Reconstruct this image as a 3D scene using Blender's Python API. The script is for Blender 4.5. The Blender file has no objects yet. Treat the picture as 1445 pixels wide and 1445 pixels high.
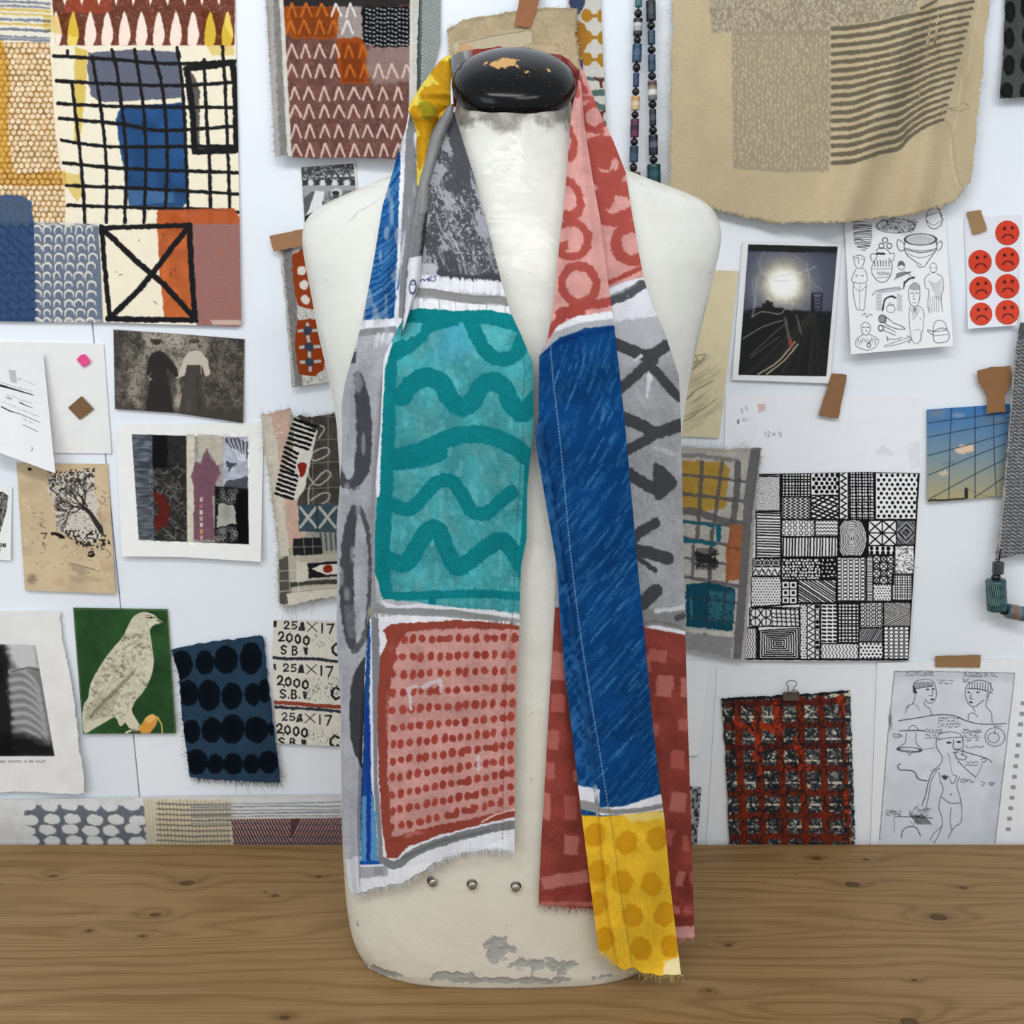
import bpy, math, random
import numpy as np
from mathutils import Vector, Matrix, Euler
from mathutils.bvhtree import BVHTree
R = math.radians
sc = bpy.context.scene
C = sc.collection
# ---------------------------------------------------------------- camera
F_PX, CX, PITCH, CAM_Z, TABLE_Z = 1480.0, 722.5, R(11.5), 1.479, 0.75
cam_d = bpy.data.cameras.new('camera'); cam = bpy.data.objects.new('camera', cam_d); C.objects.link(cam)
cam_d.sensor_width = 36; cam_d.lens = F_PX / 1445 * 36; cam_d.clip_start = .02
cam.location = (0, 0, CAM_Z); cam.rotation_euler = (R(90) - PITCH, 0, 0)
sc.camera = cam
# ---------------------------------------------------------------- world, lights, exposure
sc.view_settings.view_transform = 'Standard'; sc.view_settings.look = 'None'
sc.view_settings.exposure = 0.0; sc.view_settings.gamma = 1; sc.view_settings.use_curve_mapping = False
w = bpy.data.worlds.new('world'); sc.world = w; w.use_nodes = True
bg = w.node_tree.nodes['Background']; bg.inputs[0].default_value = (.90, .95, 1.0, 1); bg.inputs[1].default_value = .63
def area(name, loc, target, sx, sy, power, col=(1, 1, 1)):
    l = bpy.data.lights.new(name, 'AREA'); l.shape = 'RECTANGLE'; l.size = sx; l.size_y = sy; l.energy = power; l.color = col
    o = bpy.data.objects.new(name, l); C.objects.link(o); o.location = loc
    o.rotation_euler = (Vector(target) - Vector(loc)).to_track_quat('-Z', 'Y').to_euler()
    return o
area('ceiling_tube_light', (-.35, -.35, 2.75), (0, 1.2, 1.2), 1.5, .22, 16, (1, .985, .95))
area('ceiling_tube_light', (.9, -1.2, 2.8), (0, 1.2, 1.2), 1.4, .3, 15, (1, .985, .95))
area('side_fill_light', (-1.9, -.9, 1.9), (0, 1.3, 1.2), 1.2, 1.2, 14, (.92, .96, 1))  # unseen soft fill added on the left to even out the light
# ---------------------------------------------------------------- pixel of the photograph -> point at a given distance Y
CP, SP = math.cos(PITCH), math.sin(PITCH)
def unp(px, py, Y):
    px = np.asarray(px, float); py = np.asarray(py, float); Y = np.asarray(Y, float)
    x = (px - CX) / F_PX; y = (py - CX) / F_PX
    dy = CP - y * SP; dz = -SP - y * CP
    t = Y / dy
    return np.stack(np.broadcast_arrays(x * t, Y, CAM_Z + dz * t), -1)
def ytab(py):
    y = (np.asarray(py, float) - CX) / F_PX
    dz = np.minimum(-SP - y * CP, -1e-3)
    return np.minimum((CAM_Z - TABLE_Z) * (CP - y * SP) / -dz, 50)
def P3(px, py, Y): return Vector(unp(px, py, Y).tolist())
WALL_Y, TAB_BACK = 1.325, 1.313
# ---------------------------------------------------------------- colour
def hx(h):
    if not isinstance(h, str): return np.array(h, float)
    return np.array([int(h[i:i + 2], 16) for i in (0, 2, 4)], float) / 255
def lin(c):
    c = np.asarray(c, float)
    return np.where(c <= .04045, c / 12.92, ((np.clip(c, 0, 1) + .055) / 1.055) ** 2.4)
def vnoise(H, W, sy, sx, rng):
    gh, gw = int(H / sy) + 3, int(W / sx) + 3
    g = rng.random((gh, gw)) * 2 - 1
    y = np.arange(H) / sy; x = np.arange(W) / sx
    yi = y.astype(int); xi = x.astype(int); fy = y - yi; fx = x - xi
    fy = (fy * fy * (3 - 2 * fy))[:, None]; fx = (fx * fx * (3 - 2 * fx))[None]
    a = g[yi][:, xi]; b = g[yi][:, xi + 1]; c = g[yi + 1][:, xi]; d = g[yi + 1][:, xi + 1]
    return (a * (1 - fx) + b * fx) * (1 - fy) + (c * (1 - fx) + d * fx) * fy
def cr(pts, n=8, closed=False):
    p = [np.array(q, float) for q in pts]
    p = [p[-1]] + p + [p[0], p[1]] if closed else [2 * p[0] - p[1]] + p + [2 * p[-1] - p[-2]]
    out = []
    for i in range(1, len(p) - 2):
        for k in range(n):
            t = k / n
            out.append(.5 * ((2 * p[i]) + (-p[i - 1] + p[i + 1]) * t + (2 * p[i - 1] - 5 * p[i] + 4 * p[i + 1] - p[i + 2]) * t * t + (-p[i - 1] + 3 * p[i] - 3 * p[i + 1] + p[i + 2]) * t ** 3))
    if not closed: out.append(p[-2])
    return [tuple(q) for q in out]
class Cv:
    """a small print surface: colours are worked out here and stored on the vertices of a sheet"""
    def __init__(s, x0, y0, x1, y1, bg, q=1.0, seed=1, ns=5):
        s.x0, s.y0, s.q = x0, y0, q; s.W = int((x1 - x0) * q) + 2; s.H = int((y1 - y0) * q) + 2
        s.rng = np.random.default_rng(seed)
        s.X, s.Y = np.meshgrid(x0 + np.arange(s.W) / q, y0 + np.arange(s.H) / q)
        s.a = np.ones((s.H, s.W, 3)) * hx(bg); s.clip = None
        f = lambda k: vnoise(s.H, s.W, k * q, k * q, s.rng)
        s.n1 = f(ns) * .6 + f(ns / 2.2) * .4; s.n2 = f(ns) * .6 + f(ns / 2.2) * .4
        s.fine = f(1.6) * .6 + f(3.5) * .4; s.off = (0, 0)
    def _sl(s, x0, y0, x1, y1, pad):
        a = max(0, int((x0 - pad - s.x0) * s.q)); b = min(s.W, int((x1 + pad - s.x0) * s.q) + 2)
        c = max(0, int((y0 - pad - s.y0) * s.q)); d = min(s.H, int((y1 + pad - s.y0) * s.q) + 2)
        return None if a >= b or c >= d else (slice(c, d), slice(a, b))
    def _put(s, sl, m, col, a=1, dry=0, mode='n', nz=None):
        if dry:
            n = (s.fine if nz is None else nz)[sl]
            m = m * np.clip((n - (dry * 2 - 1)) * 4 + .5, 0, 1)
        if s.clip is not None: m = m * s.clip[sl]
        m = (m * a)[..., None]; c = hx(col)
        t = s.a[sl]
        s.a[sl] = t * (1 - m + m * c) if mode == 'm' else t * (1 - m) + c * m
    def _c(s, sl, rough):
        return (s.X[sl] + rough * s.n1[sl], s.Y[sl] + rough * s.n2[sl]) if rough else (s.X[sl], s.Y[sl])
    def _seg(s, pts, ws, pad, rough):
        P = np.array(pts, float); sl = s._sl(P[:, 0].min(), P[:, 1].min(), P[:, 0].max(), P[:, 1].max(), pad)
        if sl is None: return None, None
        oy, ox = sl[0].start, sl[1].start
        D = np.full((sl[0].stop - oy, sl[1].stop - ox), 99.)
        for i in range(len(P) - 1):
            (xa, ya), (xb, yb) = P[i], P[i + 1]
            q = s._sl(min(xa, xb), min(ya, yb), max(xa, xb), max(ya, yb), pad)
            if q is None: continue
            X, Y = s._c(q, rough)
            dx, dy = xb - xa, yb - ya; L = dx * dx + dy * dy + 1e-9
            t = np.clip(((X - xa) * dx + (Y - ya) * dy) / L, 0, 1)
            d = np.hypot(X - xa - t * dx, Y - ya - t * dy) - (ws[i] + (ws[i + 1] - ws[i]) * t) / 2
            v = D[q[0].start - oy:q[0].stop - oy, q[1].start - ox:q[1].stop - ox]
            np.minimum(v, d, out=v)
        return sl, D
    def line(s, pts, w, col, a=1, rough=0, dry=0, closed=False, sm=0, soft=None, mode='n'):
        if sm: pts = cr(pts, sm, closed)
        if closed: pts = list(pts) + [pts[0]]
        n = len(pts)
        ws = [w] * n if np.isscalar(w) else list(np.interp(np.linspace(0, 1, n), np.linspace(0, 1, len(w)), w))
        sl, D = s._seg(pts, ws, max(ws) / 2 + rough * 1.5 + 2, rough)
        if sl is None: return
        s._put(sl, np.clip(.5 - D / (soft or 1 / s.q), 0, 1), col, a, dry, mode)
    def poly(s, pts, col, a=1, rough=0, dry=0, sm=0, soft=None, mode='n', ret=False):
        if sm: pts = cr(pts, sm, True)
        pts = list(pts) + [pts[0]]; soft = soft or 1 / s.q
        sl, D = s._seg(pts, [0] * len(pts), rough * 1.5 + soft + 2, rough)
        if sl is None: return np.zeros((s.H, s.W)) if ret else None
        X, Y = s._c(sl, rough); ins = np.zeros(X.shape, bool)
        for (xa, ya), (xb, yb) in zip(pts, pts[1:]):
            if ya == yb: continue
            ins ^= ((Y >= min(ya, yb)) & (Y < max(ya, yb)) & (X < xa + (Y - ya) * (xb - xa) / (yb - ya)))
        m = np.clip(.5 - np.where(ins, -D, D) / soft, 0, 1)
        if ret:
            z = np.zeros((s.H, s.W)); z[sl] = m; return z
        s._put(sl, m, col, a, dry, mode)
    def ell(s, cx, cy, rx, ry, col, a=1, rot=0, ring=0, rough=0, dry=0, soft=None, mode='n', half=None):
        r = max(rx, ry) + ring + rough * 1.5 + 2 + (soft or 0)
        sl = s._sl(cx - r, cy - r, cx + r, cy + r, 0)
        if sl is None: return
        X, Y = s._c(sl, rough); X = X - cx; Y = Y - cy
        if rot: c_, s_ = math.cos(rot), math.sin(rot); X, Y = X * c_ + Y * s_, -X * s_ + Y * c_
        k = np.hypot(X / rx, Y / ry); d = (k - 1) * min(rx, ry)
        if ring: d = np.abs(d) - ring / 2
        m = np.clip(.5 - d / (soft or 1 / s.q), 0, 1)
        s._put(sl, m, col, a, dry, mode)
    def mottle(s, amt, scale=6, sx=None, poly=None, col=None, thr=0, a=1):
        n = vnoise(s.H, s.W, scale * s.q, (sx or scale) * s.q, s.rng)
        if col is None: s.a *= (1 + amt * n * (1 if s.clip is None else s.clip))[..., None]
        else:
            m = np.clip((n - thr) * 5, 0, 1) * a
            if s.clip is not None: m = m * s.clip
            s.a = s.a * (1 - m[..., None]) + hx(col) * m[..., None]
    def within(s, pts, rough=0):
        s.clip = None if pts is None else s.poly(pts, 'ffffff', ret=True, rough=rough)
    def samp(s, px, py):
        x = np.clip((px - s.x0) * s.q, 0, s.W - 1.001); y = np.clip((py - s.y0) * s.q, 0, s.H - 1.001)
        xi = x.astype(int); yi = y.astype(int); fx = (x - xi)[..., None]; fy = (y - yi)[..., None]
        a = s.a
        return (a[yi, xi] * (1 - fx) + a[yi, xi + 1] * fx) * (1 - fy) + (a[yi + 1, xi] * (1 - fx) + a[yi + 1, xi + 1] * fx) * fy
GL = {'0': '.5,0 .1,.25 .1,.75 .5,1 .9,.75 .9,.25 .5,0', '1': '.5,0 .5,1', '2': '.1,.25 .3,0 .7,0 .9,.25 .8,.5 .1,1 .95,1', '5': '.9,0 .2,0 .15,.45 .6,.38 .9,.65 .7,.95 .1,.95',
      '7': '.1,0 .9,0 .4,1', 'S': '.9,.15 .5,0 .1,.2 .3,.45 .8,.6 .85,.85 .5,1 .1,.85', 'B': '.1,0 .1,1|.1,0 .7,.05 .8,.25 .6,.45 .1,.47|.6,.47 .9,.7 .7,.97 .1,1', 'C': '.9,.2 .5,0 .1,.3 .1,.7 .5,1 .9,.8',
      'O': '.5,0 .05,.25 .05,.75 .5,1 .95,.75 .95,.25 .5,0', 'N': '.1,1 .1,0 .9,1 .9,0', 'x': '0,0 1,1|1,0 0,1', 'Y': '0,0 .5,.5 1,0|.5,.5 .5,1', 'E': '.9,0 .1,0 .1,1 .9,1|.1,.5 .8,.5', 'I': '.5,0 .5,1',
      'L': '.1,0 .1,1 .9,1', 'T': '0,0 1,0|.5,0 .5,1', 'M': '0,1 .1,0 .5,.7 .9,0 1,1', 'P': '.1,1 .1,0 .8,.1 .8,.4 .1,.5', 'A': '0,1 .5,0 1,1|.2,.6 .8,.6', 'D': '.1,0 .1,1 .7,.9 .9,.5 .7,.1 .1,0',
      'H': '.1,0 .1,1|.9,0 .9,1|.1,.5 .9,.5', 'G': '.9,.2 .5,0 .1,.3 .1,.7 .5,1 .9,.8 .9,.5 .5,.5', 'U': '.1,0 .1,.8 .5,1 .9,.8 .9,0', 'R': '.1,1 .1,0 .8,.1 .8,.4 .1,.5|.5,.5 .9,1', '$': '.9,.2 .5,.1 .1,.3 .9,.7 .5,.9 .1,.8|.5,0 .5,1', ',': '.4,.9 .2,1.15', '.': '.4,.95 .5,1', 'W': '0,0 .25,1 .5,.3 .75,1 1,0', 'K': '.1,0 .1,1|.9,0 .1,.5 .9,1'}
def text(c, s, x, y, h, wd, col, lw, adv=1.25, slope=0, a=1, rough=0, dry=0, skew=0):
    for ch in s:
        for st in GL.get(ch, '').split('|'):
            if not st: continue
            p = [tuple(map(float, q.split(','))) for q in st.split()]
            c.line([(x + u * wd - v * h * skew, y + v * h + u * wd * slope) for u, v in p], lw, col, a, rough, dry)
        x += wd * adv; y += wd * adv * slope
# ---------------------------------------------------------------- materials
MATS = {}
def nd(nt, t, **k):
    n = nt.nodes.new('ShaderNode' + t)
    for a, b in k.items():
        if a.startswith('i_'): n.inputs[int(a[2:])].default_value = b
        else: setattr(n, a, b)
    return n
def base_mat(name, rough=.7, spec=.3):
    m = bpy.data.materials.new(name); m.use_nodes = True; nt = m.node_tree
    b = nt.nodes['Principled BSDF']; b.inputs['Roughness'].default_value = rough; b.inputs['Specular IOR Level'].default_value = spec
    MATS[name] = m
    return m, nt, b
def print_mat(name, rough=.75, spec=.25, var=.06, bump=0, gain=.95, bs=600, weave=False, sheen=0, coat=0):
    m, nt, b = base_mat(name, rough, spec); L = nt.links.new
    at = nd(nt, 'Attribute', attribute_name='Col'); tc = nd(nt, 'TexCoord')
    n = nd(nt, 'TexNoise'); n.inputs['Scale'].default_value = 60; n.inputs['Detail'].default_value = 6; L(tc.outputs['Object'], n.inputs['Vector'])
    mr = nd(nt, 'MapRange'); mr.inputs[3].default_value = gain * (1 - var); mr.inputs[4].default_value = gain * (1 + var); L(n.outputs[0], mr.inputs[0])
    mx = nd(nt, 'VectorMath', operation='MULTIPLY'); L(at.outputs['Color'], mx.inputs[0])
    if weave:
        wx = nd(nt, 'TexNoise'); wx.inputs['Scale'].default_value = 1; wx.inputs['Detail'].default_value = 3
        mp = nd(nt, 'Mapping'); mp.inputs['Scale'].default_value = (1300, 20, 90); L(tc.outputs['Object'], mp.inputs[0]); L(mp.outputs[0], wx.inputs['Vector'])
        wy = nd(nt, 'TexNoise'); wy.inputs['Scale'].default_value = 1; wy.inputs['Detail'].default_value = 3
        mp2 = nd(nt, 'Mapping'); mp2.inputs['Scale'].default_value = (90, 20, 1300); L(tc.outputs['Object'], mp2.inputs[0]); L(mp2.outputs[0], wy.inputs['Vector'])
        ad = nd(nt, 'Math', operation='ADD'); L(wx.outputs[0], ad.inputs[0]); L(wy.outputs[0], ad.inputs[1])
        m2 = nd(nt, 'MapRange'); m2.inputs[1].default_value = .6; m2.inputs[2].default_value = 1.4; m2.inputs[3].default_value = 1 - weave; m2.inputs[4].default_value = 1 + weave; L(ad.outputs[0], m2.inputs[0])
        mm = nd(nt, 'Math', operation='MULTIPLY'); L(mr.outputs[0], mm.inputs[0]); L(m2.outputs[0], mm.inputs[1]); L(mm.outputs[0], mx.inputs[1])
        hsrc = ad.outputs[0]
    else:
        L(mr.outputs[0], mx.inputs[1]); hn = nd(nt, 'TexNoise'); hn.inputs['Scale'].default_value = bs; hn.inputs['Detail'].default_value = 4
        L(tc.outputs['Object'], hn.inputs['Vector']); hsrc = hn.outputs[0]
    L(mx.outputs[0], b.inputs['Base Color'])
    if bump:
        bp = nd(nt, 'Bump'); bp.inputs['Strength'].default_value = bump; bp.inputs['Distance'].default_value = .0006; L(hsrc, bp.inputs['Height']); L(bp.outputs[0], b.inputs['Normal'])
    if coat: b.inputs['Coat Weight'].default_value = coat; b.inputs['Coat Roughness'].default_value = .15
    if sheen: b.inputs['Sheen Weight'].default_value = sheen
    return m
print_mat('printed_paper', .7, .07, .055, .12, 1.0)
print_mat('glossy_photo', .4, .18, .02)
print_mat('printed_cloth', .9, .04, .06, .35, .9, weave=.10)
print_mat('scarf_cloth', .9, .04, .09, .3, gain=.88, weave=.13)
print_mat('rough_cloth', .95, .05, .14, .6, weave=.22)
print_mat('thread', .9, .1, .1)
print_mat('glazed_bead', .28, .5, .25)
print_mat('tape_paper', .6, .3, .10, .3, .88, 200)
def plain(name, col, rough=.5, spec=.5, metal=0):
    m, nt, b = base_mat(name, rough, spec); b.inputs['Base Color'].default_value = (*lin(hx(col)), 1); b.inputs['Metallic'].default_value = metal
    n = nd(nt, 'TexNoise'); n.inputs['Scale'].default_value = 90; tc = nd(nt, 'TexCoord'); nt.links.new(tc.outputs['Object'], n.inputs['Vector'])
    mr = nd(nt, 'MapRange'); mr.inputs[3].default_value = rough * .8; mr.inputs[4].default_value = min(1, rough * 1.25); nt.links.new(n.outputs[0], mr.inputs[0]); nt.links.new(mr.outputs[0], b.inputs['Roughness'])
    return m
plain('steel', 'b9b6ae', .3, .5, .9); plain('dark_steel', '6b6258', .4, .5, .6)
# ---------------------------------------------------------------- objects and meshes
def tag(o, label=None, cat=None, group=None, kind=None):
    if label: o['label'] = label
    if cat: o['category'] = cat
    if group: o['group'] = group
    if kind: o['kind'] = kind
    return o
def empty(name, loc, label, cat, group=None):
    o = bpy.data.objects.new(name, None); C.objects.link(o); o.location = loc; o.empty_display_size = .02
    return tag(o, label, cat, group)
def link(name, me, mat, parent=None, label=None, cat=None, group=None, kind=None, org=None):
    me.materials.append(MATS[mat] if isinstance(mat, str) else mat)
    o = bpy.data.objects.new(name, me); C.objects.link(o)
    base = Vector((0, 0, 0)); p = parent
    while p: base += p.location; p = p.parent
    if parent: o.parent = parent
    if org is None:
        co = np.empty(len(me.vertices) * 3); me.vertices.foreach_get('co', co); co = co.reshape(-1, 3)
        org = (co.min(0) + co.max(0)) / 2
    org = Vector([float(t) for t in org])
    me.transform(Matrix.Translation(-org)); o.location = org - base
    return tag(o, label, cat, group, kind)
def npmesh(name, V, Q, col=None, smooth=True):
    """V (n,3), Q (m,4) quads, col (n,3) sRGB"""
    me = bpy.data.meshes.new(name); V = np.asarray(V, np.float32); Q = np.asarray(Q, np.int32)
    me.vertices.add(len(V)); me.vertices.foreach_set('co', V.ravel())
    me.loops.add(Q.size); me.loops.foreach_set('vertex_index', Q.ravel())
    k = Q.shape[1]
    me.polygons.add(len(Q)); me.polygons.foreach_set('loop_start', np.arange(0, Q.size, k, dtype=np.int32))
    me.polygons.foreach_set('loop_total', np.full(len(Q), k, np.int32))
    me.polygons.foreach_set('use_smooth', np.full(len(Q), smooth))
    me.update(calc_edges=True)
    if col is not None:
        at = me.color_attributes.new('Col', 'FLOAT_COLOR', 'POINT')
        c = np.ones((len(V), 4), np.float32); c[:, :3] = lin(col); at.data.foreach_set('color', c.ravel())
    return me
def resamp(p, n):
    p = np.array(p, float); d = np.r_[0, np.cumsum(np.hypot(*np.diff(p, axis=0).T))]
    t = np.linspace(0, d[-1], n)
    return np.stack([np.interp(t, d, p[:, 0]), np.interp(t, d, p[:, 1])], -1)
def coons(T, B, L, Rr, nu, nv, jit=0, rng=None, byy=False):
    T, B = resamp(T, nu), resamp(B, nu)
    if byy:   # side edges sampled by height so rows stay level
        def f(p):
            p = np.array(p, float); y = np.linspace(p[0, 1], p[-1, 1], nv); return np.stack([np.interp(y, p[:, 1], p[:, 0]), y], -1)
        L, Rr = f(L), f(Rr)
    else: L, Rr = resamp(L, nv), resamp(Rr, nv)
    if jit:
        def j(n):
            k = vnoise(1, n, 1, 3, rng)[0] + .7 * vnoise(1, n, 1, 9, rng)[0]
            return k * np.clip(np.minimum(np.arange(n), np.arange(n)[::-1]) / 4, 0, 1) * jit
        B[:, 1] += j(nu)
        if not byy: T[:, 1] += j(nu); L[:, 0] += j(nv); Rr[:, 0] += j(nv)
    u = np.linspace(0, 1, nu)[None, :, None]; v = np.linspace(0, 1, nv)[:, None, None]
    P = (1 - v) * T[None] + v * B[None] + (1 - u) * L[:, None] + u * Rr[:, None] \
        - ((1 - u) * (1 - v) * T[0] + u * (1 - v) * T[-1] + (1 - u) * v * B[0] + u * v * B[-1])
    return P, u[..., 0] + 0 * v[..., 0], v[..., 0] + 0 * u[..., 0]
def grid_quads(nv, nu, base=0):
    i = np.arange(nv * nu).reshape(nv, nu) + base
    return np.stack([i[:-1, :-1], i[1:, :-1], i[1:, 1:], i[:-1, 1:]], -1).reshape(-1, 4)
TOL = .055
def merged_quads(idx, V, col):
    """grid quads, with plain blocks of 8, 4 or 2 cells a side joined into one quad where colour and surface allow"""
    nv, nu = idx.shape; done = np.zeros((nv - 1, nu - 1), bool); out = []
    for b in (8, 4, 2):
        A = np.concatenate([col, V * (TOL / .00012)], -1)
        c00, c01, c10, c11 = A[:-b:b, :-b:b], A[:-b:b, b::b], A[b::b, :-b:b], A[b::b, b::b]
        err = np.zeros(c00.shape[:2])
        for i in range(b + 1):
            for j in range(b + 1):
                t, s_ = i / b, j / b
                e = A[i:nv - b + i:b, j:nu - b + j:b] - ((c00 * (1 - s_) + c01 * s_) * (1 - t) + (c10 * (1 - s_) + c11 * s_) * t)
                err = np.maximum(err, np.abs(e).max(-1))
        ok = (err < TOL) & ~done[::b, ::b]
        y, x = np.nonzero(ok); y = y * b; x = x * b
        out.append(np.stack([idx[y, x], idx[y + b, x], idx[y + b, x + b], idx[y, x + b]], -1))
        done |= np.kron(ok, np.ones((b, b), bool))
    y, x = np.nonzero(~done)
    out.append(np.stack([idx[y, x], idx[y + 1, x], idx[y + 1, x + 1], idx[y, x + 1]], -1))
    return np.concatenate(out)
def sheet_mesh(name, T, B, L, Rr, cv, yf, q=1.0, jit=0, thick=.0006, seed=3, edge=None, byy=False, back=True):
    L = L or [T[0], B[0]]; Rr = Rr or [T[-1], B[-1]]
    ln = lambda p: np.hypot(*np.diff(np.array(p, float), axis=0).T).sum()
    nu = max(3, int(max([ln(T), ln(B)] + [math.hypot(a[0] - b[0], a[1] - b[1]) for a, b in zip(resamp(L, 9), resamp(Rr, 9))]) * q)); nv = max(3, int(max(ln(L), ln(Rr)) * q))
    nu += (1 - nu) % 8; nv += (1 - nv) % 8
    rng = np.random.default_rng(seed)
    P, u, v = coons(T, B, L, Rr, nu, nv, jit, rng, byy)
    px, py = P[..., 0], P[..., 1]
    Y = yf(px, py, u, v) if callable(yf) else yf + 0 * px
    V = unp(px, py, Y).reshape(-1, 3)
    col = (cv.samp(px, py) if isinstance(cv, Cv) else np.ones(px.shape + (1,)) * hx(cv)).reshape(-1, 3)
    idx = np.arange(nv * nu).reshape(nv, nu)
    Q = merged_quads(idx, V.reshape(nv, nu, 3), col.reshape(nv, nu, 3))
    loop = np.r_[idx[0, :-1], idx[:-1, -1], idx[-1, :0:-1], idx[:0:-1, 0]]
    n = len(loop); a = len(V)
    ring = V[loop]; rb = ring + np.array([0, thick, 0])
    ec = col[loop] if edge is None else np.ones((n, 3)) * hx(edge)
    V2 = [V, ring, rb]; C2 = [col, ec, ec]
    i = np.arange(n); j = (i + 1) % n
    Q2 = [Q, np.stack([a + i, a + j, a + n + j, a + n + i], -1)]
    if back:   # coarse reverse side
        st = 12; ri = np.unique(np.r_[np.arange(0, nv, st), nv - 1]); ci = np.unique(np.r_[np.arange(0, nu, st), nu - 1])
        g = idx[np.ix_(ri, ci)]; bb = a + 2 * n
        V2.append(V[g.ravel()] + np.array([0, thick, 0])); C2.append(col[g.ravel()] * .9 + .05)
        Q2.append(grid_quads(len(ri), len(ci), bb)[:, ::-1])
    VV, QQ, CC = np.concatenate(V2), np.concatenate(Q2), np.concatenate(C2)
    use, inv = np.unique(QQ, return_inverse=True)
    return npmesh(name, VV[use], inv.reshape(QQ.shape), CC[use])
def wy(off, curl=0, side=0, wob=0, ph=0):
    """distance from the wall in metres; curl lifts the lower edge, side the right edge"""
    return lambda px, py, u, v: WALL_Y - off - curl * v ** 2 - side * u ** 2 - wob * (np.sin(u * 5 + v * 3 + ph) * .5 + .5) * v
def sheet(name, T, B, cv, yf, label, cat, mat='printed_paper', L=None, R=None, q=1.0, jit=0, parent=None, seed=3, group=None, edge=None, thick=.0006, kind=None):
    if not callable(yf): yf = wy(yf)
    me = sheet_mesh(name, T, B, L, R, cv, yf, q, jit, thick, seed, edge)
    return link(name, me, mat, parent, label, cat, group, kind)
def tubes(name, items, mat, parent=None, sides=3, **k):
    """items: (points (n,3), radius or list, colour)"""
    V, Q, Cc = [], [], []; b = 0
    for pts, r, col in items:
        p = np.array([tuple(t) for t in pts], float); n = len(p)
        r = np.ones(n) * r if np.isscalar(r) else np.interp(np.linspace(0, 1, n), np.linspace(0, 1, len(r)), r)
        t = np.gradient(p, axis=0); t /= np.linalg.norm(t, axis=1)[:, None] + 1e-12
        up = np.where(np.abs(t[:, 1:2]) > .9, [[1., 0, 0]], [[0, 1., 0]])
        s_ = np.cross(t, up); s_ /= np.linalg.norm(s_, axis=1)[:, None] + 1e-12; u_ = np.cross(s_, t)
        an = np.arange(sides) * 2 * np.pi / sides
        ring = p[:, None] + r[:, None, None] * (np.cos(an)[None, :, None] * s_[:, None] + np.sin(an)[None, :, None] * u_[:, None])
        V.append(ring.reshape(-1, 3)); Cc.append(np.ones((n * sides, 3)) * hx(col))
        i = np.arange(n - 1)[:, None] * sides + np.arange(sides)[None]; j = np.arange(n - 1)[:, None] * sides + (np.arange(sides)[None] + 1) % sides
        Q.append(np.stack([i, j, j + sides, i + sides], -1).reshape(-1, 4) + b); b += n * sides
    return link(name, npmesh(name, np.concatenate(V), np.concatenate(Q), np.concatenate(Cc)), mat, parent, **k)
def fringe(path, yf, n, ln, cols, parent, seed=1, d=(0, 1), spread=.5, r=.00022, name='fringe', wild=0, mat='thread'):
    rng = random.Random(seed); pts = resamp(path, 400); it = []
    for k in range(n):
        i = min(399, int(rng.random() * 400)); x, y = pts[i]; Y = yf(x, y); l = ln * rng.uniform(.4, 1.15)
        if wild and rng.random() < wild: l *= rng.uniform(2, 3.5)
        dx, dy = d[0] + rng.uniform(-spread, spread), d[1] + rng.uniform(-spread, spread) * .6; bx, by = rng.uniform(-.5, .5), rng.uniform(-.5, .5)
        q = []
        for t in (0, .25, .5, .75, 1):
            q.append(unp(x + l * (dx * t + bx * t * t) - d[0] * 2, y + l * (dy * t + by * t * t) - d[1] * 2, Y - .0008 - .002 * t * rng.random()))
        it.append((q, (r, r * .5), rng.choice(cols)))
    return tubes(name, it, mat, parent, kind='stuff')
def boxm(name, lo, hi, mat, parent=None, bev=.002, **k):
    import bmesh
    bm = bmesh.new(); bmesh.ops.create_cube(bm, size=1)
    for v in bm.verts: v.co = Vector([(lo[i] + hi[i]) / 2 + v.co[i] * (hi[i] - lo[i]) for i in range(3)])
    if bev: bmesh.ops.bevel(bm, geom=list(bm.edges), offset=bev, segments=2, affect='EDGES')
    me = bpy.data.meshes.new(name); bm.to_mesh(me); bm.free()
    return link(name, me, mat, parent, **k)
def lathe(name, prof, mat, parent=None, n=40, loc=(0, 0, 0), rot=(0, 0, 0), col=None, sx=1, sy=1, **k):
    """prof: (radius, height) list"""
    a = np.arange(n) * 2 * np.pi / n; pr = np.array(prof, float); m = len(pr)
    V = np.stack([np.cos(a)[None] * pr[:, :1] * sx, np.sin(a)[None] * pr[:, :1] * sy, np.broadcast_to(pr[:, 1:], (m, n))], -1).reshape(-1, 3)
    V = V @ np.array(Euler(rot).to_matrix()).T + np.array(loc)
    i = np.arange(m - 1)[:, None] * n + np.arange(n)[None]; j = np.arange(m - 1)[:, None] * n + (np.arange(n)[None] + 1) % n
    Q = np.stack([i, j, j + n, i + n], -1).reshape(-1, 4)
    cc = None if col is None else (np.ones((len(V), 3)) * hx(col) if isinstance(col, str) else np.repeat(np.array([hx(c) for c in col]), n, 0))
    return link(name, npmesh(name, V, Q, cc), mat, parent, **k)
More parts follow.
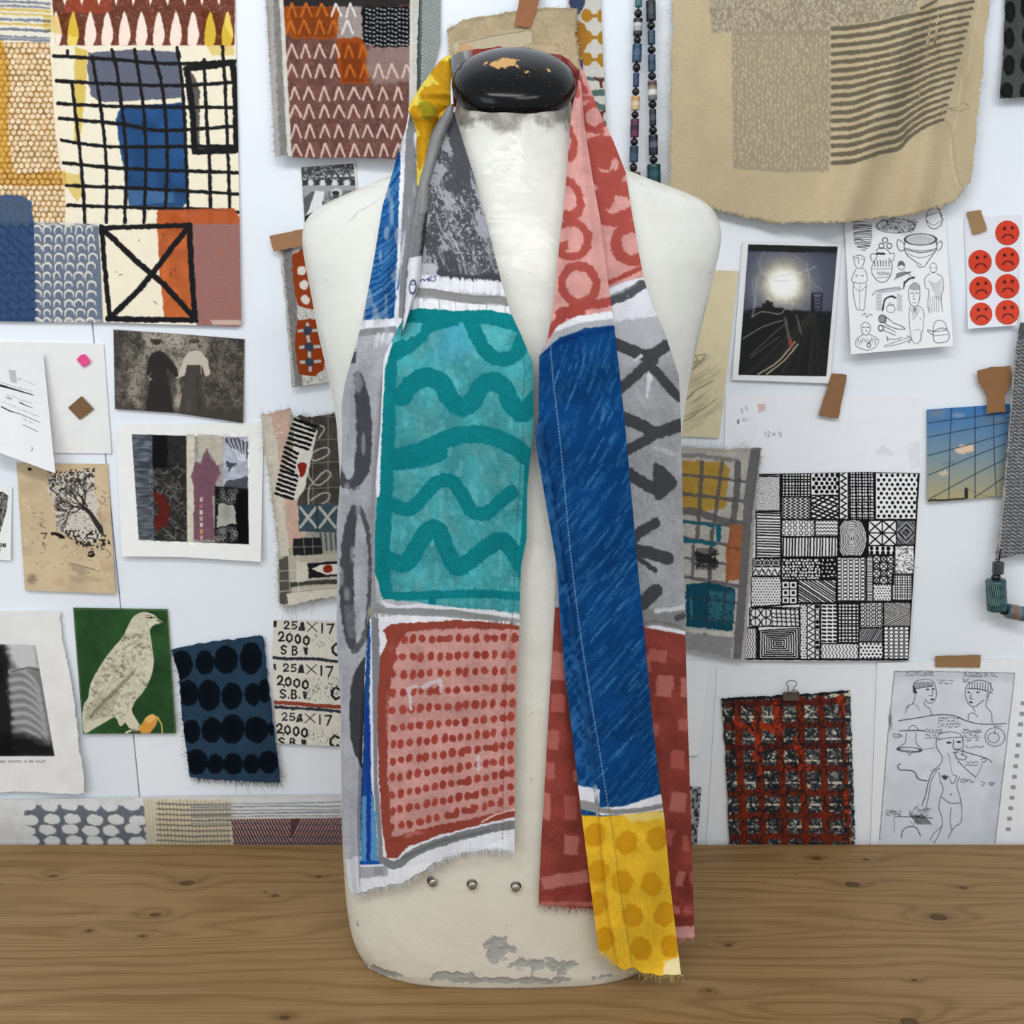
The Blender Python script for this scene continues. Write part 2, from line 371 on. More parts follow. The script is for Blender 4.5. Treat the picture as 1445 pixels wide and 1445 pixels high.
# ================================================================ setting: wall boards, floor
def wood_mat(name, knots, cath, c1, c2, c3):
    m, nt, b = base_mat(name, .55, .2); L = nt.links.new
    tc = nd(nt, 'TexCoord'); sep = nd(nt, 'SeparateXYZ'); L(tc.outputs['Object'], sep.inputs[0])
    def M(op, a, b_=None, c=None):
        n = nd(nt, 'Math', operation=op)
        for i, t in enumerate((a, b_, c)):
            if t is None: continue
            if isinstance(t, (int, float)): n.inputs[i].default_value = t
            else: L(t, n.inputs[i])
        return n.outputs[0]
    def NZ(sx, sy, det=4, sc_=1, dist=0):
        mp = nd(nt, 'Mapping'); mp.inputs['Scale'].default_value = (sx, sy, sy); L(tc.outputs['Object'], mp.inputs[0])
        n = nd(nt, 'TexNoise'); n.inputs['Scale'].default_value = sc_; n.inputs['Detail'].default_value = det; n.inputs['Distortion'].default_value = dist; L(mp.outputs[0], n.inputs['Vector'])
        return n.outputs[0]
    x, y = sep.outputs[0], sep.outputs[1]
    h = M('MULTIPLY', y, 46.0); h = M('ADD', h, M('MULTIPLY', NZ(1.2, 7, 3), 7.0)); h = M('ADD', h, M('MULTIPLY', NZ(6, 40, 2), .8))
    def gauss(x0, y0, sx, sy):
        dx = M('MULTIPLY', M('SUBTRACT', x, x0), 1 / sx); dy = M('MULTIPLY', M('SUBTRACT', y, y0), 1 / sy)
        return M('EXPONENT', M('MULTIPLY', M('ADD', M('MULTIPLY', dx, dx), M('MULTIPLY', dy, dy)), -1))
    for (x0, y0, sx, sy, A) in cath: h = M('ADD', h, M('MULTIPLY', gauss(x0, y0, sx, sy), A))
    kn = None; halo = None
    for (x0, y0, r, A) in knots:
        g = gauss(x0, y0, r * 1.5, r); h = M('ADD', h, M('MULTIPLY', gauss(x0, y0, r * 4.5, r * 2.6), 1.3 * A))
        kn = g if kn is None else M('MAXIMUM', kn, g)
        gh = gauss(x0, y0, r * 4, r * 2.2); halo = gh if halo is None else M('MAXIMUM', halo, gh)
    ring = M('SINE', M('MULTIPLY', h, 6.283 / 1.0)); ring = M('POWER', M('MULTIPLY_ADD', ring, .5, .5), 2.5)
    fib = NZ(5, 420, 5); fib2 = NZ(2.5, 1300, 3)
    f = M('ADD', M('MULTIPLY', ring, .17), M('MULTIPLY', fib, .55)); f = M('ADD', f, M('MULTIPLY', fib2, .30)); f = M('ADD', f, M('MULTIPLY', NZ(3, 5, 5, 1, .5), .45))
    rmp = nd(nt, 'ValToRGB'); e = rmp.color_ramp.elements
    e[0].position = .48; e[0].color = (*lin(hx(c1)), 1); e[1].position = 1.05; e[1].color = (*lin(hx(c2)), 1)
    L(f, rmp.inputs[0])
    mx = nd(nt, 'MixRGB', blend_type='MULTIPLY'); mx.inputs[2].default_value = (.62, .58, .55, 1); L(rmp.outputs[0], mx.inputs[1]); L(M('MULTIPLY', halo, .4), mx.inputs[0])
    mk = nd(nt, 'MixRGB'); mk.inputs[2].default_value = (*lin(hx(c3)), 1); L(mx.outputs[0], mk.inputs[1])
    L(M('MULTIPLY', M('GREATER_THAN', M('ADD', kn, M('MULTIPLY', NZ(60, 60, 3), .25)), .66), .75), mk.inputs[0])
    # rubbed pale patches and dark specks
    sp = M('GREATER_THAN', NZ(70, 130, 2), .74); m3 = nd(nt, 'MixRGB'); m3.inputs[2].default_value = (*lin(hx('5a4630')), 1); L(mk.outputs[0], m3.inputs[1]); L(M('MULTIPLY', sp, .5), m3.inputs[0])
    wr = M('MULTIPLY', M('MULTIPLY_ADD', NZ(9, 40, 8), 5, -2.8), .10); wr = M('MAXIMUM', wr, 0.0); m4 = nd(nt, 'MixRGB'); m4.inputs[2].default_value = (*lin(hx('c2ab8c')), 1); L(m3.outputs[0], m4.inputs[1]); L(wr, m4.inputs[0])
    L(m4.outputs[0], b.inputs['Base Color'])
    bp = nd(nt, 'Bump'); bp.inputs['Strength'].default_value = .35; bp.inputs['Distance'].default_value = .0006; L(f, bp.inputs['Height']); L(bp.outputs[0], b.inputs['Normal'])
    mr = nd(nt, 'MapRange'); mr.inputs[3].default_value = .42; mr.inputs[4].default_value = .6; L(fib, mr.inputs[0]); L(mr.outputs[0], b.inputs['Roughness'])
def tb(px, py):
    p = unp(px, py, ytab(py)); return float(p[0]), float(p[1])
kn = []
for (px, py, r, A) in [(219, 1291, .006, 1), (126, 1313, .0035, .6), (201, 1321, .0035, .6), (264, 1246, .008, 1), (75, 1236, .005, 1.2), (388, 1264, .0045, .5), (402, 1436, .0045, .5), (450, 1237, .004, .5),
                       (1203, 1248, .008, .7), (1324, 1294, .009, 1.2), (1359, 1253, .0045, .3), (1152, 1211, .006, .6), (1028, 1334, .004, .6), (1000, 1398, .003, .5), (1283, 1442, .008, 1.2), (1222, 1213, .004, .5), (1290, 1383, .003, .4)]:
    x_, y_ = tb(px, py); kn.append((x_, y_, r, A))
ca = []
for (px, py, sx, sy, A) in [(190, 1322, .20, .016, 2.2), (60, 1300, .35, .05, 2), (1010, 1315, .14, .013, 1.8), (1180, 1430, .16, .03, 3.2), (1330, 1296, .12, .02, 1.2), (850, 1225, .3, .02, 1.3)]:
    x_, y_ = tb(px, py); ca.append((x_, y_, sx, sy, A))
wood_mat('table_wood', kn, ca, '9e7f56', '70542f', '46331f')
wood_mat('leg_wood', [(9, 9, .01, 0)], [], 'a88a64', '80634a', '4e3a28')
m, nt, b = base_mat('white_board', .55, .3)
n = nd(nt, 'TexNoise'); n.inputs['Scale'].default_value = 3; n.inputs['Detail'].default_value = 8; tc = nd(nt, 'TexCoord'); nt.links.new(tc.outputs['Object'], n.inputs['Vector'])
cr_ = nd(nt, 'ValToRGB'); cr_.color_ramp.elements[0].position = .3; cr_.color_ramp.elements[0].color = (*lin(hx('e3eaf3')), 1); cr_.color_ramp.elements[1].position = .6; cr_.color_ramp.elements[1].color = (*lin(hx('edf3fa')), 1)
nt.links.new(n.outputs[0], cr_.inputs[0]); nt.links.new(cr_.outputs[0], b.inputs['Base Color'])
bp = nd(nt, 'Bump'); bp.inputs['Strength'].default_value = .12; bp.inputs['Distance'].default_value = .0005; n2 = nd(nt, 'TexNoise'); n2.inputs['Scale'].default_value = 500; nt.links.new(tc.outputs['Object'], n2.inputs['Vector']); nt.links.new(n2.outputs[0], bp.inputs['Height']); nt.links.new(bp.outputs[0], b.inputs['Normal'])
s0 = unp(130, 455, WALL_Y); s1 = unp(197, 1125, WALL_Y)
zt, zb = 2.6, 0.0
xs = lambda z: float(s0[0] + (s1[0] - s0[0]) * (z - s0[2]) / (s1[2] - s0[2]))
wall = bpy.data.objects.new('wall_back', None); C.objects.link(wall); wall.location = (0, WALL_Y, 0); wall.empty_display_size = .1; wall['kind'] = 'structure'
G = .0009
def board(x0t, x0b, x1t, x1b):
    me = bpy.data.meshes.new('wall_panel'); y0, y1 = WALL_Y, WALL_Y + .018
    vs = [(x, y, z) for y in (y0, y1) for (x, z) in ((x0b, zb), (x1b, zb), (x1t, zt), (x0t, zt))]
    me.from_pydata(vs, [], [(0, 1, 2, 3), (5, 4, 7, 6), (0, 4, 5, 1), (1, 5, 6, 2), (2, 6, 7, 3), (3, 7, 4, 0)])
    link('wall_panel', me, 'white_board', wall)
board(-2.2, -2.2, xs(zt) - G, xs(zb) - G); board(xs(zt) + G, xs(zb) + G, xs(zt) + 1.22, xs(zb) + 1.2); board(xs(zt) + 1.222, xs(zb) + 1.202, 2.2, 2.2)
plain('gap_dark', '3a3a3c', .9, .1); plain('floor_grey', '8d8a86', .6, .3)
boxm('gap_shade_backing', (-2.2, WALL_Y + .0185, 0), (2.2, WALL_Y + .03, 2.6), 'gap_dark', wall, bev=0)  # dark sheet added behind the boards, stands in for shade in the seams
tag(boxm('floor', (-2.2, -2.2, -.05), (2.2, 1.36, 0), 'floor_grey', None, bev=0), kind='structure')
# ================================================================ table
tbl = empty('workbench', (0, .85, 0), 'long scrubbed pine workbench with knots and ring marks under the dress form', 'table')
boxm('table_top', (-1.15, .32, TABLE_Z - .038), (1.15, TAB_BACK, TABLE_Z), 'table_wood', tbl, bev=.003, org=(0, 0, 0))
for lx in (-1.07, 1.07):
    for ly in (.38, 1.24): boxm('leg', (lx - .035, ly - .035, 0), (lx + .035, ly + .035, TABLE_Z - .038), 'leg_wood', tbl, bev=.004)
for ly in (.38, 1.24): boxm('apron', (-1.035, ly - .012, TABLE_Z - .13), (1.035, ly + .012, TABLE_Z - .038), 'leg_wood', tbl, bev=.002)
# ================================================================ dress form
YC = 1.09
ROWS = [(120, 656, 795, .046, .05), (150, 646, 806, .048, .055), (176, 640, 807, .055, .058), (200, 636, 811, .058, .06), (218, 627, 822, .060, .065), (236, 602, 848, .063, .07), (255, 560, 893, .067, .075), (272, 518, 940, .071, .08),
        (287, 482, 980, .075, .08), (299, 456, 1000, .079, .08), (312, 438, 1010, .083, .08), (330, 429, 1016, .088, .08), (350, 427, 1017, .093, .08), (380, 432, 1010, .100, .08), (430, 443, 997, .108, .08), (480, 453, 984, .114, .08), (540, 468, 969, .113, .08),
        (600, 479, 960, .11, .08), (700, 485, 952, .103, .08), (800, 486, 951, .097, .08), (900, 485, 953, .093, .08), (1000, 484, 955, .091, .085), (1100, 484, 955, .09, .085), (1200, 487, 950, .09, .085), (1260, 491, 944, .09, .085), (1300, 497, 936, .09, .085), (1322, 505, 928, .089, .084), (1336, 514, 920, .085, .08)]
rp = np.array(ROWS, float); pys = np.r_[np.arange(132, 340, 2.0), np.arange(340, 1300, 8.0), np.arange(1300, 1337, 3.0)]
def pch(y):
    # smooth interpolation of the profile rows
    out = [y]
    for k in range(1, 5):
        wd = 28 * np.clip((y - 132) / 60, .2, 1) * np.clip((1336 - y) / 60, .1, 1) if k > 2 else 9; s = np.interp(y + np.linspace(-wd, wd, 13), rp[:, 0], rp[:, k]); out.append(s.mean())
    return out
NA = 160; an = np.arange(NA) * 2 * np.pi / NA; V = []; rws = [pch(y) for y in pys]
ztab = float(unp(0, 1336, YC)[2])
for r in rws:
    y, xl, xr, df, db = r
    a = unp(xl, y, YC); b_ = unp(xr, y, YC); xc, hw, z = (a[0] + b_[0]) / 2, (b_[0] - a[0]) / 2, a[2]
    z = TABLE_Z + .0005 + (z - ztab) * (1 if True else 1)
    e = 2 / np.interp(y, [180, 235, 275, 320, 380, 520, 1336], [2.0, 1.75, 1.45, 1.75, 2.2, 2.6, 2.9])
    c, s_ = np.cos(an), np.sin(an)
    X = xc + hw * np.sign(c) * np.abs(c) ** e; dd = np.where(s_ < 0, df, db); Yv = YC + dd * np.sign(s_) * np.abs(s_) ** e
    V.append(np.stack([X, Yv, z + (Yv - YC) * .5 * float(np.clip((178 - y) / 40, 0, 1))], -1))
V = np.array(V)
# collar bones / hand modelled unevenness
rr = np.random.default_rng(5); nzm = vnoise(len(rws), NA, 14, 9, rr) * .0012 + vnoise(len(rws), NA, 4, 4, rr) * .0004
nzm[:, -6:] = nzm[:, :1] * .5; V[..., 1] += nzm * np.sign(V[..., 1] - YC)
nr = len(rws); Vf = V.reshape(-1, 3)
Vf = np.concatenate([Vf, [[V[0, :, 0].mean(), YC, V[0, 0, 2]]], [[V[-1, :, 0].mean(), YC, V[-1, 0, 2]]]])
i = np.arange(nr - 1)[:, None] * NA + np.arange(NA)[None]; j = np.arange(nr - 1)[:, None] * NA + (np.arange(NA)[None] + 1) % NA
Q = np.stack([i, j, j + NA, i + NA], -1).reshape(-1, 4)[:, ::-1]
top = [(k, (k + 1) % NA, (k + 2) % NA, nr * NA) for k in range(0, NA, 2)]; bot = [((nr - 1) * NA + (k + 2) % NA, (nr - 1) * NA + (k + 1) % NA, (nr - 1) * NA + k, nr * NA + 1) for k in range(0, NA, 2)]
QF = np.concatenate([Q, top, bot])
bvh = BVHTree.FromPolygons([tuple(v) for v in Vf], [tuple(int(t) for t in q) for q in QF])
# depth of the form seen along rays of the camera, on a coarse grid, gaps filled outwards and smoothed: the cloth hangs on it
GS = 8; gx = np.arange(400, 1060, GS); gy = np.arange(60, 1445, GS); D0 = np.full((len(gy), len(gx)), np.nan)
o_ = Vector((0, 0, CAM_Z))
for a_, y in enumerate(gy):
    for b_, x in enumerate(gx):
        d = P3(x, y, 1.0) - o_; h = bvh.ray_cast(o_, d.normalized(), 3)
        if h[0] is not None: D0[a_, b_] = h[0].y
DS = D0.copy()
for a_ in range(len(gy)):
    ok = ~np.isnan(DS[a_])
    if ok.any():
        e = np.interp(np.arange(len(gx)), np.where(ok)[0], DS[a_][ok]); DS[a_] = np.where(ok, DS[a_], e)
ok = ~np.isnan(DS[:, 0]); f = np.where(ok)[0]
DS[:f[0]] = DS[f[0]]; DS[f[-1] + 1:] = DS[f[-1]]
def blur(A, n):
    for _ in range(n):
        A = np.pad(A, 1, 'edge'); A = (A[:-2, 1:-1] + A[2:, 1:-1] + A[1:-1, :-2] + A[1:-1, 2:] + 2 * A[1:-1, 1:-1]) / 6
    return A
DSm = np.minimum(blur(DS, 14), DS); DSm = np.minimum(blur(DSm, 5), DSm + .002)
def bil(A, px, py):
    x = np.clip((np.asarray(px, float) - gx[0]) / GS, 0, len(gx) - 1.001); y = np.clip((np.asarray(py, float) - gy[0]) / GS, 0, len(gy) - 1.001)
    xi = x.astype(int); yi = y.astype(int); fx = x - xi; fy = y - yi
    return (A[yi, xi] * (1 - fx) + A[yi, xi + 1] * fx) * (1 - fy) + (A[yi + 1, xi] * (1 - fx) + A[yi + 1, xi + 1] * fx) * fy
def form_y(px, py): return bil(DSm, px, py)
# painted plaster
m, nt, b = base_mat('cracked_white_paint', .42, .4); L = nt.links.new; tc = nd(nt, 'TexCoord'); OB = tc.outputs['Object']
def NZ(s, det=5, dist=0, sc3=None):
    n = nd(nt, 'TexNoise'); n.inputs['Scale'].default_value = s; n.inputs['Detail'].default_value = det; n.inputs['Distortion'].default_value = dist
    if sc3:
        mp = nd(nt, 'Mapping'); mp.inputs['Scale'].default_value = sc3; L(OB, mp.inputs[0]); L(mp.outputs[0], n.inputs['Vector'])
    else: L(OB, n.inputs['Vector'])
    return n.outputs[0]
def MM(op, a, b_=None, c=None, clamp=False):
    n = nd(nt, 'Math', operation=op, use_clamp=clamp)
    for i_, t in enumerate((a, b_, c)):
        if t is None: continue
        if isinstance(t, (int, float)): n.inputs[i_].default_value = t
        else: L(t, n.inputs[i_])
    return n.outputs[0]
def MIX(fac, a, col):
    n = nd(nt, 'MixRGB'); L(fac, n.inputs[0])
    if isinstance(a, str): n.inputs[1].default_value = (*lin(hx(a)), 1)
    else: L(a, n.inputs[1])
    n.inputs[2].default_value = (*lin(hx(col)), 1); return n.outputs[0]
sp = nd(nt, 'SeparateXYZ'); L(OB, sp.inputs[0]); Zc = sp.outputs[2]; Xc = sp.outputs[0]; Yc_ = sp.outputs[1]
def near(px, py, rx, rz):
    p = unp(px, py, float(bil(np.where(np.isnan(D0), DS, D0), px, py)))
    dx = MM('MULTIPLY', MM('SUBTRACT', Xc, float(p[0])), 1 / rx); dz = MM('MULTIPLY', MM('SUBTRACT', Zc, float(p[2])), 1 / rz)
    dy = MM('MULTIPLY', MM('SUBTRACT', Yc_, float(p[1])), 1 / .06)
    return MM('EXPONENT', MM('MULTIPLY', MM('ADD', MM('ADD', MM('MULTIPLY', dx, dx), MM('MULTIPLY', dz, dz)), MM('MULTIPLY', dy, dy)), -1))
zz = lambda py: float(unp(725, py, 1.0)[2])
col = MIX(MM('MULTIPLY', MM('GREATER_THAN', NZ(9, 3), .5), 0.0), 'dadad3', 'd0cec3')
low = MM('MULTIPLY_ADD', Zc, -1 / .45, (TABLE_Z + .52) / .45, clamp=True)
col = MIX(MM('MULTIPLY', low, MM('MULTIPLY_ADD', NZ(7, 6), .9, .12)), col, 'd9d0b9')
col = MIX(MM('MULTIPLY', MM('MULTIPLY_ADD', NZ(26, 6, .6), 3.2, -1.75, clamp=True), .35), col, 'c9c6ba')
# chips and rubbed places
chip = MM('MULTIPLY', near(702, 1336, .024, .018), .5)
for (px, py, rx, rz, A) in [(640, 1375, .03, .006, .42), (770, 1362, .045, .014, .46), (535, 1375, .025, .012, .44), (505, 1318, .006, .03, .36), (730, 1385, .16, .006, .42), (840, 1330, .02, .03, .16), (1003, 380, .006, .05, .22), (988, 420, .004, .03, .2), (940, 440, .01, .02, .12), (745, 441, .006, .004, .25), (700, 190, .006, .008, .22), (700, 440, .004, .003, .2), (655, 1240, .03, .01, .18), (740, 1290, .02, .03, .1), (950, 1150, .003, .04, .2)]:
    chip = MM('ADD', chip, MM('MULTIPLY', near(px, py, rx, rz), A))
cf = MM('ADD', chip, MM('MULTIPLY', NZ(75, 8, .4), .8))
col = MIX(MM('MULTIPLY_ADD', cf, 18, -18 * .70, clamp=True), col, 'a9a8a3')
speck = MM('GREATER_THAN', NZ(120, 3), .745); col = MIX(MM('MULTIPLY', speck, .7), col, '8e8b84')
# cracks
vo = nd(nt, 'TexVoronoi', feature='DISTANCE_TO_EDGE'); vo.inputs['Scale'].default_value = 9
mp = nd(nt, 'Mapping'); L(OB, mp.inputs[0]); nv = nd(nt, 'TexNoise'); nv.inputs['Scale'].default_value = 22; L(OB, nv.inputs['Vector'])
av = nd(nt, 'VectorMath', operation='MULTIPLY_ADD'); L(nv.outputs['Color'], av.inputs[0]); av.inputs[1].default_value = (.05, .05, .05); L(mp.outputs[0], av.inputs[2]); L(av.outputs[0], vo.inputs['Vector'])
ck = MM('MULTIPLY', MM('LESS_THAN', vo.outputs[0], .004), MM('GREATER_THAN', NZ(5, 2), .63)); col = MIX(MM('MULTIPLY', ck, .35), col, '8b877c')
# bare plaster under the cap
zp = MM('MULTIPLY_ADD', MM('SUBTRACT', Zc, float(unp(725, 186, 1.03)[2])), 75, 0.0)
pf = MM('ADD', zp, MM('MULTIPLY_ADD', NZ(34, 6), 3.4, -1.9)); pf = MM('MULTIPLY', pf, 1.6, clamp=True)
pl_ = MM('MULTIPLY', pf, 1.0, clamp=True)
mxp = nd(nt, 'MixRGB'); L(pl_, mxp.inputs[0]); L(col, mxp.inputs[1]); L(MIX(MM('MULTIPLY_ADD', NZ(70, 5), 5, -2.4, clamp=True), '86827a', 'c5c2b8'), mxp.inputs[2]); col = mxp.outputs[0]
L(col, b.inputs['Base Color'])
h = MM('ADD', MM('MULTIPLY', NZ(9, 5, .8), 3.4), MM('MULTIPLY', NZ(60, 6), .45)); h = MM('SUBTRACT', h, MM('MULTIPLY_ADD', cf, 6, -6 * .70, clamp=True)); h = MM('SUBTRACT', h, MM('MULTIPLY', pl_, 2.2)); h = MM('SUBTRACT', h, MM('MULTIPLY', ck, 1.0))
wv = nd(nt, 'TexVoronoi'); wv.inputs['Scale'].default_value = 14; L(av.outputs[0], wv.inputs['Vector']); h = MM('ADD', h, MM('MULTIPLY', wv.outputs[0], MM('MULTIPLY', MM('MULTIPLY_ADD', Zc, 14, -14 * zz(360), clamp=True), 3.2)))
bp = nd(nt, 'Bump'); bp.inputs['Strength'].default_value = .55; bp.inputs['Distance'].default_value = .0022; L(h, bp.inputs['Height']); L(bp.outputs[0], b.inputs['Normal'])
L(MM('MULTIPLY_ADD', cf, .5, .1), b.inputs['Roughness'])
form = empty('dress_form', (0, YC, TABLE_Z), 'white painted papier mache dress form torso with worn black neck cap, on the bench', 'dress form')
link('torso', npmesh('torso', Vf, QF), 'cracked_white_paint', form, org=(0, 0, 0))
# neck cap: worn black painted wood
m, nt, b = base_mat('worn_black_paint', .22, .2); L = nt.links.new; tc = nd(nt, 'TexCoord'); OB = tc.outputs['Object']; sp = nd(nt, 'SeparateXYZ'); L(OB, sp.inputs[0])
def elp(x0, y0, rx, ry):
    dx = MM('MULTIPLY', MM('SUBTRACT', sp.outputs[0], x0), 1 / rx); dy = MM('MULTIPLY', MM('SUBTRACT', sp.outputs[1], y0), 1 / ry)
    return MM('EXPONENT', MM('MULTIPLY', MM('ADD', MM('MULTIPLY', dx, dx), MM('MULTIPLY', dy, dy)), -1))
n1 = NZ(160, 6, .5); n2 = NZ(420, 5)
s = MM('MULTIPLY', elp(-.010, -.012, .022, .012), .5)
for (x0, y0, rx, ry, A) in [(.012, -.028, .006, .004, .28), (.032, -.018, .004, .004, .28), (.034, -.037, .004, .009, .22), (.045, -.02, .012, .02, .13), (-.025, -.045, .02, .006, .12), (.02, .02, .03, .02, .08)]:
    s = MM('ADD', s, MM('MULTIPLY', elp(x0, y0, rx, ry), A))
f = MM('ADD', s, MM('MULTIPLY', n1, .75)); wf = MM('MULTIPLY_ADD', f, 30, -30 * .68, clamp=True)
sc_ = MM('MULTIPLY', MM('GREATER_THAN', n2, .70), .6); wf = MM('MAXIMUM', wf, sc_)
col = MIX(wf, '0d0d0e', 'c79a63'); L(col, b.inputs['Base Color'])
L(MM('MULTIPLY_ADD', wf, .5, MM('MULTIPLY_ADD', NZ(40, 3), .12, .12)), b.inputs['Roughness'])
bp = nd(nt, 'Bump'); bp.invert = True; bp.inputs['Strength'].default_value = .5; bp.inputs['Distance'].default_value = .001; L(MM('ADD', wf, MM('MULTIPLY', n1, .12)), bp.inputs['Height']); L(bp.outputs[0], b.inputs['Normal'])
cp = P3(725, 114, YC - .010); rad = 81 / 1480 * (YC - .008) / .98
prof = [(.0005, .0229)] + [(rad * math.sin(t) ** .95, -.004 + .027 * max(0, math.cos(t)) ** .95) for t in np.linspace(.08, 1.5, 16)] + [(rad, -.003), (rad * .985, -.009), (rad * .93, -.0145), (rad * .86, -.0165), (.0005, -.0165)]
capo = lathe('neck_cap', prof, 'worn_black_paint', form, n=72, sy=.98, org=(0, 0, 0)); capo.location = cp - form.location; capo.rotation_euler = (R(34), 0, 0)
capo['label'] = 'glossy black wooden cap with scuffed bare patches'
# metal pins at the bottom of the form
fy = lambda px, py: float(bil(np.where(np.isnan(D0), DS, D0), px, py))
for (px, py, tilt) in ((610, 1243, .5), (666, 1247, .3), (728, 1250, -.1)):
    p = P3(px, py, fy(px, py))
    lathe('pin', [(.0002, .006), (.0036, .006), (.0045, .005), (.0045, .0035), (.0034, .0028), (.0014, .002), (.0014, -.012), (.0002, -.012)], 'steel', form, n=20, loc=p, rot=(R(90), 0, tilt * .5))
    lathe('pin_hole', [(.0002, .0003), (.0056, .0003), (.006, -.004), (.0002, -.004)], 'dark_steel', form, n=20, loc=p + Vector((0, 0, 0)), rot=(R(90), 0, 0))
# ================================================================ scarf
scarf = empty('scarf', (0, YC, TABLE_Z + .3), 'long painted patchwork scarf in teal, red, blue and yellow hung round the form', 'scarf')
WH, GR, DG, TE, TL, RD, BL = 'e9ebf2', '9c9c9a', '46484c', '107e86', '57adb3', 'a5483c', '0d4a8c'
def clampY(Y, py): return np.minimum(Y, ytab(py) - .006)
def yoff(off, fold=None):
    def f(px, py, u=None, v=None):
        Y = form_y(px, py) - off
        if fold is not None: Y = Y - fold(px, py, u, v)
        return clampY(Y, py)
    return f
def piece(name, cv, T, B, L, Rr, yf, q=1.0, jit=0, label=None, seed=2, thick=.0009):
    me = sheet_mesh(name, T, B, L, Rr, cv, yf, q, jit, thick, seed, byy=True)
    return link(name, me, 'scarf_cloth', scarf, label)
def brush(c, pts, w, col, a=1, rough=1.2, sm=8, dry=0, end=.0): c.line(pts, w, col, a, rough, dry, sm=sm)
# ---- 1 broad inner front drop: grey, stripes, teal, red spots
c = Cv(490, 150, 765, 1275, 'b9bac0', 1.25, 11)
c.mottle(.06, 5); c.mottle(.03, 40)
c.poly([(600, 150), (660, 150), (730, 410), (580, 400)], '9d9ea6', rough=3)
rg = random.Random(4)
for k in range(60):   # dry dark brush over the grey
    x = rg.uniform(600, 700); y = rg.uniform(240, 390)
    if x > 640 + (y - 150) * .28: continue
    a = rg.uniform(-.2, .9); l = rg.uniform(15, 60)
    c.line([(x, y), (x - 3 + math.sin(a) * l * .5, y + l * .5), (x + math.sin(a) * l, y + l)], rg.uniform(2, 11), rg.choice(['54565b', '484a4f', '5c5e64']), rg.uniform(.5, .95), 3, .42, sm=4)
for p, w_, dr in [([(638, 165), (650, 215), (655, 250), (640, 262)], 24, .1), ([(615, 215), (640, 235), (668, 290)], 18, .3), ([(604, 270), (618, 300), (612, 330)], 22, .35), ([(655, 300), (672, 345), (690, 385)], 16, .4), ([(600, 330), (615, 360), (625, 395)], 18, .25), ([(610, 385), (632, 360), (645, 392)], 16, .2), ([(605, 360), (655, 300), (668, 330)], 9, .45), ([(640, 270), (655, 320), (662, 370)], 10, .4)]:
    c.line(p, w_, '4b4d52', .95, 3.5, dr, sm=6)
for k in range(70):
    x = rg.uniform(625, 712); y = rg.uniform(350, 396); c.line([(x, y), (x + rg.uniform(4, 12), y + rg.uniform(6, 16))], rg.uniform(1, 2.4), '4b4d52', .8, 1.5, .3)
for k in range(40):
    x = rg.uniform(605, 690); y = rg.uniform(240, 380); c.line([(x, y), (x + rg.uniform(3, 9), y + rg.uniform(8, 26))], rg.uniform(1, 3), 'b2b3bb', .6, 1.5, .35)
c.poly([(560, 372), (612, 372), (628, 388), (715, 392), (760, 402), (760, 470), (550, 470)], 'b7b8bd', rough=2)
c.line([(622, 384), (640, 391), (665, 394), (690, 391), (707, 393), (716, 399)], 11, '46484f', rough=1)
def comb(x0, y0, x1, y1, h, col, seed, n=150):
    r2 = random.Random(seed)
    for k in range(n):
        t = r2.random(); x = x0 + (x1 - x0) * t; y = y0 + (y1 - y0) * t
        c.line([(x, y - h * r2.uniform(.3, .7)), (x + r2.uniform(-1, 1), y + h * r2.uniform(.3, .7))], r2.uniform(1, 2.6), col, .75, .6)
comb(594, 398, 712, 407, 15, 'eceef4', 1, 230); comb(580, 405, 640, 402, 12, 'dfe1e8', 6, 60)
comb(582, 429, 722, 437, 13, 'f0f2f6', 2, 230)
c.line([(584, 412), (610, 413), (640, 419), (670, 423), (700, 423), (722, 427)], 11.5, '8d8d8c', rough=.7); c.line([(582, 407), (610, 408), (640, 414), (670, 418), (700, 418), (722, 421)], 1, '6e6e6e', .6)
c.line([(582, 418), (620, 421), (650, 427), (722, 432)], 1, '6e6e6e', .6)
for p in [[(588, 398), (590, 403), (590.5, 407)], [(589.5, 405), (592, 398), (596, 394.5), (598, 394)], [(598, 394), (599, 397), (602, 393.5), (604, 396.5)], [(604, 392), (604.6, 396.5)], [(605.5, 396), (609.3, 392), (607.2, 390), (605.6, 393.5), (608.5, 396.8), (610.5, 395)], [(615.6, 390.3), (612, 390.6), (614.8, 394.5), (611, 397.8)]]:
    c.line(p, 1.25, '3a3f6e', .95, 0, sm=4)
c.ell(603, 386.5, .9, .9, '3a3f6e')
# teal
c.poly([(574, 438), (600, 435), (640, 439), (690, 437), (726, 444), (735, 455), (758, 505), (760, 600), (758, 868), (700, 862), (640, 858), (590, 850), (540, 845), (536, 830), (527, 800), (530, 740), (534, 640), (538, 560), (541, 515), (556, 468)], '46a1a8', rough=1.6)
poly_teal = [(574, 438), (600, 435), (640, 439), (690, 437), (726, 444), (735, 455), (758, 505), (760, 600), (758, 868), (700, 862), (640, 858), (590, 850), (540, 845), (536, 830), (527, 800), (530, 740), (534, 640), (538, 560), (541, 515), (556, 468)]
c.within(poly_teal, 1.6); c.mottle(.06, 4); c.mottle(.12, 30); c.mottle(0, 14, 7, col='7cc3cd', thr=.35, a=.35); c.mottle(0, 22, 14, col='5c9a98', thr=.3, a=.4)
c.ell(640, 480, 26, 30, '4f9fca', .35, rough=8, soft=18)
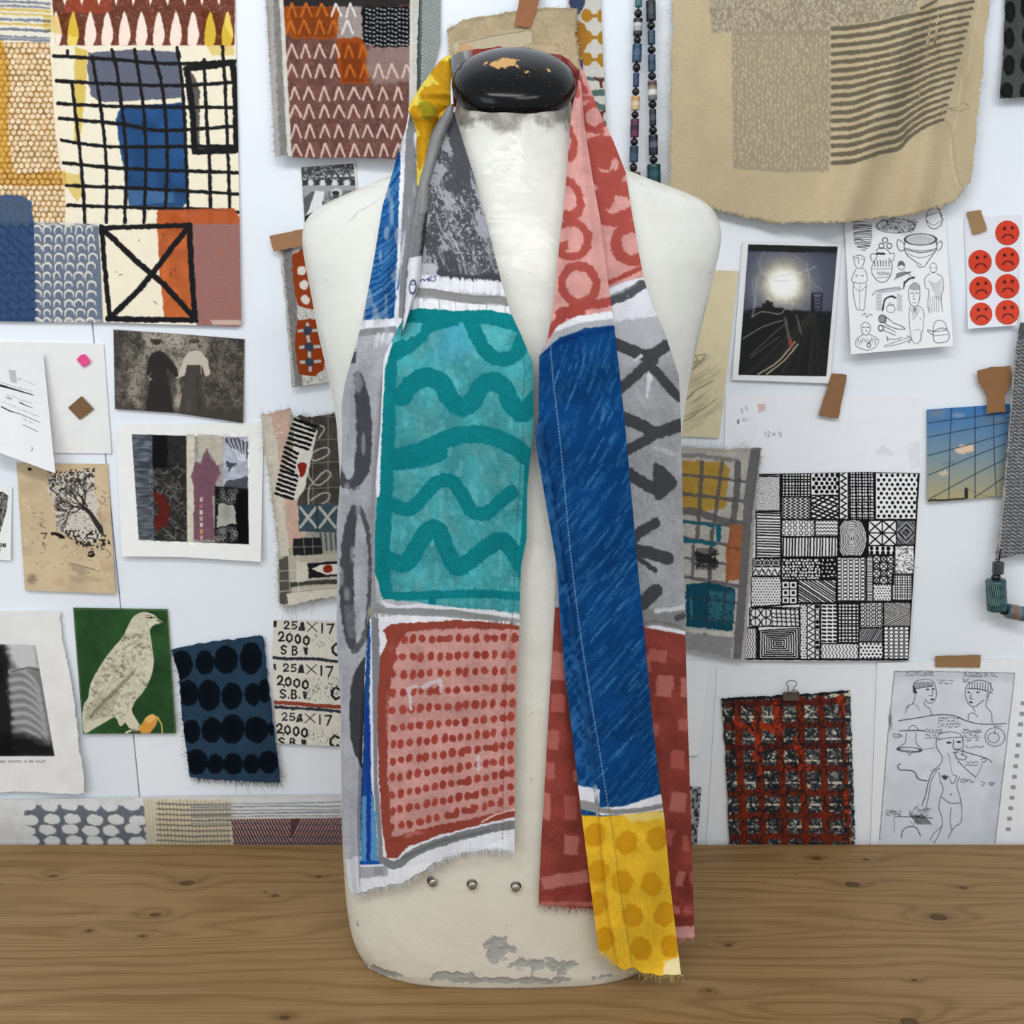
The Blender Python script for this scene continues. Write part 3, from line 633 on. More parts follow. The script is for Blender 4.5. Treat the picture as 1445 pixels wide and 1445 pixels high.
for p, w_ in [([(556, 452), (620, 444), (690, 446), (735, 458)], 24), ([(548, 500), (545, 600), (541, 700), (537, 800), (541, 838)], 26), ([(560, 496), (585, 480), (605, 458), (640, 448)], 24), ([(665, 455), (675, 478), (690, 500), (710, 507), (730, 498), (740, 470)], 21),
              ([(568, 560), (578, 545), (600, 532), (622, 540), (635, 562), (650, 575), (665, 568), (680, 545), (695, 538), (712, 548), (722, 570), (738, 582), (760, 560)], 27),
              ([(560, 645), (590, 638), (620, 624), (650, 614), (690, 615), (725, 630), (750, 650)], 25), ([(545, 650), (580, 650), (620, 640)], 24),
              ([(550, 712), (578, 718), (598, 700), (615, 682), (635, 678), (650, 695), (665, 720), (685, 725), (705, 708), (722, 695)], 20), ([(560, 655), (600, 642)], 18),
              ([(545, 790), (572, 795), (590, 770), (604, 748), (618, 748), (630, 775), (645, 800), (665, 790), (690, 770), (712, 765), (735, 795), (745, 810)], 25), ([(540, 842), (600, 840), (680, 838), (745, 842)], 12), ([(580, 855), (604, 862), (610, 850)], 12), ([(745, 660), (742, 720), (736, 800)], 10)]:
    c.line(p, w_, '0c7c83', .93, 1.8, sm=8)
    c.line(p, w_ * .55, '0f858b', .35, 3, sm=8, soft=6)
for p in [[(566, 455), (597, 456), (594, 468), (570, 482), (566, 468)], [(681, 465), (722, 465), (716, 484), (700, 492), (688, 484)]]: c.poly(p, '58b5bc', .9, rough=2)
c.mottle(.05, 3); c.within(None)
# left border of the teal, grey cross bands
c.line([(551, 485), (541, 520), (536, 620), (533, 700)], 5, WH, 1, 1); c.line([(528, 700), (526, 850)], 3, 'e2e3e8', .8, 1)
c.poly([(500, 700), (531, 690), (528, 780), (531, 850), (540, 855), (600, 858), (660, 862), (760, 880), (760, 890), (500, 890)], '97989a', rough=1)
c.poly([(537, 847), (560, 855), (600, 852), (650, 858), (700, 862), (735, 868), (735, 873), (680, 866), (600, 858), (545, 858)], WH, .9, rough=1)
c.line([(530, 862), (580, 862), (640, 864), (700, 873), (740, 882)], 7.5, '8f9091', rough=.8)
c.poly([(524, 872), (560, 868), (620, 870), (680, 875), (745, 888), (745, 1240), (490, 1275), (490, 900)], 'e6e8f0', rough=1)
for k in range(90):
    x = rg.uniform(528, 735); c.line([(x, 866 + (x - 528) * .06), (x, 873 + (x - 528) * .06 + rg.uniform(0, 4))], 1.2, 'f3f4f8', .8)
# red panel with spots
rp_ = [(547, 905), (541, 890), (552, 880), (600, 878), (640, 875), (690, 878), (745, 884), (745, 1150), (725, 1153), (680, 1163), (620, 1178), (575, 1195), (560, 1212), (546, 1210), (538, 1160), (534, 1080), (531, 1000), (535, 930)]
c.poly(rp_, '94473a', rough=1.6)
c.poly([(563, 905), (575, 892), (640, 887), (745, 889), (745, 1142), (700, 1148), (640, 1160), (585, 1172), (552, 1182), (546, 1120), (548, 1010), (556, 925)], 'c9958f', rough=2.5)
c.within(rp_, 1); c.mottle(.05, 3); c.mottle(.07, 25); c.mottle(0, 40, 30, col='d8a29c', thr=.2, a=.4)
rows = [(902, 13), (926, 13), (949, 13), (973, 13), (997, 13), (1021, 13), (1044, 14), (1066, 14), (1089, 14), (1112, 14), (1134, 14), (1156, 13), (1177, 10)]
for r_, (y0, n_) in enumerate(rows):
    for k in range(n_ + 1):
        t = k / n_; x = 556 + 14 * (r_ < 1) + t * 168 + rg.uniform(-1.8, 1.8) - r_ * .3
        y = y0 + (6 * (1 - t)) ** 1 - 3 - max(0, r_ - 3) * 3.0 * t * (1 if r_ < 12 else 1) + (r_ - 2) * 1.0 * (1 - t) + rg.uniform(-1.2, 1.2)
        if r_ > 10 and y > 1195 - (x - 546) * .27 - 6: pass
        c.ell(x, y, 4.6 + rg.uniform(-.7, .9), 5.8 + rg.uniform(-1, 1.3), rg.choice(['a2463a', '9c4238', 'a54b3f']), 1, rot=.2, rough=1.3)
        if rg.random() < .06: c.line([(x, y), (x + 12, y)], 8, '94473a', 1, 1)
for p, w_ in [([(560, 890), (600, 884), (660, 881), (745, 886)], 9), ([(543, 920), (539, 1000), (541, 1090), (547, 1180)], 12), ([(548, 1205), (580, 1188), (640, 1168), (700, 1154), (745, 1147)], 11)]: c.line(p, w_, '94473a', 1, 2, sm=6)
c.line([(560, 890), (545, 905)], 14, '94473a', 1, 1)
c.within(None)
c.line([(580, 1000), (577, 972), (588, 968)], 5, 'd6cbd0', .8, 1.5); c.line([(596, 970), (610, 963), (622, 960), (622, 975)], 6, 'cfc6cc', .85, 1.5); c.line([(675, 1068), (676, 1086)], 5, 'd9cdd0', .8, 1.5)
c.line([(728, 1142), (700, 1149), (680, 1160)], 2, 'efd9da', .9, .8)
c.line([(540, 1215), (560, 1220), (590, 1200), (640, 1183), (690, 1170), (745, 1160)], 12, '797b7c', .95, 1.2, sm=6); c.line([(570, 1210), (620, 1188), (690, 1172)], 4, '5f6163', .6, 1)
for k in range(230):
    t = rg.random(); x = 560 + 175 * t; y = 1226 - 52 * t + (8 * math.sin(t * 3.1)); c.line([(x, y), (x - 2, y + rg.uniform(5, 16))], rg.uniform(1, 2.4), 'f1f3f7', .7)
# dark line and blue at the left of the panel
c.poly([(524, 870), (534, 872), (536, 930), (532, 1000), (533, 1100), (540, 1190), (541, 1235), (528, 1235), (526, 1100), (524, 1000)], '83868c', 1, rough=1)
c.poly([(518, 875), (524, 876), (526, 1000), (528, 1120), (533, 1180), (533, 1222), (508, 1222), (508, 1100), (512, 1000)], 'dfe3ee', rough=.6)
c.poly([(521, 870), (523, 900), (521, 1000), (524, 1100), (530, 1160), (532, 1220), (509, 1222), (508, 1130), (513, 1050), (512, 1000), (516, 940)], '234d8e', rough=1.4)
c.poly([(511, 1125), (524, 1120), (531, 1150), (533, 1215), (508, 1216)], '5a95c4', rough=2.5); c.line([(519, 1000), (520, 1100), (520, 1218)], 6, '1a3f97', 1, 2); c.line([(508, 1217), (533, 1217)], 5, '1f56ab', 1, 1.5)
c.poly([(505, 1223), (545, 1220), (548, 1236), (505, 1240)], '9c9da3', .8, rough=1.2); c.line([(505, 1222), (540, 1221)], 3, WH)
stitch = cr([(736, 495), (741, 520), (738, 560), (737, 620), (732, 700), (727, 780), (725, 845), (720, 900), (714, 960), (711, 1060), (709, 1190)], 12)
sp_ = resamp(stitch, 230)
for k in range(0, 228, 2): c.line([tuple(sp_[k]), tuple(sp_[k + 1])], 1.1, '0b5f66' if sp_[k][1] < 870 else '7a3a34', .75)
Lm = [(628, 158), (612, 210), (600, 290), (592, 360), (578, 437), (560, 465), (541, 505), (537, 600), (528, 700), (526, 800), (522, 870), (514, 950), (511, 1050), (508, 1150), (504, 1262)]
Rm = [(641, 158), (655, 205), (672, 258), (691, 330), (708, 400), (720, 440), (735, 472), (752, 512), (753, 600), (744, 690), (743, 760), (735, 800), (733, 880), (729, 960), (727, 1100), (726, 1202)]
def fold1(px, py, u, v):
    g = np.clip((py - 440) / 300, 0, 1)
    e = np.exp(-((u - .93) / .05) ** 2)
    return .0035 * np.sin(u * 7 + py * .004 + .6) * g + .0015 * np.sin(u * 17 + py * .01) * g + .0012 * e + .003 * np.exp(-((u - .02) / .05) ** 2) * g + .006 * np.sin(py / 95.) * (1 - u) * .3
piece('inner_drop', c, [(628, 158), (641, 158)], [(504, 1264), (530, 1254), (570, 1246), (600, 1228), (625, 1212), (660, 1202), (695, 1198), (726, 1202)], Lm, Rm, yoff(.013, fold1), 1.2, 1.5, label='broad end with teal waves above red spots')
fringe([(504, 1262), (530, 1253), (570, 1245), (600, 1227), (625, 1211), (660, 1202), (695, 1198), (726, 1202)], lambda x, y: float(yoff(.013)(x, y)), 520, 9, ['eceef3', 'dfe2e8', 'f6f7f9'], scarf, 3, spread=.35)
# ---- 2 narrow outer strip on the left: blue, grey with dark ovals
c = Cv(465, 150, 620, 1275, 'a9abb2', 1.0, 12); c.mottle(.05, 3); c.mottle(.06, 25)
c.poly([(560, 160), (590, 160), (583, 300), (574, 452), (480, 462), (480, 300)], '154680', rough=1.2)
c.within([(560, 160), (590, 160), (583, 300), (574, 452), (480, 462), (480, 300)]); c.mottle(.1, 14)
for k in range(30):
    y = 205 + k * 8.6; r_ = rg.uniform(-3, 3)
    c.line([(575 - (y - 205) * .02 + r_, y), (556 - (y - 200) * .12 + r_, y + 34), (530 - (y - 200) * .16, y + 48 + r_), (505 - (y - 200) * .1, y + 78)], [1, 4.5, 4, 1], rg.choice(['3f7db4', '5890c2', '2f67a0']), rg.uniform(.6, .95), 1.6, .28, sm=6)
c.within(None)
c.poly([(550, 150), (610, 150), (604, 214), (560, 214)], '8a8b90'); c.line([(574, 160), (569, 210), (567, 260), (565, 330), (562, 400), (560, 455)], 7, WH, 1, 1.6); c.poly([(573, 182), (590, 175), (600, 200), (582, 330), (572, 470), (562, 470), (566, 330), (572, 220)], '84858a', rough=.8)
c.line([(586, 190), (589, 215), (592, 260)], 5, WH, .8, 1.5)
c.poly([(500, 452), (575, 448), (575, 462), (500, 466)], WH, rough=2); c.poly([(490, 466), (560, 460), (560, 470), (490, 476)], '8b8c90', rough=1); c.poly([(490, 478), (505, 476), (503, 490), (490, 492)], WH, .7, rough=1); c.poly([(492, 498), (503, 496), (502, 512), (490, 514)], '4c4e53', rough=1)
for k in range(30): x = rg.uniform(530, 556); c.line([(x, 470), (x - 4, 470 + rg.uniform(8, 20))], 1.3, 'e4e6ec', .6)
c.line([(505, 530), (511, 560), (514, 610), (512, 650), (508, 670), (496, 683), (484, 680), (480, 660)], [12, 20, 22, 22, 20, 14, 12, 6], '4a4c51', 1, 2, .05, sm=8)
c.line([(490, 540), (486, 600), (484, 660)], 9, 'b4b5bc', .5, 2, sm=4); c.line([(484, 685), (498, 692), (506, 686)], 5, '55575c', .8, 2, .5)
c.line([(500, 718), (492, 760), (489, 820), (491, 870), (496, 910)], [12, 18, 20, 20, 12], '4a4c51', 1, 2, .05, sm=8); c.line([(505, 716), (515, 735), (521, 770), (522, 830), (519, 880), (511, 905), (500, 918)], [8, 7, 5, 6, 8, 9, 10], '55575c', 1, 2, .12, sm=8)
for k in range(14): x = 486 + k * 1.5; c.line([(x, 855), (x + 3, 885), (x + 7, 900)], 1, '8d8f95', .6, .5)
c.line([(515, 930), (507, 960), (505, 1010), (508, 1050), (516, 1085)], [6, 20, 24, 22, 10], '3f4145', 1, 1.5, sm=8)
c.mottle(0, 30, 8, col='bcbec6', thr=.35, a=.5)
c.line([(522, 860), (524, 880)], 2, 'd9c430', .8)
c.poly([(484, 1215), (515, 1205), (515, 1275), (484, 1275)], 'e3e5ec', .8, rough=3)
L2 = [(577, 158), (572, 184), (564, 208), (552, 250), (540, 290), (527, 370), (512, 450), (500, 495), (487, 540), (482, 570), (483, 620), (480, 680), (475, 740), (476, 800), (475, 900), (481, 1000), (482, 1100), (484, 1190), (492, 1250), (497, 1262)]
R2 = [(602, 158), (598, 240), (584, 330), (577, 400), (568, 450), (550, 500), (540, 560), (534, 700), (528, 840), (519, 880), (514, 960), (511, 1060), (510, 1150), (512, 1260)]
def fold2(px, py, u, v):
    g = np.clip((py - 860) / 60, 0, 1); h_ = np.clip((py - 200) / 60, 0, 1) * np.clip((480 - py) / 60, 0, 1)
    return .0065 * g * np.clip((1 - u) * 3 + .3, 0, 1) + .004 * np.sin(u * 6 + 1) * h_ + .002 * np.sin(u * 9 + py * .012) + .004 * (1 - (2 * u - 1) ** 2)
piece('outer_drop', c, [(577, 158), (602, 158)], [(497, 1262), (512, 1260)], L2, R2, yoff(.0075, fold2), 1.0, .6, label='narrow grey and blue strip behind the teal end')
fringe([(497, 1260), (512, 1258)], lambda x, y: float(yoff(.014)(x, y)), 40, 6, ['eceef3'], scarf, 4, spread=.35)
# ---- 3 grey rolled fold beside the neck
c = Cv(555, 140, 650, 480, '77787a', 1.0, 13); c.mottle(.08, 4)
c.poly([(633, 148), (650, 160), (622, 215), (610, 262), (604, 300), (592, 300), (598, 240), (610, 200)], '8c8d8c', rough=1); c.line([(634, 152), (611, 195), (596, 250), (584, 320), (577, 380), (572, 470)], 5, '8b8c8b', .9, 1.5, sm=6)
c.line([(604, 300), (598, 340), (594, 400)], 7, '3c3e41', .9, 2, .1, sm=4); c.poly([(577, 365), (596, 360), (596, 470), (568, 470)], 'dfe1e7', rough=1.5); c.line([(571, 380), (567, 430), (566, 472)], 1.8, '3a3b3e', .9)  # last thin dark line paints in the shade of the crease
c.ell(582.5, 405, 4.6, 9.3, '3a3f6e', 1, ring=1.5, rot=.08); c.line([(579, 402), (583, 401), (587, 402)], 1.3, '3a3f6e', .9)
def fold3(px, py, u, v): return .010 * np.sin(np.clip(u, 0, 1) * math.pi) ** .7 + .006 * np.clip((260 - py) / 100, 0, 1)
piece('neck_fold', c, [(632, 148), (641, 150)], [(566, 474), (578, 440)], [(632, 148), (622, 163), (607, 190), (593, 240), (580, 320), (573, 380), (566, 474)], [(641, 150), (638, 168), (625, 198), (613, 236), (606, 262), (604, 300), (598, 350), (592, 400), (578, 440)], yoff(.012, fold3), 1.0, label='grey rolled edge')
# ---- 4 yellow rolled fold over the shoulder of the neck
c = Cv(568, 66, 670, 275, 'e6cf55', 1.0, 14); c.mottle(.08, 6)
for p in [[(606, 96), (622, 86), (645, 92), (652, 120), (640, 132), (618, 118)], [(592, 132), (612, 118), (634, 132), (638, 152), (622, 166), (606, 152)], [(578, 158), (590, 148), (622, 156), (626, 172), (606, 196), (590, 184)], [(584, 196), (604, 192), (600, 226), (592, 240), (586, 224)]]: c.poly(p, 'bf8c18', .95, rough=2.5, sm=5)
c.poly([(590, 146), (606, 144), (618, 156), (606, 168), (594, 162)], '8f8420', .9, rough=2, sm=5); c.poly([(633, 82), (644, 88), (658, 104), (648, 112), (638, 100)], '6d5f1c', .9, rough=2, sm=4)
c.mottle(.06, 5)
def fold4(px, py, u, v): return .004 + .017 * np.sin(np.clip(u, 0, 1) * math.pi) ** .6 * np.clip(1.15 - v, .15, 1) + .005 * np.sin(py / 16.) * u
piece('shoulder_fold', c, [(633, 77), (640, 80), (645, 88)], [(588, 262), (592, 262)], [(633, 77), (622, 84), (612, 97), (595, 120), (578, 147), (576, 155), (583, 171), (588, 188), (588, 225), (588, 262)], [(645, 88), (639, 100), (635.5, 118), (636, 138), (636, 150), (624, 160), (615, 178), (606, 205), (598, 235), (592, 262)], yoff(.010, fold4), 1.1, label='yellow spotted roll of cloth')
c = Cv(598, 140, 648, 260, 'd9a829', 1.0, 15); c.mottle(.06, 5); c.poly([(598, 140), (648, 140), (640, 150), (618, 162)], 'c08e1c', .8, rough=1)
piece('shoulder_fold', c, [(630, 150), (641, 146)], [(598, 236), (602, 238)], [(630, 150), (617, 160), (618, 170), (607, 205), (598, 236)], [(641, 146), (634, 160), (622, 178), (612, 208), (602, 238)], yoff(.014, lambda a, b_, u, v: .008 * np.sin(u * math.pi)), 1.0)
# ---- 5 band round the back of the neck
c = Cv(630, 55, 840, 210, 'b0504a', 1.0, 16); c.mottle(.1, 8); c.poly([(630, 60), (664, 66), (668, 100), (630, 120)], 'e4e5ea', rough=1.5); c.poly([(640, 72), (652, 70), (660, 96), (650, 104)], 'a9a9ac', .9, rough=1.5)
c.line([(664, 72), (668, 92), (690, 76), (702, 68)], 6, '8f3d3c', .5, 2); c.line([(780, 72), (800, 90), (812, 110)], 7, '9b4442', .7, 2, sm=4); c.poly([(795, 78), (815, 84), (820, 105), (806, 95)], 'c97a78', .8, rough=2)
def backY(px, py, u, v):
    s_ = np.clip((px - 728) / 94, -1, 1); return YC - .012 + .075 * np.sqrt(np.clip(1 - s_ ** 2, 0, 1)) + .0025 * np.sin(px * .21) + .03 * (v - .5) * .3
piece('neck_band', c, [(636, 80), (650, 73), (664, 70), (690, 68), (704, 65), (722, 71), (750, 76), (770, 75), (790, 77), (803, 84), (818, 100)], [(640, 150), (728, 190), (815, 160)], None, None, backY, 1.0, label='red band round the back of the neck') if False else link('neck_band', sheet_mesh('neck_band', [(636, 80), (650, 73), (664, 70), (690, 68), (704, 65), (722, 71), (750, 76), (770, 75), (790, 77), (803, 84), (818, 100)], [(640, 150), (728, 175), (815, 160)], None, None, c, backY, 1.0, .4, .0009), 'scarf_cloth', scarf, 'red band round the back of the neck')
# ---- 6 outer right drop: pink rings, grey crosses, red squares
c = Cv(750, 85, 990, 1345, 'aaacb1', 1.0, 17); c.mottle(.06, 4); c.mottle(.05, 30)
c.poly([(800, 85), (830, 85), (880, 200), (912, 392), (860, 405), (800, 410), (780, 300)], 'd59a94', rough=1)
c.within([(800, 85), (830, 85), (880, 200), (912, 392), (860, 405), (800, 410), (780, 300)]); c.mottle(.06, 12)
RC = 'a84d45'
for cx, cy, rx, ry, rg_, a_ in [(838, 165, 17, 17, 9, .1), (852, 228, 24, 27, 20, 0), (868, 288, 26, 22, 19, 0), (893, 344, 24, 24, 16, 0)]: c.ell(cx, cy, rx, ry, RC, .95, ring=rg_, rough=2.5, rot=-.3)
for p in [[(829, 215), (850, 200), (866, 215), (860, 240), (836, 238)], [(846, 270), (862, 262), (868, 285), (852, 300)]]: c.poly(p, RC, .95, rough=3)
c.ell(868, 232, 5, 9, 'd59a94', 1, rough=2); c.ell(880, 286, 10, 9, 'd59a94', 1, rough=3); c.ell(898, 344, 10, 10, 'd59a94', 1, rough=3)
c.line([(812, 100), (818, 118), (826, 128)], 10, 'a64640', .9, 2); c.line([(822, 138), (836, 140)], 8, RC, .8, 2); c.line([(822, 160), (828, 182), (850, 186)], 7, RC, .9, 2, sm=5)
c.line([(858, 400), (905, 378)], 7, RC, 1, 2); c.within(None)
c.poly([(858, 408), (885, 396), (915, 390), (935, 440), (920, 452), (870, 462), (860, 450)], 'e4e6ee', rough=1); c.line([(860, 425), (885, 416), (905, 402), (920, 400)], 13, '55575c', 1, 2, .1, sm=4); c.line([(862, 418), (900, 400)], 3, '7b7d82', .7, 2)
c.poly([(868, 452), (930, 446), (950, 500), (870, 520)], 'b9bbc1', rough=3)
DK = '4a4c50'
for p, w_ in [([(862, 482), (890, 494), (915, 502), (940, 488), (955, 482)], 17), ([(870, 552), (885, 540), (905, 522), (922, 508)], 15), ([(915, 512), (935, 535), (955, 558), (962, 562)], 13),
              ([(880, 590), (905, 600), (925, 610), (950, 603), (966, 598)], 18), ([(884, 636), (905, 625), (925, 612)], 15), ([(888, 668), (905, 680), (925, 690), (945, 684)], 17),
              ([(893, 762), (905, 750), (925, 738)], 15), ([(895, 776), (915, 780), (935, 786), (942, 788)], 18), ([(896, 785), (925, 805)], 7), ([(899, 860), (912, 846), (925, 834)], 20)]: c.line(p, w_, DK, 1, 1.5, .04, sm=6)
c.poly([(922, 655), (940, 662), (955, 680), (945, 695), (925, 705)], DK, rough=1.5, sm=4)
c.line([(896, 508), (905, 503)], 5, 'e6e7ec', .9, 1.5); c.line([(917, 530), (913, 562)], [8, 2], 'dfe0e6', .9, 1.5); c.line([(925, 632), (950, 640)], 5, 'cfd1d7', .7, 2, .3)
c.poly([(900, 862), (930, 858), (968, 858), (972, 892), (900, 892)], '8d8e8e', rough=1); c.line([(925, 862), (950, 860), (968, 856)], 6, 'dfe0e4', .9, 1.5, .2); c.line([(905, 880), (925, 876), (960, 884)], 3, '6f7070', .8, 1); c.line([(905, 889), (925, 885), (968, 894)], 6, 'ebecf2', 1, 1)
c.line([(956, 872), (968, 868)], 9, DK, .9, 1)
c.poly([(750, 858), (800, 856), (880, 880), (905, 884), (925, 888), (972, 897), (990, 1345), (750, 1345)], '8e423a', rough=1)
c.within([(750, 858), (800, 856), (905, 884), (972, 897), (990, 1345), (750, 1345)]); c.mottle(.09, 20); c.mottle(.05, 3)
for (x, y, w_, h_, a_) in [(928, 925, 26, 18, .1), (912, 935, 14, 26, 0), (938, 968, 24, 32, .1), (965, 970, 9, 30, 0), (964, 1022, 14, 18, 0), (956, 1072, 18, 28, .1), (957, 1132, 22, 30, .1), (943, 1182, 13, 24, .2), (967, 1190, 9, 24, 0), (960, 1240, 11, 22, .15), (953, 1283, 14, 12, .1), (970, 1284, 10, 10, .1), (976, 1240, 6, 20, 0),
                           (787, 940, 20, 42, 0), (787, 992, 20, 28, .05), (780, 1044, 16, 30, 0), (776, 1088, 14, 26, 0), (771, 1138, 12, 40, 0), (805, 1140, 18, 36, 0), (806, 1192, 20, 30, 0), (815, 1095, 12, 18, 0), (925, 1030, 10, 20, 0)]:
    c.poly([(x - w_ / 2 + a_ * h_ / 2, y - h_ / 2), (x + w_ / 2 + a_ * h_ / 2, y - h_ / 2 + 2), (x + w_ / 2 - a_ * h_ / 2, y + h_ / 2), (x - w_ / 2 - a_ * h_ / 2, y + h_ / 2 - 2)], rg.choice(['b96a60', 'b5625a', 'c27a72']), .85, rough=2.2)
c.poly([(762, 1238), (790, 1232), (830, 1228), (832, 1245), (765, 1256)], 'c07a75', .85, rough=2.5); c.line([(762, 1262), (835, 1256)], 7, '8f3a33', .7, 2); c.poly([(945, 1308), (985, 1306), (985, 1340), (945, 1340)], 'd8a3a0', .9, rough=3); c.line([(760, 1276), (840, 1276)], 7, 'bf756d', .8, 2)
c.within(None)
L6 = [(819, 98), (814, 200), (812, 300), (800, 450), (790, 600), (785, 750), (783, 860), (776, 980), (768, 1120), (763, 1200), (760, 1276)]
R6 = [(823, 98), (832, 122), (845, 156), (866, 200), (883, 243), (890, 290), (897, 330), (903, 365), (909, 395), (920, 430), (938, 470), (952, 512), (958, 530), (961, 600), (963, 700), (965, 800), (967, 885), (970, 1000), (974, 1120), (977, 1220), (980, 1324)]
def fold6(px, py, u, v):
    xc_ = np.interp(py, [380, 520, 700, 900, 1320], [880, 917, 924, 927, 932]); g = np.clip((py - 380) / 60, 0, 1)
    st = 1 / (1 + np.exp(-(px - xc_) / 1.6))
    xb = np.interp(py, [860, 1280], [795, 800])
    return .0035 * st * g + .002 * np.sin(u * 11 + py * .006) * np.clip((py - 200) / 200, 0, 1) + .003 * np.sin(u * 5) * g - .004 * np.exp(-((px - xb - 15) / 14) ** 2) * np.clip((py - 860) / 60, 0, 1)
piece('outer_drop', c, [(819, 98), (823, 98)], [(760, 1276), (800, 1280), (838, 1282), (870, 1292), (905, 1305), (940, 1318), (960, 1326), (980, 1324)], L6, R6, yoff(.008, fold6), 1.0, 1.2, label='outer end with grey crosses above red squares')
fringe([(760, 1276), (800, 1279), (838, 1281)], lambda x, y: float(yoff(.008)(x, y)), 130, 10, ['9d4a42', 'b0605a', 'c08078'], scarf, 5, spread=.4)
fringe([(940, 1318), (960, 1326), (980, 1324)], lambda x, y: float(yoff(.010)(x, y)), 60, 8, ['c98d88', 'dcb0ac', 'b0605a'], scarf, 6, spread=.4)
# ---- 7 inner right drop on top: pink rings, blue strokes, yellow spots
c = Cv(745, 100, 970, 1390, '0f4279', 1.0, 18)
c.poly([(745, 100), (880, 100), (880, 452), (840, 456), (800, 466), (765, 492), (745, 500)], 'd69c96', rough=1)
c.within([(745, 100), (880, 100), (880, 452), (840, 456), (800, 466), (745, 500)]); c.mottle(.05, 14); c.mottle(.03, 3)
for cx, cy, rx, ry, w_, rot in [(800, 280, 18, 26, 10, -.35), (806, 338, 24, 24, 11, -.5), (817, 401, 24, 26, 12, -.2), (800, 200, 10, 20, 9, -.2)]: c.ell(cx, cy, rx, ry, RC, .95, ring=w_, rough=2.2, rot=rot)
c.line([(790, 442), (820, 432), (850, 428), (870, 424)], 13, RC, 1, 2.5); c.line([(775, 470), (795, 445), (820, 440)], 14, RC, 1, 2.5); c.line([(812, 118), (815, 135)], 8, RC, .8, 2); c.poly([(787, 345), (800, 338), (802, 352), (790, 356)], RC, .9, rough=2)
c.within(None)
c.poly([(786, 460), (815, 446), (870, 438), (870, 452), (820, 458), (790, 472), (770, 488)], 'eceef5', rough=1.4); c.poly([(782, 468), (820, 455), (872, 449), (872, 459), (825, 463), (790, 478), (758, 505)], 'b0b2b8', rough=.8)
blp = [(757, 505), (790, 476), (830, 463), (875, 458), (945, 1130), (900, 1138), (846, 1140), (830, 1120), (815, 1108), (745, 600)]
c.poly(blp, '0d3f76', rough=.8); c.within(blp); c.mottle(.10, 30); c.mottle(.04, 3)
dk = [(757, 500), (875, 458)]
for k in range(900):
    x = rg.uniform(745, 950); y = rg.uniform(466, 1140)
    t = (y - 460) / 680; sl = .25 + .55 * min(1, t * 2.2)
    den = .75 if (y < 640 or y > 900) else .55
    if rg.random() > den + .2: continue
    l = rg.uniform(10, 40)
    c.line([(x, y), (x - l * .5 * sl - rg.uniform(0, 2), y + l * .5), (x - l * sl, y + l * .95)], [1, rg.uniform(1.6, 3.2), .8], rg.choice(['2a639c', '3873a8', '4480b2', '235a92']), rg.uniform(.45, .95), 1, .28, sm=3)
c.line([(765, 500), (800, 478), (870, 462)], 4, '0c2f6e', .8, 1.5)
c.within(None)
crs = [(765, 590), (772, 640), (785, 720), (797, 800), (810, 880), (823, 960), (835, 1040), (843, 1120), (848, 1200), (856, 1280), (872, 1370)]
c.within([(750, 560)] + crs[:9] + [(815, 1160), (740, 900)]); c.mottle(0, 12, 6, col='3c77b4', thr=-.1, a=.5); c.within(None)
c.poly([(815, 1108), (846, 1114), (846, 1148), (815, 1140)], 'e8eaf2', rough=1); c.poly([(815, 1128), (846, 1134), (846, 1146), (815, 1142)], '97989a', rough=.8)
c.poly([(845, 1140), (880, 1138), (940, 1118), (945, 1142), (900, 1150), (845, 1150)], 'eceef5', rough=.8); c.line([(842, 1143), (870, 1146), (905, 1143), (942, 1136)], 7, '8e8f8c', 1, .8)
c.poly([(818, 1150), (848, 1152), (880, 1150), (944, 1143), (970, 1390), (820, 1390)], 'eebf33', rough=1)
c.within([(818, 1150), (848, 1152), (944, 1143), (970, 1390), (820, 1390)]); c.mottle(.05, 20); c.mottle(.03, 3)
for cx, cy in [(838, 1178), (884, 1189), (928, 1184), (845, 1230), (879, 1245), (921, 1248), (843, 1275), (893, 1292), (938, 1290), (850, 1325), (906, 1338), (948, 1335), (958, 1240)]:
    c.ell(cx + rg.uniform(-2, 2), cy, 15, 17, 'd5991a', .9, rough=2.2, rot=rg.uniform(-.5, .5)); c.ell(cx - 2, cy, 8, 9, 'dba325', .5, rough=3, soft=5)
c.poly([(880, 1150), (944, 1145), (945, 1155), (890, 1160)], 'f3dc84', .8, rough=2); c.poly([(835, 1345), (860, 1350), (868, 1368), (835, 1365)], 'f0dd9a', .8, rough=3); c.poly([(938, 1358), (965, 1345), (968, 1385), (935, 1385)], 'f3e8bd', .9, rough=3)
c.within(None)
st = resamp(cr([(777, 490), (781, 540), (788, 600), (796, 680), (803, 760), (812, 840), (823, 920), (836, 1000), (846, 1060), (857, 1130), (866, 1180), (873, 1240), (882, 1300), (893, 1365)], 8), 360)
for k in range(0, 358, 2): c.line([tuple(st[k]), tuple(st[k + 1])], 1.15, 'aebfd8' if st[k][1] < 1135 else '7d6a2c', .9)
L7 = [(815, 112), (812, 132), (808, 150), (805, 172), (801, 230), (796, 290), (790, 340), (785, 390), (781, 430), (773, 478), (761, 503), (760, 560), (760, 590), (755, 612), (760, 650), (772, 720), (786, 800), (790, 870), (797, 950), (808, 1040), (816, 1110), (822, 1160), (832, 1240), (845, 1345)]
R7 = [(820, 116), (825, 180), (836, 250), (847, 310), (857, 390), (866, 455), (876, 540), (884, 620), (893, 720), (900, 800), (910, 900), (919, 1000), (930, 1100), (937, 1150), (947, 1260), (961, 1375)]
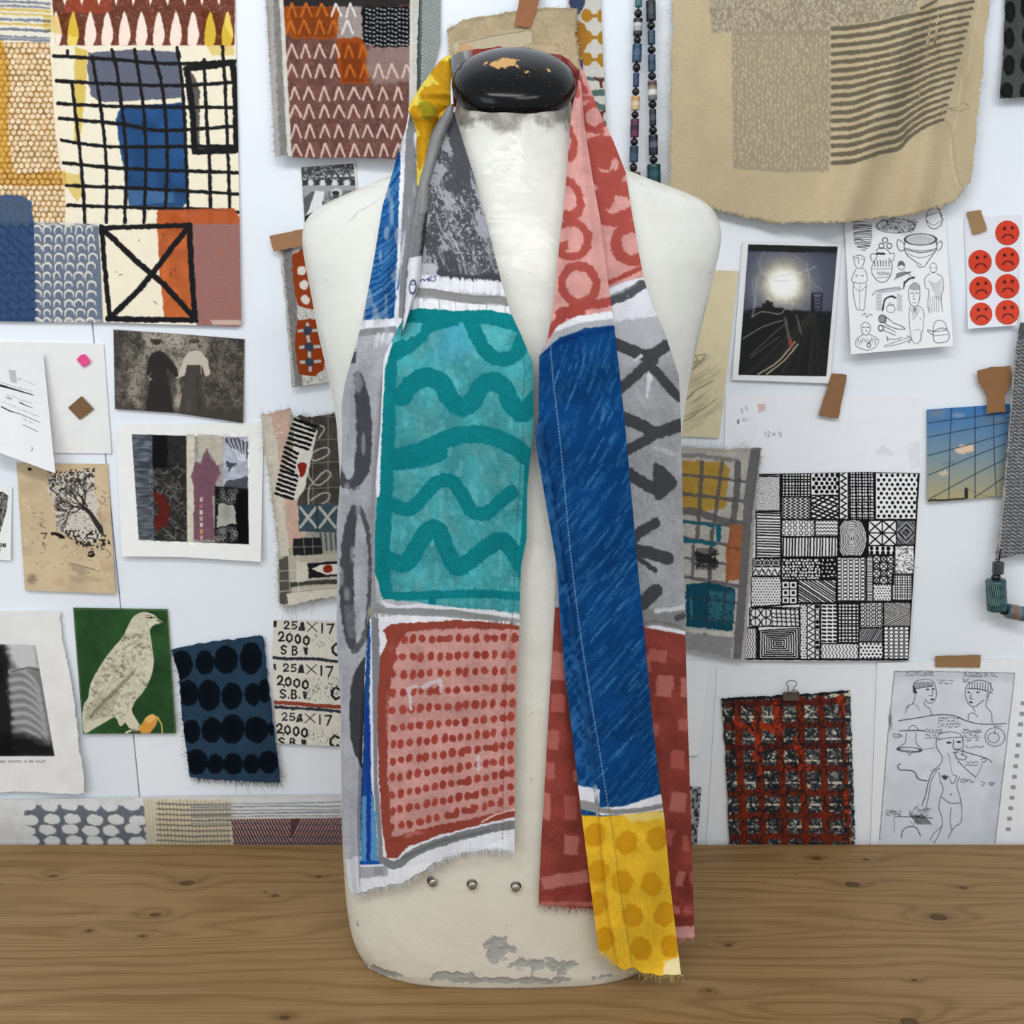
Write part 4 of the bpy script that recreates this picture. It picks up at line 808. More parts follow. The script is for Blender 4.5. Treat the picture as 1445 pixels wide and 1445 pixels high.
def fold7(px, py, u, v):
    xc_ = np.interp(py, [p[1] for p in crs], [p[0] for p in crs]); g = np.clip((py - 570) / 60, 0, 1)
    st_ = 1 / (1 + np.exp(-(px - xc_) / 1.1))
    up = np.clip((440 - py) / 120, 0, 1)
    return .009 * st_ * g + .003 * np.sin(u * 4 + py * .005) + .007 * up * np.exp(-((u - .75) / .25) ** 2) * 1.2 + .0015 * np.sin(u * 9 - py * .011) + .004 * np.exp(-((px - xc_ - 22) / 6) ** 2) * np.clip((py - 1150) / 150, 0, 1) * .5 + .006 * np.clip((py - 500) / 800, 0, 1)
piece('inner_drop', c, [(815, 112), (820, 116)], [(845, 1345), (858, 1350), (868, 1362), (880, 1368), (892, 1364), (905, 1372), (925, 1376), (961, 1375)], L7, R7, yoff(.019, fold7), 1.0, 1.0, label='long folded end in blue strokes above yellow spots')
fringe([(845, 1343), (858, 1349), (868, 1362), (880, 1368), (892, 1364), (905, 1371), (925, 1374), (961, 1374)], lambda x, y: float(yoff(.026)(x, y)), 260, 11, ['efd98c', 'f3e6b5', 'e9c64a'], scarf, 7, spread=.45)
# ================================================================ things pinned to the wall, left half
rg = random.Random(9)
BK = '1c1b1d'
def lerp(a, b, t): return (a[0] + (b[0] - a[0]) * t, a[1] + (b[1] - a[1]) * t)
def quad(p00, p10, p11, p01):
    return lambda u, v: lerp(lerp(p00, p10, u), lerp(p01, p11, u), v)
def tape(pts_t, pts_b, col, off, label, q=.4, jit=.4, group=None, seed=1):
    return sheet('tape_strip', pts_t, pts_b, col, wy(off, .0006), label, 'tape', 'tape_paper', q=q, jit=jit, seed=seed, group=group)
# ---- large patchwork print
c = Cv(-20, -20, 350, 470, 'efe3cc', 1.15, 21)
c.mottle(.02, 8)
c.poly([(-20, -20), (72, -20), (72, 58), (-20, 56)], 'e6dfcf')
for k, (y, col) in enumerate([(-4, 'b99a45'), (3, '6c7687'), (9, '6c7687'), (14, 'cdb05a'), (20, 'cdb05a'), (28, '6c7687'), (34, 'cfae4e'), (42, '5f6a7e'), (52, '6c7687'), (56, '6c7687')]):
    c.line([(-20, y - 2), (30, y), (70, y + 2)], 4 if k % 2 else 3, col, .85, 1.5, .18)
c.poly([(-20, 60), (70, 60), (78, 190), (92, 275), (92, 314), (-20, 312)], '9a7542', rough=.6)   # mustard dots
c.within([(-20, 60), (70, 60), (78, 190), (92, 275), (92, 314), (-20, 312)]); c.mottle(.12, 10)
for i in range(34):
    for j in range(15):
        x = -12 + j * 8.0 + (4 if i % 2 else 0) + i * .45 + rg.uniform(-.8, .8); y = 64 + i * 7.7 + rg.uniform(-.7, .7)
        c.ell(x, y, 3.3, 3.5, 'f2dcbc', rg.uniform(.8, 1), rough=.8)
c.within(None)
c.poly([(-20, 52), (4, 56), (14, 100), (12, 200), (20, 245), (90, 240), (112, 246), (116, 270), (100, 262), (-20, 262)], 'dfb13c', .62, rough=2, mode='m'); c.poly([(-20, 60), (8, 66), (10, 240), (-20, 258)], 'd9a637', .35, rough=2)
c.poly([(72, -20), (335, -20), (334, 66), (79, 64)], 'f3e1d3')
c.poly([(72, -20), (332, -20), (331, 64), (79, 64)], '6b3a2e', rough=.6); c.within([(72, -20), (332, -20), (331, 64), (79, 64)])
c.mottle(.10, 6); c.mottle(0, 1.8, 1.8, col='a98a7c', thr=.45, a=.5)
c.poly([(90, -20), (155, -20), (158, 14), (140, 20), (92, 18)], 'b1472c', .5, rough=2)
for k in range(11):
    x = 79 + k * 24.2; c.poly([(x - 8, 62), (x - 7, 40), (x, 16), (x + 7, 40), (x + 8, 52), (x + 3, 66), (x - 3, 66)], 'f4dfd2' if k not in (1, 9, 10) else 'e8cf63', rough=.8, sm=4)
    c.poly([(x - 12, 8), (x - 20, -20), (x - 4, -20)], 'f4dfd2', rough=.8)
c.within(None)
c.poly([(78, 66), (334, 66), (340, 316), (96, 316), (92, 240), (80, 190)], 'efe6cf')
for p, a_ in [([(60, 22), (105, 18), (118, 45), (108, 52), (62, 44)], .5), ([(106, 66), (124, 72), (120, 140), (112, 205), (105, 200), (104, 130)], .75), ([(284, 10), (310, 20), (330, 60), (330, 78), (300, 78), (288, 60)], .55), ([(88, 244), (113, 246), (116, 275), (108, 285), (95, 265)], .6)]: c.poly(p, 'ddc24e', a_, rough=1.5, mode='m')
c.poly([(125, 74), (190, 70), (248, 73), (256, 90), (256, 138), (200, 142), (140, 144), (128, 135), (123, 100)], '5d6272', .97, rough=1.5)
c.poly([(170, 150), (258, 145), (263, 160), (264, 284), (258, 292), (182, 290), (176, 250), (168, 200), (163, 170)], '204676', .97, rough=1.5); c.within([(170, 150), (258, 145), (264, 284), (182, 290), (163, 170)]); c.mottle(.14, 18); c.poly([(178, 265), (245, 268), (250, 292), (180, 292)], '5e86ad', .5, rough=4, soft=6); c.within(None)
for pts in [[(76, 79), (160, 84), (240, 90), (335, 86)], [(80, 114), (150, 118), (250, 121), (330, 116)], [(82, 146), (160, 150), (335, 152)], [(84, 167), (170, 175), (230, 184), (335, 178)], [(87, 198), (160, 207), (337, 206)], [(90, 230), (180, 238), (340, 244)], [(94, 262), (200, 266), (340, 274)], [(95, 290), (200, 293), (300, 296), (340, 300)]]: c.line(pts, 5, BK, 1, 1.1, .06, sm=6)
for pts in [[(95, 72), (95, 80)], [(101, 115), (110, 190), (116, 250), (120, 314)], [(130, 80), (142, 150), (150, 230), (150, 316)], [(158, 70), (168, 120), (178, 220), (176, 316)], [(190, 70), (202, 150), (206, 230), (203, 316)], [(215, 70), (230, 130), (236, 220), (232, 316)], [(250, 68), (258, 130), (263, 230), (266, 316)], [(288, 84), (291, 160), (296, 240), (297, 318)], [(314, 66), (318, 130), (322, 230), (325, 318)]]: c.line(pts, 4.8, BK, 1, 1.1, .08, sm=6)
c.poly([(250, 72), (254, 72), (256, 82), (251, 82)], BK)
c.line([(262, 97), (300, 93), (328, 88), (332, 120), (334, 212), (275, 214), (272, 160), (264, 100)], 9, BK, 1, 1.3, .02)
c.poly([(268, 100), (276, 108), (282, 130), (282, 205), (272, 208), (272, 150)], BK, .7, rough=2)
c.poly([(-20, 312), (48, 312), (55, 470), (-20, 470)], '384f72'); c.poly([(-20, 275), (30, 276), (44, 284), (47, 312), (-20, 316)], '39527c', .93, rough=2)
for i in range(5):
    for j in range(5): c.ell(-6 + j * 10 + i, 284 + i * 8, 3, 3, '6d6a4e', .5, ring=1.6)
def arcs(x0, x1, y0, y1, col, bgcol, w_, a):
    c.within([(x0, y0), (x1 - 2, y0), (x1 + 4, y1), (x0 + 2, y1)])
    r = 0; y = y0 + 8
    while y < y1 + 8:
        x = x0 + 4
        while x < x1:
            h = rg.uniform(8, 11); k = rg.uniform(4, 6.5)
            c.line([(x - k, y + h * .6), (x - k * .9, y - h * .2), (x, y - h * .5), (x + k * .9, y - h * .2), (x + k, y + h * .3)], [1.2, 2.4, 3, 2.2, 1], col, a, .8, .05, sm=4)
            x += rg.uniform(13.5, 17)
        y += 13
    c.within(None)
arcs(-20, 50, 315, 455, '1f3761', '', 2, .8)
c.poly([(48, 314), (140, 316), (146, 470), (53, 470)], '6a7487'); c.within([(48, 314), (140, 316), (146, 470), (53, 470)]); c.mottle(.06, 2); c.within(None)
arcs(48, 141, 316, 456, 'dfdccb', '', 2.4, 1)
c.poly([(138, 316), (335, 316), (340, 470), (150, 470)], 'efe6cf'); c.poly([(222, 296), (330, 294), (340, 310), (340, 330), (226, 330)], 'b2552d', .95, rough=1)
c.poly([(221, 300), (262, 300), (272, 455), (232, 455), (225, 380)], 'b85a2c', .95, rough=1.5); c.within([(221, 300), (262, 300), (272, 455), (232, 455)]); c.mottle(.12, 14); c.within(None)
c.poly([(268, 316), (340, 316), (341, 470), (278, 470)], 'ad5941'); c.within([(268, 316), (340, 316), (341, 470), (278, 470)])
for k in range(26): c.ell(312, 395, 2 + k * 2.5, 4 + k * 4.1, '7d8191', .75, rot=.06, ring=1.5, rough=1.6, dry=.2)
c.within(None)
for k in range(26): x = 298 + k * 1.7; c.line([(x, 452), (x + 3, 458)], 1, 'efe6d0', .8)
for k in range(80): x = 50 + rg.random() * 90; y = rg.choice([315, 452]) + rg.uniform(-2, 3); c.line([(x, y), (x + 5, y + 1)], 1.5, 'e2dfd0', .7, 1)
for pts, w_ in [([(143, 320), (148, 380), (155, 450)], 7), ([(143, 322), (200, 320), (268, 318)], 7), ([(267, 318), (270, 380), (275, 448)], 8), ([(152, 450), (210, 451), (276, 452)], 8), ([(148, 326), (190, 366), (230, 400), (272, 446)], 8), ([(264, 322), (235, 360), (200, 405), (158, 446)], 8)]: c.line(pts, w_, BK, 1, 1.2, .04)
for (x, y) in [(163, 384), (168, 388), (196, 338), (219, 395), (217, 425), (240, 385), (248, 381), (231, 330)]: c.line([(x, y), (x + rg.uniform(-2, 6), y + rg.uniform(-2, 5))], 1, BK, .7)
sheet('patchwork_print', [(-18, -20), (331, -20)], [(-18, 453), (150, 455), (334, 461), (339, 458)], c, wy(.002, .004), 'large cream print with black grid, blue blocks and mustard dots, top left corner', 'print', R=[(331, -20), (336, 200), (340, 458)], q=1.15)
# ---- brown cloth with pale chevrons
c = Cv(365, -20, 600, 250, 'c9c5be', 1.1, 22)
c.poly([(375, -20), (402, -20), (412, 240), (385, 240)], '8a8886', rough=1.5); c.mottle(0, 1.6, 1.6, col='6b6a69', thr=.1, a=.5)
c.poly([(366, -20), (384, -20), (396, 240), (380, 240)], 'b5b2ae', .8, rough=2.5); c.poly([(393, -20), (401, -20), (414, 225), (406, 225)], 'd5d1c9', rough=1)
bp_ = [(399, -20), (580, -20), (582, 240), (412, 225)]
c.poly(bp_, '6d4a43', rough=1); c.within(bp_); c.mottle(.12, 9); c.mottle(.07, 1.5); c.mottle(0, 1.5, 1.5, col='a08780', thr=.5, a=.5)
c.poly([(475, -20), (512, -20), (514, 56), (476, 54)], 'a39a98', .9, rough=1.5); c.poly([(515, 68), (585, 62), (585, 115), (530, 120), (515, 100)], '9a8682', .75, rough=5, soft=8)
c.poly([(399, -20), (580, -20), (580, 6), (552, 10), (470, 9), (400, 8)], '2e2b2b', .95, rough=2)
c.poly([(399, 10), (470, 9), (478, 14), (476, 50), (470, 55), (412, 54), (402, 40)], 'a04c1c', rough=2); c.poly([(411, 12), (470, 10), (472, 52), (412, 52)], '763a1c', .75, rough=3)
c.poly([(475, 54), (508, 52), (514, 62), (518, 110), (523, 118), (482, 118), (474, 80)], '9c481a', rough=2.5); c.poly([(480, 60), (506, 60), (515, 115), (484, 116)], '72361a', .7, rough=3)
for (y, x0, n) in [(36, 406, 14), (70, 408, 8), (98, 408, 14), (130, 412, 9), (155, 413, 9), (183, 414, 9), (210, 414, 9), (12, 408, 9)]:
    x = x0 + 4
    while x < (500 if y == 12 else 578):
        h = rg.uniform(19, 23) * .9; s_ = rg.uniform(5.5, 8)
        orange = (x < 474 and y < 60) or (474 < x < 524 and 50 < y < 118)
        if not (y < 60 and x > 508) and not (y == 70 and x > 528) and not (y == 12 and (x > 500)):
            cc = 'c06a2a' if orange else ('e6ded8' if y < 60 else 'd9bdb0')
            c.line([(x - s_, y + h * .6), (x - 1, y - h * .35)], 3, cc, .95, .7); c.line([(x, y - h * .35), (x + s_, y + h * .55)], 3, cc, .95, .7)
        x += rg.uniform(19, 22)
c.poly([(510, 10), (575, 9), (583, 20), (583, 60), (575, 66), (525, 66), (513, 58)], '17181d', rough=2.5)
for j in range(9):
    for i in range(13): c.line([(516 + i * 5.2 + rg.uniform(-1, 1), 12 + j * 6.2 + (i % 3) + rg.uniform(-.8, .8)), (518 + i * 5.2, 12.5 + j * 6.2 + (i % 3) + rg.uniform(-.8, .8))], 1.6, 'd4d6d8', .9)
c.within(None)
c.poly([(579, -20), (600, -20), (600, 240), (576, 240)], 'cbc8c0'); c.line([(580, -20), (580, 130)], 3, 'd6d3cb')
bc = sheet('chevron_cloth', [(374, -20), (592, -20)], [(386, 221), (400, 219), (412, 222), (440, 223), (500, 222), (560, 224), (585, 224)], c, wy(.006, .012, 0, .004), 'brown cloth with pale chevrons and orange patches, pinned at the top', 'cloth', 'rough_cloth', L=[(374, -20), (379, 60), (384, 150), (388, 221)], R=[(592, -20), (588, 100), (585, 224)], q=1.1, jit=.8)
fringe([(375, -18), (379, 60), (384, 150), (387, 218)], lambda x, y: WALL_Y - .009, 260, 4, ['b9b6b2', 'a5a3a0', 'cfccc8'], bc, 11, d=(-1, .1), spread=.9, r=.00018)
c = Cv(580, -20, 630, 150, 'c9cbc9', 1.2, 23); c.poly([(588, -20), (596, -20), (594, 150), (586, 150)], '5c6a66', rough=1)
for k in range(34): y = -14 + k * 5.2; c.line([(596, y + 9), (622, y - 14)], 3.0, '7c8683', .95, .7)
sheet('striped_cloth', [(582, -20), (622, -20)], [(580, 140), (600, 140)], c, wy(.0035, .003), 'narrow cloth with grey green diagonal stripes, beside the brown chevron cloth', 'cloth', 'printed_cloth', R=[(622, -20), (621, 60), (610, 100), (600, 140)], q=1.2)
# ---- little black and white photo of a child in a hat
def mono(c, poly, base, amt=.5, s1=3, seed=None): c.poly(poly, base); c.within(poly); c.mottle(amt, s1); c.mottle(amt * .5, s1 * 3)
c = Cv(420, 225, 512, 322, 'e9eaea', 1.5, 24)
c.poly([(425, 236), (499, 230.5), (506, 312), (430, 314)], '8d8f90'); c.within([(425, 236), (499, 230.5), (506, 312), (430, 314)])
c.poly([(420, 230), (505, 225), (505, 258), (428, 262)], '4b4c4d'); c.mottle(0, 2, 2, col='a8aaac', thr=.1, a=.8); c.mottle(0, 1.5, 1.5, col='17181a', thr=.35, a=.8)
c.poly([(428, 262), (505, 254), (505, 285), (460, 272), (430, 285)], '9fa1a3', rough=1)
for k in range(9): x = 430 + k * 8.5; c.ell(x, 252 - k * .6, 2.4, 2.4, 'd8d9da', .9); c.poly([(x - 3, 254), (x + 3, 254), (x + 3.5, 261), (x - 3.5, 262)], 'e4e5e6' if k % 2 else '2b2c2e', .9); c.ell(x, 251, 1.5, 1.3, '1c1d1f', .9)
c.poly([(428, 280), (440, 270), (455, 275), (430, 305)], '5a5c5e', rough=1); c.poly([(445, 269), (458, 270), (452, 300), (440, 312), (432, 306), (438, 290)], 'e2e3e4', rough=.8)
c.poly([(462, 270), (496, 268), (500, 292), (470, 296)], '6e7072', rough=1); c.poly([(465, 285), (480, 278), (490, 286), (482, 300), (462, 304), (452, 300)], 'eceded', rough=1)
c.ell(475, 272, 8.5, 6.5, 'c9cacc', 1, rot=-.2); c.ell(474, 275, 4.6, 5.6, '5a5a5b'); c.ell(473.5, 272, 5, 2.6, '252628'); c.line([(472, 278), (476, 278)], 1, '222'.ljust(6, '2')); c.ell(472, 275, .8, .8, '151515'); c.ell(476, 275, .8, .8, '151515')
c.poly([(430, 305), (445, 298), (460, 312), (430, 316)], '1f2022', rough=1); c.line([(446, 308), (452, 290), (463, 296)], 3, 'f0f0f0', .9, .6); c.within(None)
sheet('snapshot_photo', [(423, 234), (501, 228)], [(429, 317), (508, 314)], c, .002, 'small black and white photo of a child in a sun hat, left of the shoulder', 'photo', 'glossy_photo', q=1.5)
# ---- orange scrap under brown tape
c = Cv(385, 335, 475, 555, 'd2cfc9', 1.2, 25); c.mottle(.05, 3)
c.poly([(396, 345), (411, 345), (418, 420), (427, 545), (413, 548), (404, 440)], '84827f', rough=1.2); c.mottle(0, 1.5, 1.5, col='55555a', thr=.25, a=.5); c.line([(397, 350), (405, 440), (415, 545)], 3, 'c4c0b9', .9, 1.5, .2)
c.poly([(412, 360), (425, 352), (450, 358), (450, 425), (442, 437), (420, 432), (414, 400)], '94401f', rough=1.5)
for y, x in ((382, 426), (402, 429), (422, 431)): c.ell(x, y, 6.3, 6.8, 'ddd8ce', 1, rough=1.5)
c.poly([(419, 452), (440, 450), (456, 456), (461, 500), (456, 522), (445, 531), (422, 529), (416, 490)], '923c18', rough=1.5)
for y, x in ((467, 434), (490, 436), (511, 437)): c.line([(x - 12, y), (x + 14, y - 1)], 4.5, 'b9c0c6', .95, .8); c.line([(x, y - 10), (x + 1, y + 12)], 4.5, 'b9c0c6', .95, .8); c.ell(x, y, 6.2, 6.2, '3c4450', 1, rough=1.2)
sc1 = sheet('circle_scrap', [(394, 346), (410, 344), (452, 344)], [(417, 545), (430, 543), (470, 538)], c, wy(.004, .008), 'orange cloth scrap with pale circles, taped beside the shoulder', 'cloth', 'printed_cloth', L=[(394, 346), (403, 430), (412, 547)], R=[(452, 344), (455, 450), (470, 538)], q=1.2, jit=.7)
tape([(380, 333), (428, 323)], [(386, 355), (430, 346)], '9f7450', .0105, 'brown paper tape strip holding the orange circle scrap')
# ---- sepia photo of two women
c = Cv(158, 462, 348, 598, '5d564e', 1.5, 26); A = (160, 465)
c.poly([(155, 460), (350, 470), (350, 600), (155, 590)], '4c463f'); c.mottle(.35, 9); c.mottle(.25, 3)
c.poly([(200, 468), (300, 475), (290, 520), (250, 500), (215, 500), (205, 520), (196, 560), (206, 592), (198, 592), (180, 555), (185, 520), (205, 490)], 'a39a8e', .75, rough=6, soft=10)
c.poly([(240, 500), (262, 510), (250, 540), (245, 590), (254, 592), (258, 560)], 'b5ac9e', .8, rough=4, soft=5); c.poly([(200, 466), (262, 470), (258, 492), (235, 488), (205, 486)], 'b3aa9c', .7, rough=4, soft=6)
c.mottle(0, 2.5, 2.5, col='857c70', thr=.35, a=.5); c.mottle(0, 2.2, 2.2, col='2e2a26', thr=.3, a=.55)
c.poly([(160, 575), (345, 575), (345, 600), (160, 600)], '38332d', .7, rough=4, soft=8)
c.poly([(214, 498), (226, 494), (235, 500), (250, 520), (252, 530), (247, 532), (236, 518), (234, 522), (240, 545), (245, 583), (205, 580), (210, 545), (214, 522), (210, 530), (206, 528), (209, 508)], '24211e', rough=.6)
c.ell(221, 487, 4.8, 6, '9c9082'); c.ell(221, 481.5, 9, 3.6, '3a342e', rough=1); c.ell(221, 484, 5.4, 2.6, '2e2924'); c.ell(219.5, 487, .7, .6, '3a322b'); c.ell(223, 487, .7, .6, '3a322b'); c.ell(212, 535, 2.4, 2, '8a7f72'); c.ell(251, 533, 2, 2, '998e80')
c.poly([(266, 497), (275, 494), (284, 496), (293, 508), (297, 528), (290, 532), (286, 518), (284, 515), (285, 528), (266, 528), (266, 515), (260, 530), (252, 533), (252, 527), (259, 506)], 'c3baac', rough=.6)
c.poly([(264, 515), (283, 515), (286, 545), (294, 586), (252, 584), (258, 550)], '433d36', rough=.7); c.line([(270, 530), (265, 582)], 2, '57504a', .7); c.line([(278, 530), (282, 582)], 2, '2c2824', .7)
c.ell(274, 487, 4.8, 6, 'a5998a'); c.ell(274, 481.5, 8, 3.5, '4a443c', rough=1); c.ell(272.5, 487, .7, .6, '3a322b'); c.ell(276, 487, .7, .6, '3a322b'); c.line([(272, 490.5), (276, 490.5)], .8, '5a4c42'); c.line([(219, 490.5), (223, 490.5)], .8, '5a4c42')
c.line([(160, 465.5), (345, 478), (343, 597), (162, 577.5)], 1.2, '8d857a', .6, closed=True)
sheet('sepia_photo', [(160, 465), (250, 471), (345, 478.5)], [(162, 577), (250, 583), (343, 597)], c, wy(.002, .003), 'sepia photo of two women in long skirts standing in a garden', 'photo', 'glossy_photo', q=1.5)
# ---- white card with pink and brown bits of tape, folded letter in front
sheet('blank_card', [(-20, 482), (146, 485)], [(-20, 638), (157, 640)], 'e8e9e8', wy(.002, .001), 'blank white card with pink tape behind the folded letter', 'card', q=.15, thick=.0015)
c = Cv(105, 495, 135, 522, 'ee4f93', 1, 2); c.mottle(.06, 4)
tape([(108, 507), (114, 501), (120, 500)], [(117, 518), (122, 515), (128, 510)], 'ee4f93', .0048, 'small torn piece of bright pink tape on the white card', q=1)
tape([(96, 575), (115, 559)], [(112, 592), (132, 577)], '7d5f3c', .0048, 'small brown square of tape on the white card', q=.6)
c = Cv(-20, 495, 82, 672, 'e6e7ea', 2.0, 27)
c.poly([(12, 521), (22.5, 523), (24, 541), (14.5, 539)], 'b9babf')
def scrawl(c, x0, y0, x1, y1, h, col, seed, lw=.7, a=.8, dens=1.6):
    r2 = random.Random(seed); L_ = math.hypot(x1 - x0, y1 - y0); n = int(L_ / dens); pts = []
    for k in range(n + 1):
        t = k / max(1, n)
        if pts and r2.random() < .13:
            if len(pts) > 1: c.line(pts, lw, col, a)
            pts = []; continue
        pts.append((x0 + (x1 - x0) * t, y0 + (y1 - y0) * t + r2.uniform(-.5, .5) * h))
    if len(pts) > 1: c.line(pts, lw, col, a)
for (x0, y0, x1, y1) in [(25, 534, 50, 543), (1, 540, 46, 553), (9, 557, 45, 569), (1, 566, 55, 588), (32, 590, 47, 598)]: scrawl(c, x0, y0, x1, y1, 3, '8b8c90', int(x1 * 7 + y0), .6, .8, 1.0)
for p, w_ in [([(1, 544), (15, 548), (47, 557.5)], [3.4, 2.4, 1.2]), ([(9, 561), (16, 563)], 1), ([(28, 568), (36, 572), (46, 575.5)], [1.8, 1, .6]), ([(2, 574), (14, 580), (28, 584), (56, 596)], [1.6, 1.6, .7, .6]), ([(32, 599), (53, 609)], .6), ([(45, 631), (46, 634), (44, 636)], .8)]: c.line(p, w_, '1c1c20', .95)
sheet('folded_letter', [(-20, 497), (61, 500)], [(-20, 636), (0, 639), (78, 668)], c, lambda px, py, u, v: WALL_Y - .004 - .028 * v * v * (1 - u * .3) - .004 * u, 'folded white letter with lines underscored in black ink', 'letter', R=[(61, 500), (70, 590), (78, 668)], q=1.6)
# ---- print of a bare tree on stained paper
c = Cv(18, 645, 168, 845, 'c9b595', 1.6, 28); c.mottle(.05, 30); c.mottle(.03, 4); c.mottle(0, 22, 22, col='b39c7c', thr=.35, a=.4)
c.poly([(67, 672), (100, 668), (132, 664), (135, 690), (138, 730), (145, 755), (140, 765), (110, 762), (82, 748), (78, 720), (70, 695)], 'cfc9c0', .9, rough=5)
c.within([(67, 670), (134, 662), (137, 700), (146, 750), (150, 775), (120, 775), (80, 750), (76, 715), (66, 690)])
def branch(x, y, a, l, w_, d):
    x1, y1 = x + math.cos(a) * l, y + math.sin(a) * l
    c.line([(x, y), ((x + x1) / 2 + rg.uniform(-1, 1), (y + y1) / 2), (x1, y1)], [w_, w_ * .75], '2b2826', .9, .4)
    if d:
        for k in range(rg.choice([2, 3])): branch(x1, y1, a + rg.uniform(-.75, .75), l * rg.uniform(.62, .85), w_ * .66, d - 1)
c.line([(146, 752), (136, 738), (128, 725), (118, 716)], [9, 7, 6, 4.5], '33302d', 1, .5)
for a_ in (-2.9, -2.5, -2.1, -1.7, -1.4, 2.9, 2.4): branch(rg.uniform(116, 128), rg.uniform(712, 722), a_, 15, 2.6, 4)
c.mottle(0, 1.6, 1.6, col='55504a', thr=.45, a=.5); c.within(None)
c.within([(66, 665), (134, 660), (134, 674), (100, 684), (80, 700), (70, 690)]); c.mottle(0, 2, 2, col='2a2725', thr=.05, a=.85); c.within(None)
c.within([(85, 748), (145, 748), (158, 770), (140, 778), (110, 770)]); c.mottle(0, 2.6, 2.6, col='25211e', thr=.05, a=.9); c.within(None)
c.ell(129, 782, 5, 5, '1f1714', 1, rough=2); c.ell(129, 781, 1.8, 1.6, '8d7558'); c.line([(74, 753), (82, 755), (90, 759)], 4, '231a15', 1, 2); c.line([(58, 753), (66, 752), (62, 760)], 1.5, '2d241d', .9, 1); c.ell(42, 662, 3, 2.5, '241c16', 1, rough=1.5)
for k in range(70): x, y = rg.uniform(45, 158), rg.uniform(690, 800); c.line([(x, y), (x + rg.uniform(-4, 4), y + rg.uniform(-3, 4))], .8, '3c332b', rg.uniform(.2, .8), .5)
for p in [[(66, 770), (60, 765), (64, 776)], [(62, 735), (58, 742), (64, 745)], [(143, 700), (149, 705), (144, 712), (140, 706)], [(150, 775), (156, 782), (150, 788)], [(100, 795), (120, 800), (140, 806)]]: c.line(p, .9, '4a4038', .8, .5, sm=4)
c.poly([(95, 795), (120, 800), (128, 810), (110, 812)], '8f836f', .5, rough=3); c.ell(45, 817, 7, 7, '6f624e', .6, rough=3, soft=4); c.poly([(95, 812), (130, 812), (150, 820), (100, 822)], '9a8b72', .4, rough=3)
for k in range(14): c.ell(rg.uniform(30, 155), rg.uniform(670, 820), 1, 1, 'ece2cc', .9)
sheet('tree_print', [(23, 653), (152, 655)], [(35, 833), (163, 838)], c, wy(.002, .004), 'tan stained paper printed with a bare black tree', 'print', q=1.5)
# ---- small card with stone picture at the left edge
c = Cv(-30, 682, 20, 795, 'eceded', 1.8, 29)
c.within([(-30, 692), (4, 694), (12, 700), (10, 710), (10, 718), (5, 735), (0, 752), (-30, 745)]); c.poly([(-30, 690), (20, 690), (20, 760), (-30, 760)], '7b7b7a'); c.mottle(.4, 2.2); c.mottle(0, 1.7, 1.7, col='1f1f1f', thr=.1, a=.8); c.within(None)
text(c, 'ON', -8 + 6, 767, 5, 4, '151515', 1.5, 1.45); text(c, 'Y', -3, 775.5, 4, 3.4, '151515', 1.3)
sheet('stone_card', [(-28, 685), (17, 687)], [(-28, 788), (15, 791)], c, wy(.002, .003), 'white card with grey stone picture, cut by the left edge', 'card', q=1.8)
# ---- x-ray plate on deckle paper
c = Cv(-30, 855, 125, 1125, 'e6e6e4', 1.25, 30); c.mottle(.02, 20)
xr_ = [(-30, 908), (50, 911), (77, 1067), (-30, 1067)]; c.poly(xr_, '6e6e6f'); c.within(xr_); c.mottle(.12, 12)
c.poly([(-30, 905), (5, 910), (14, 935), (12, 975), (18, 1020), (22, 1070), (-30, 1070)], '1b1b1d', .95, rough=3, soft=8); c.poly([(10, 905), (50, 908), (56, 942), (30, 946), (15, 930)], 'c7c7c9', 1, rough=3, soft=8)
c.poly([(14, 950), (40, 945), (56, 945), (75, 1040), (30, 1045), (18, 1000)], '828284', .8, soft=8)
for k in range(10): y = 948 + k * 12; c.line([(14 + k * .8, y), (32 + k, y - 1), (48 + k * 1.8, y + 12), (56 + k * 2.2, y + 28)], [6, 5, 4, 3], 'b5b5b7' if k < 8 else '8d8d8e', .75, .8, sm=6, soft=3)
c.line([(16, 948), (40, 942), (58, 946)], 2, '3c3c3e', .7, soft=2); c.poly([(-30, 1040), (30, 1035), (77, 1052), (80, 1070), (-30, 1070)], '101012', .9, rough=3, soft=14)
for k in range(3): c.ell(1, 942 + k * 8, 3, 3.4, '0d0d0d', .9, ring=1.5)
c.within(None)
text(c, 'NNOLE IMPACTED IN THE GULLET', -4, 1073.5, 2.6, 1.9, '6b6b70', .55, 1.3, -.006)
dk = sheet('x_ray_print', [(-28, 862), (20, 863), (60, 862), (84, 863)], [(-28, 1119), (30, 1117), (60, 1118), (112, 1121), (119, 1119)], c, wy(.002, .007, .003), 'x-ray picture of ribs on torn-edged white paper, lower left', 'print', R=[(84, 863), (87, 900), (98, 950), (106, 1000), (112, 1060), (117, 1090), (119, 1119)], q=1.25, jit=.8, thick=.0012, edge='f4f4f2')
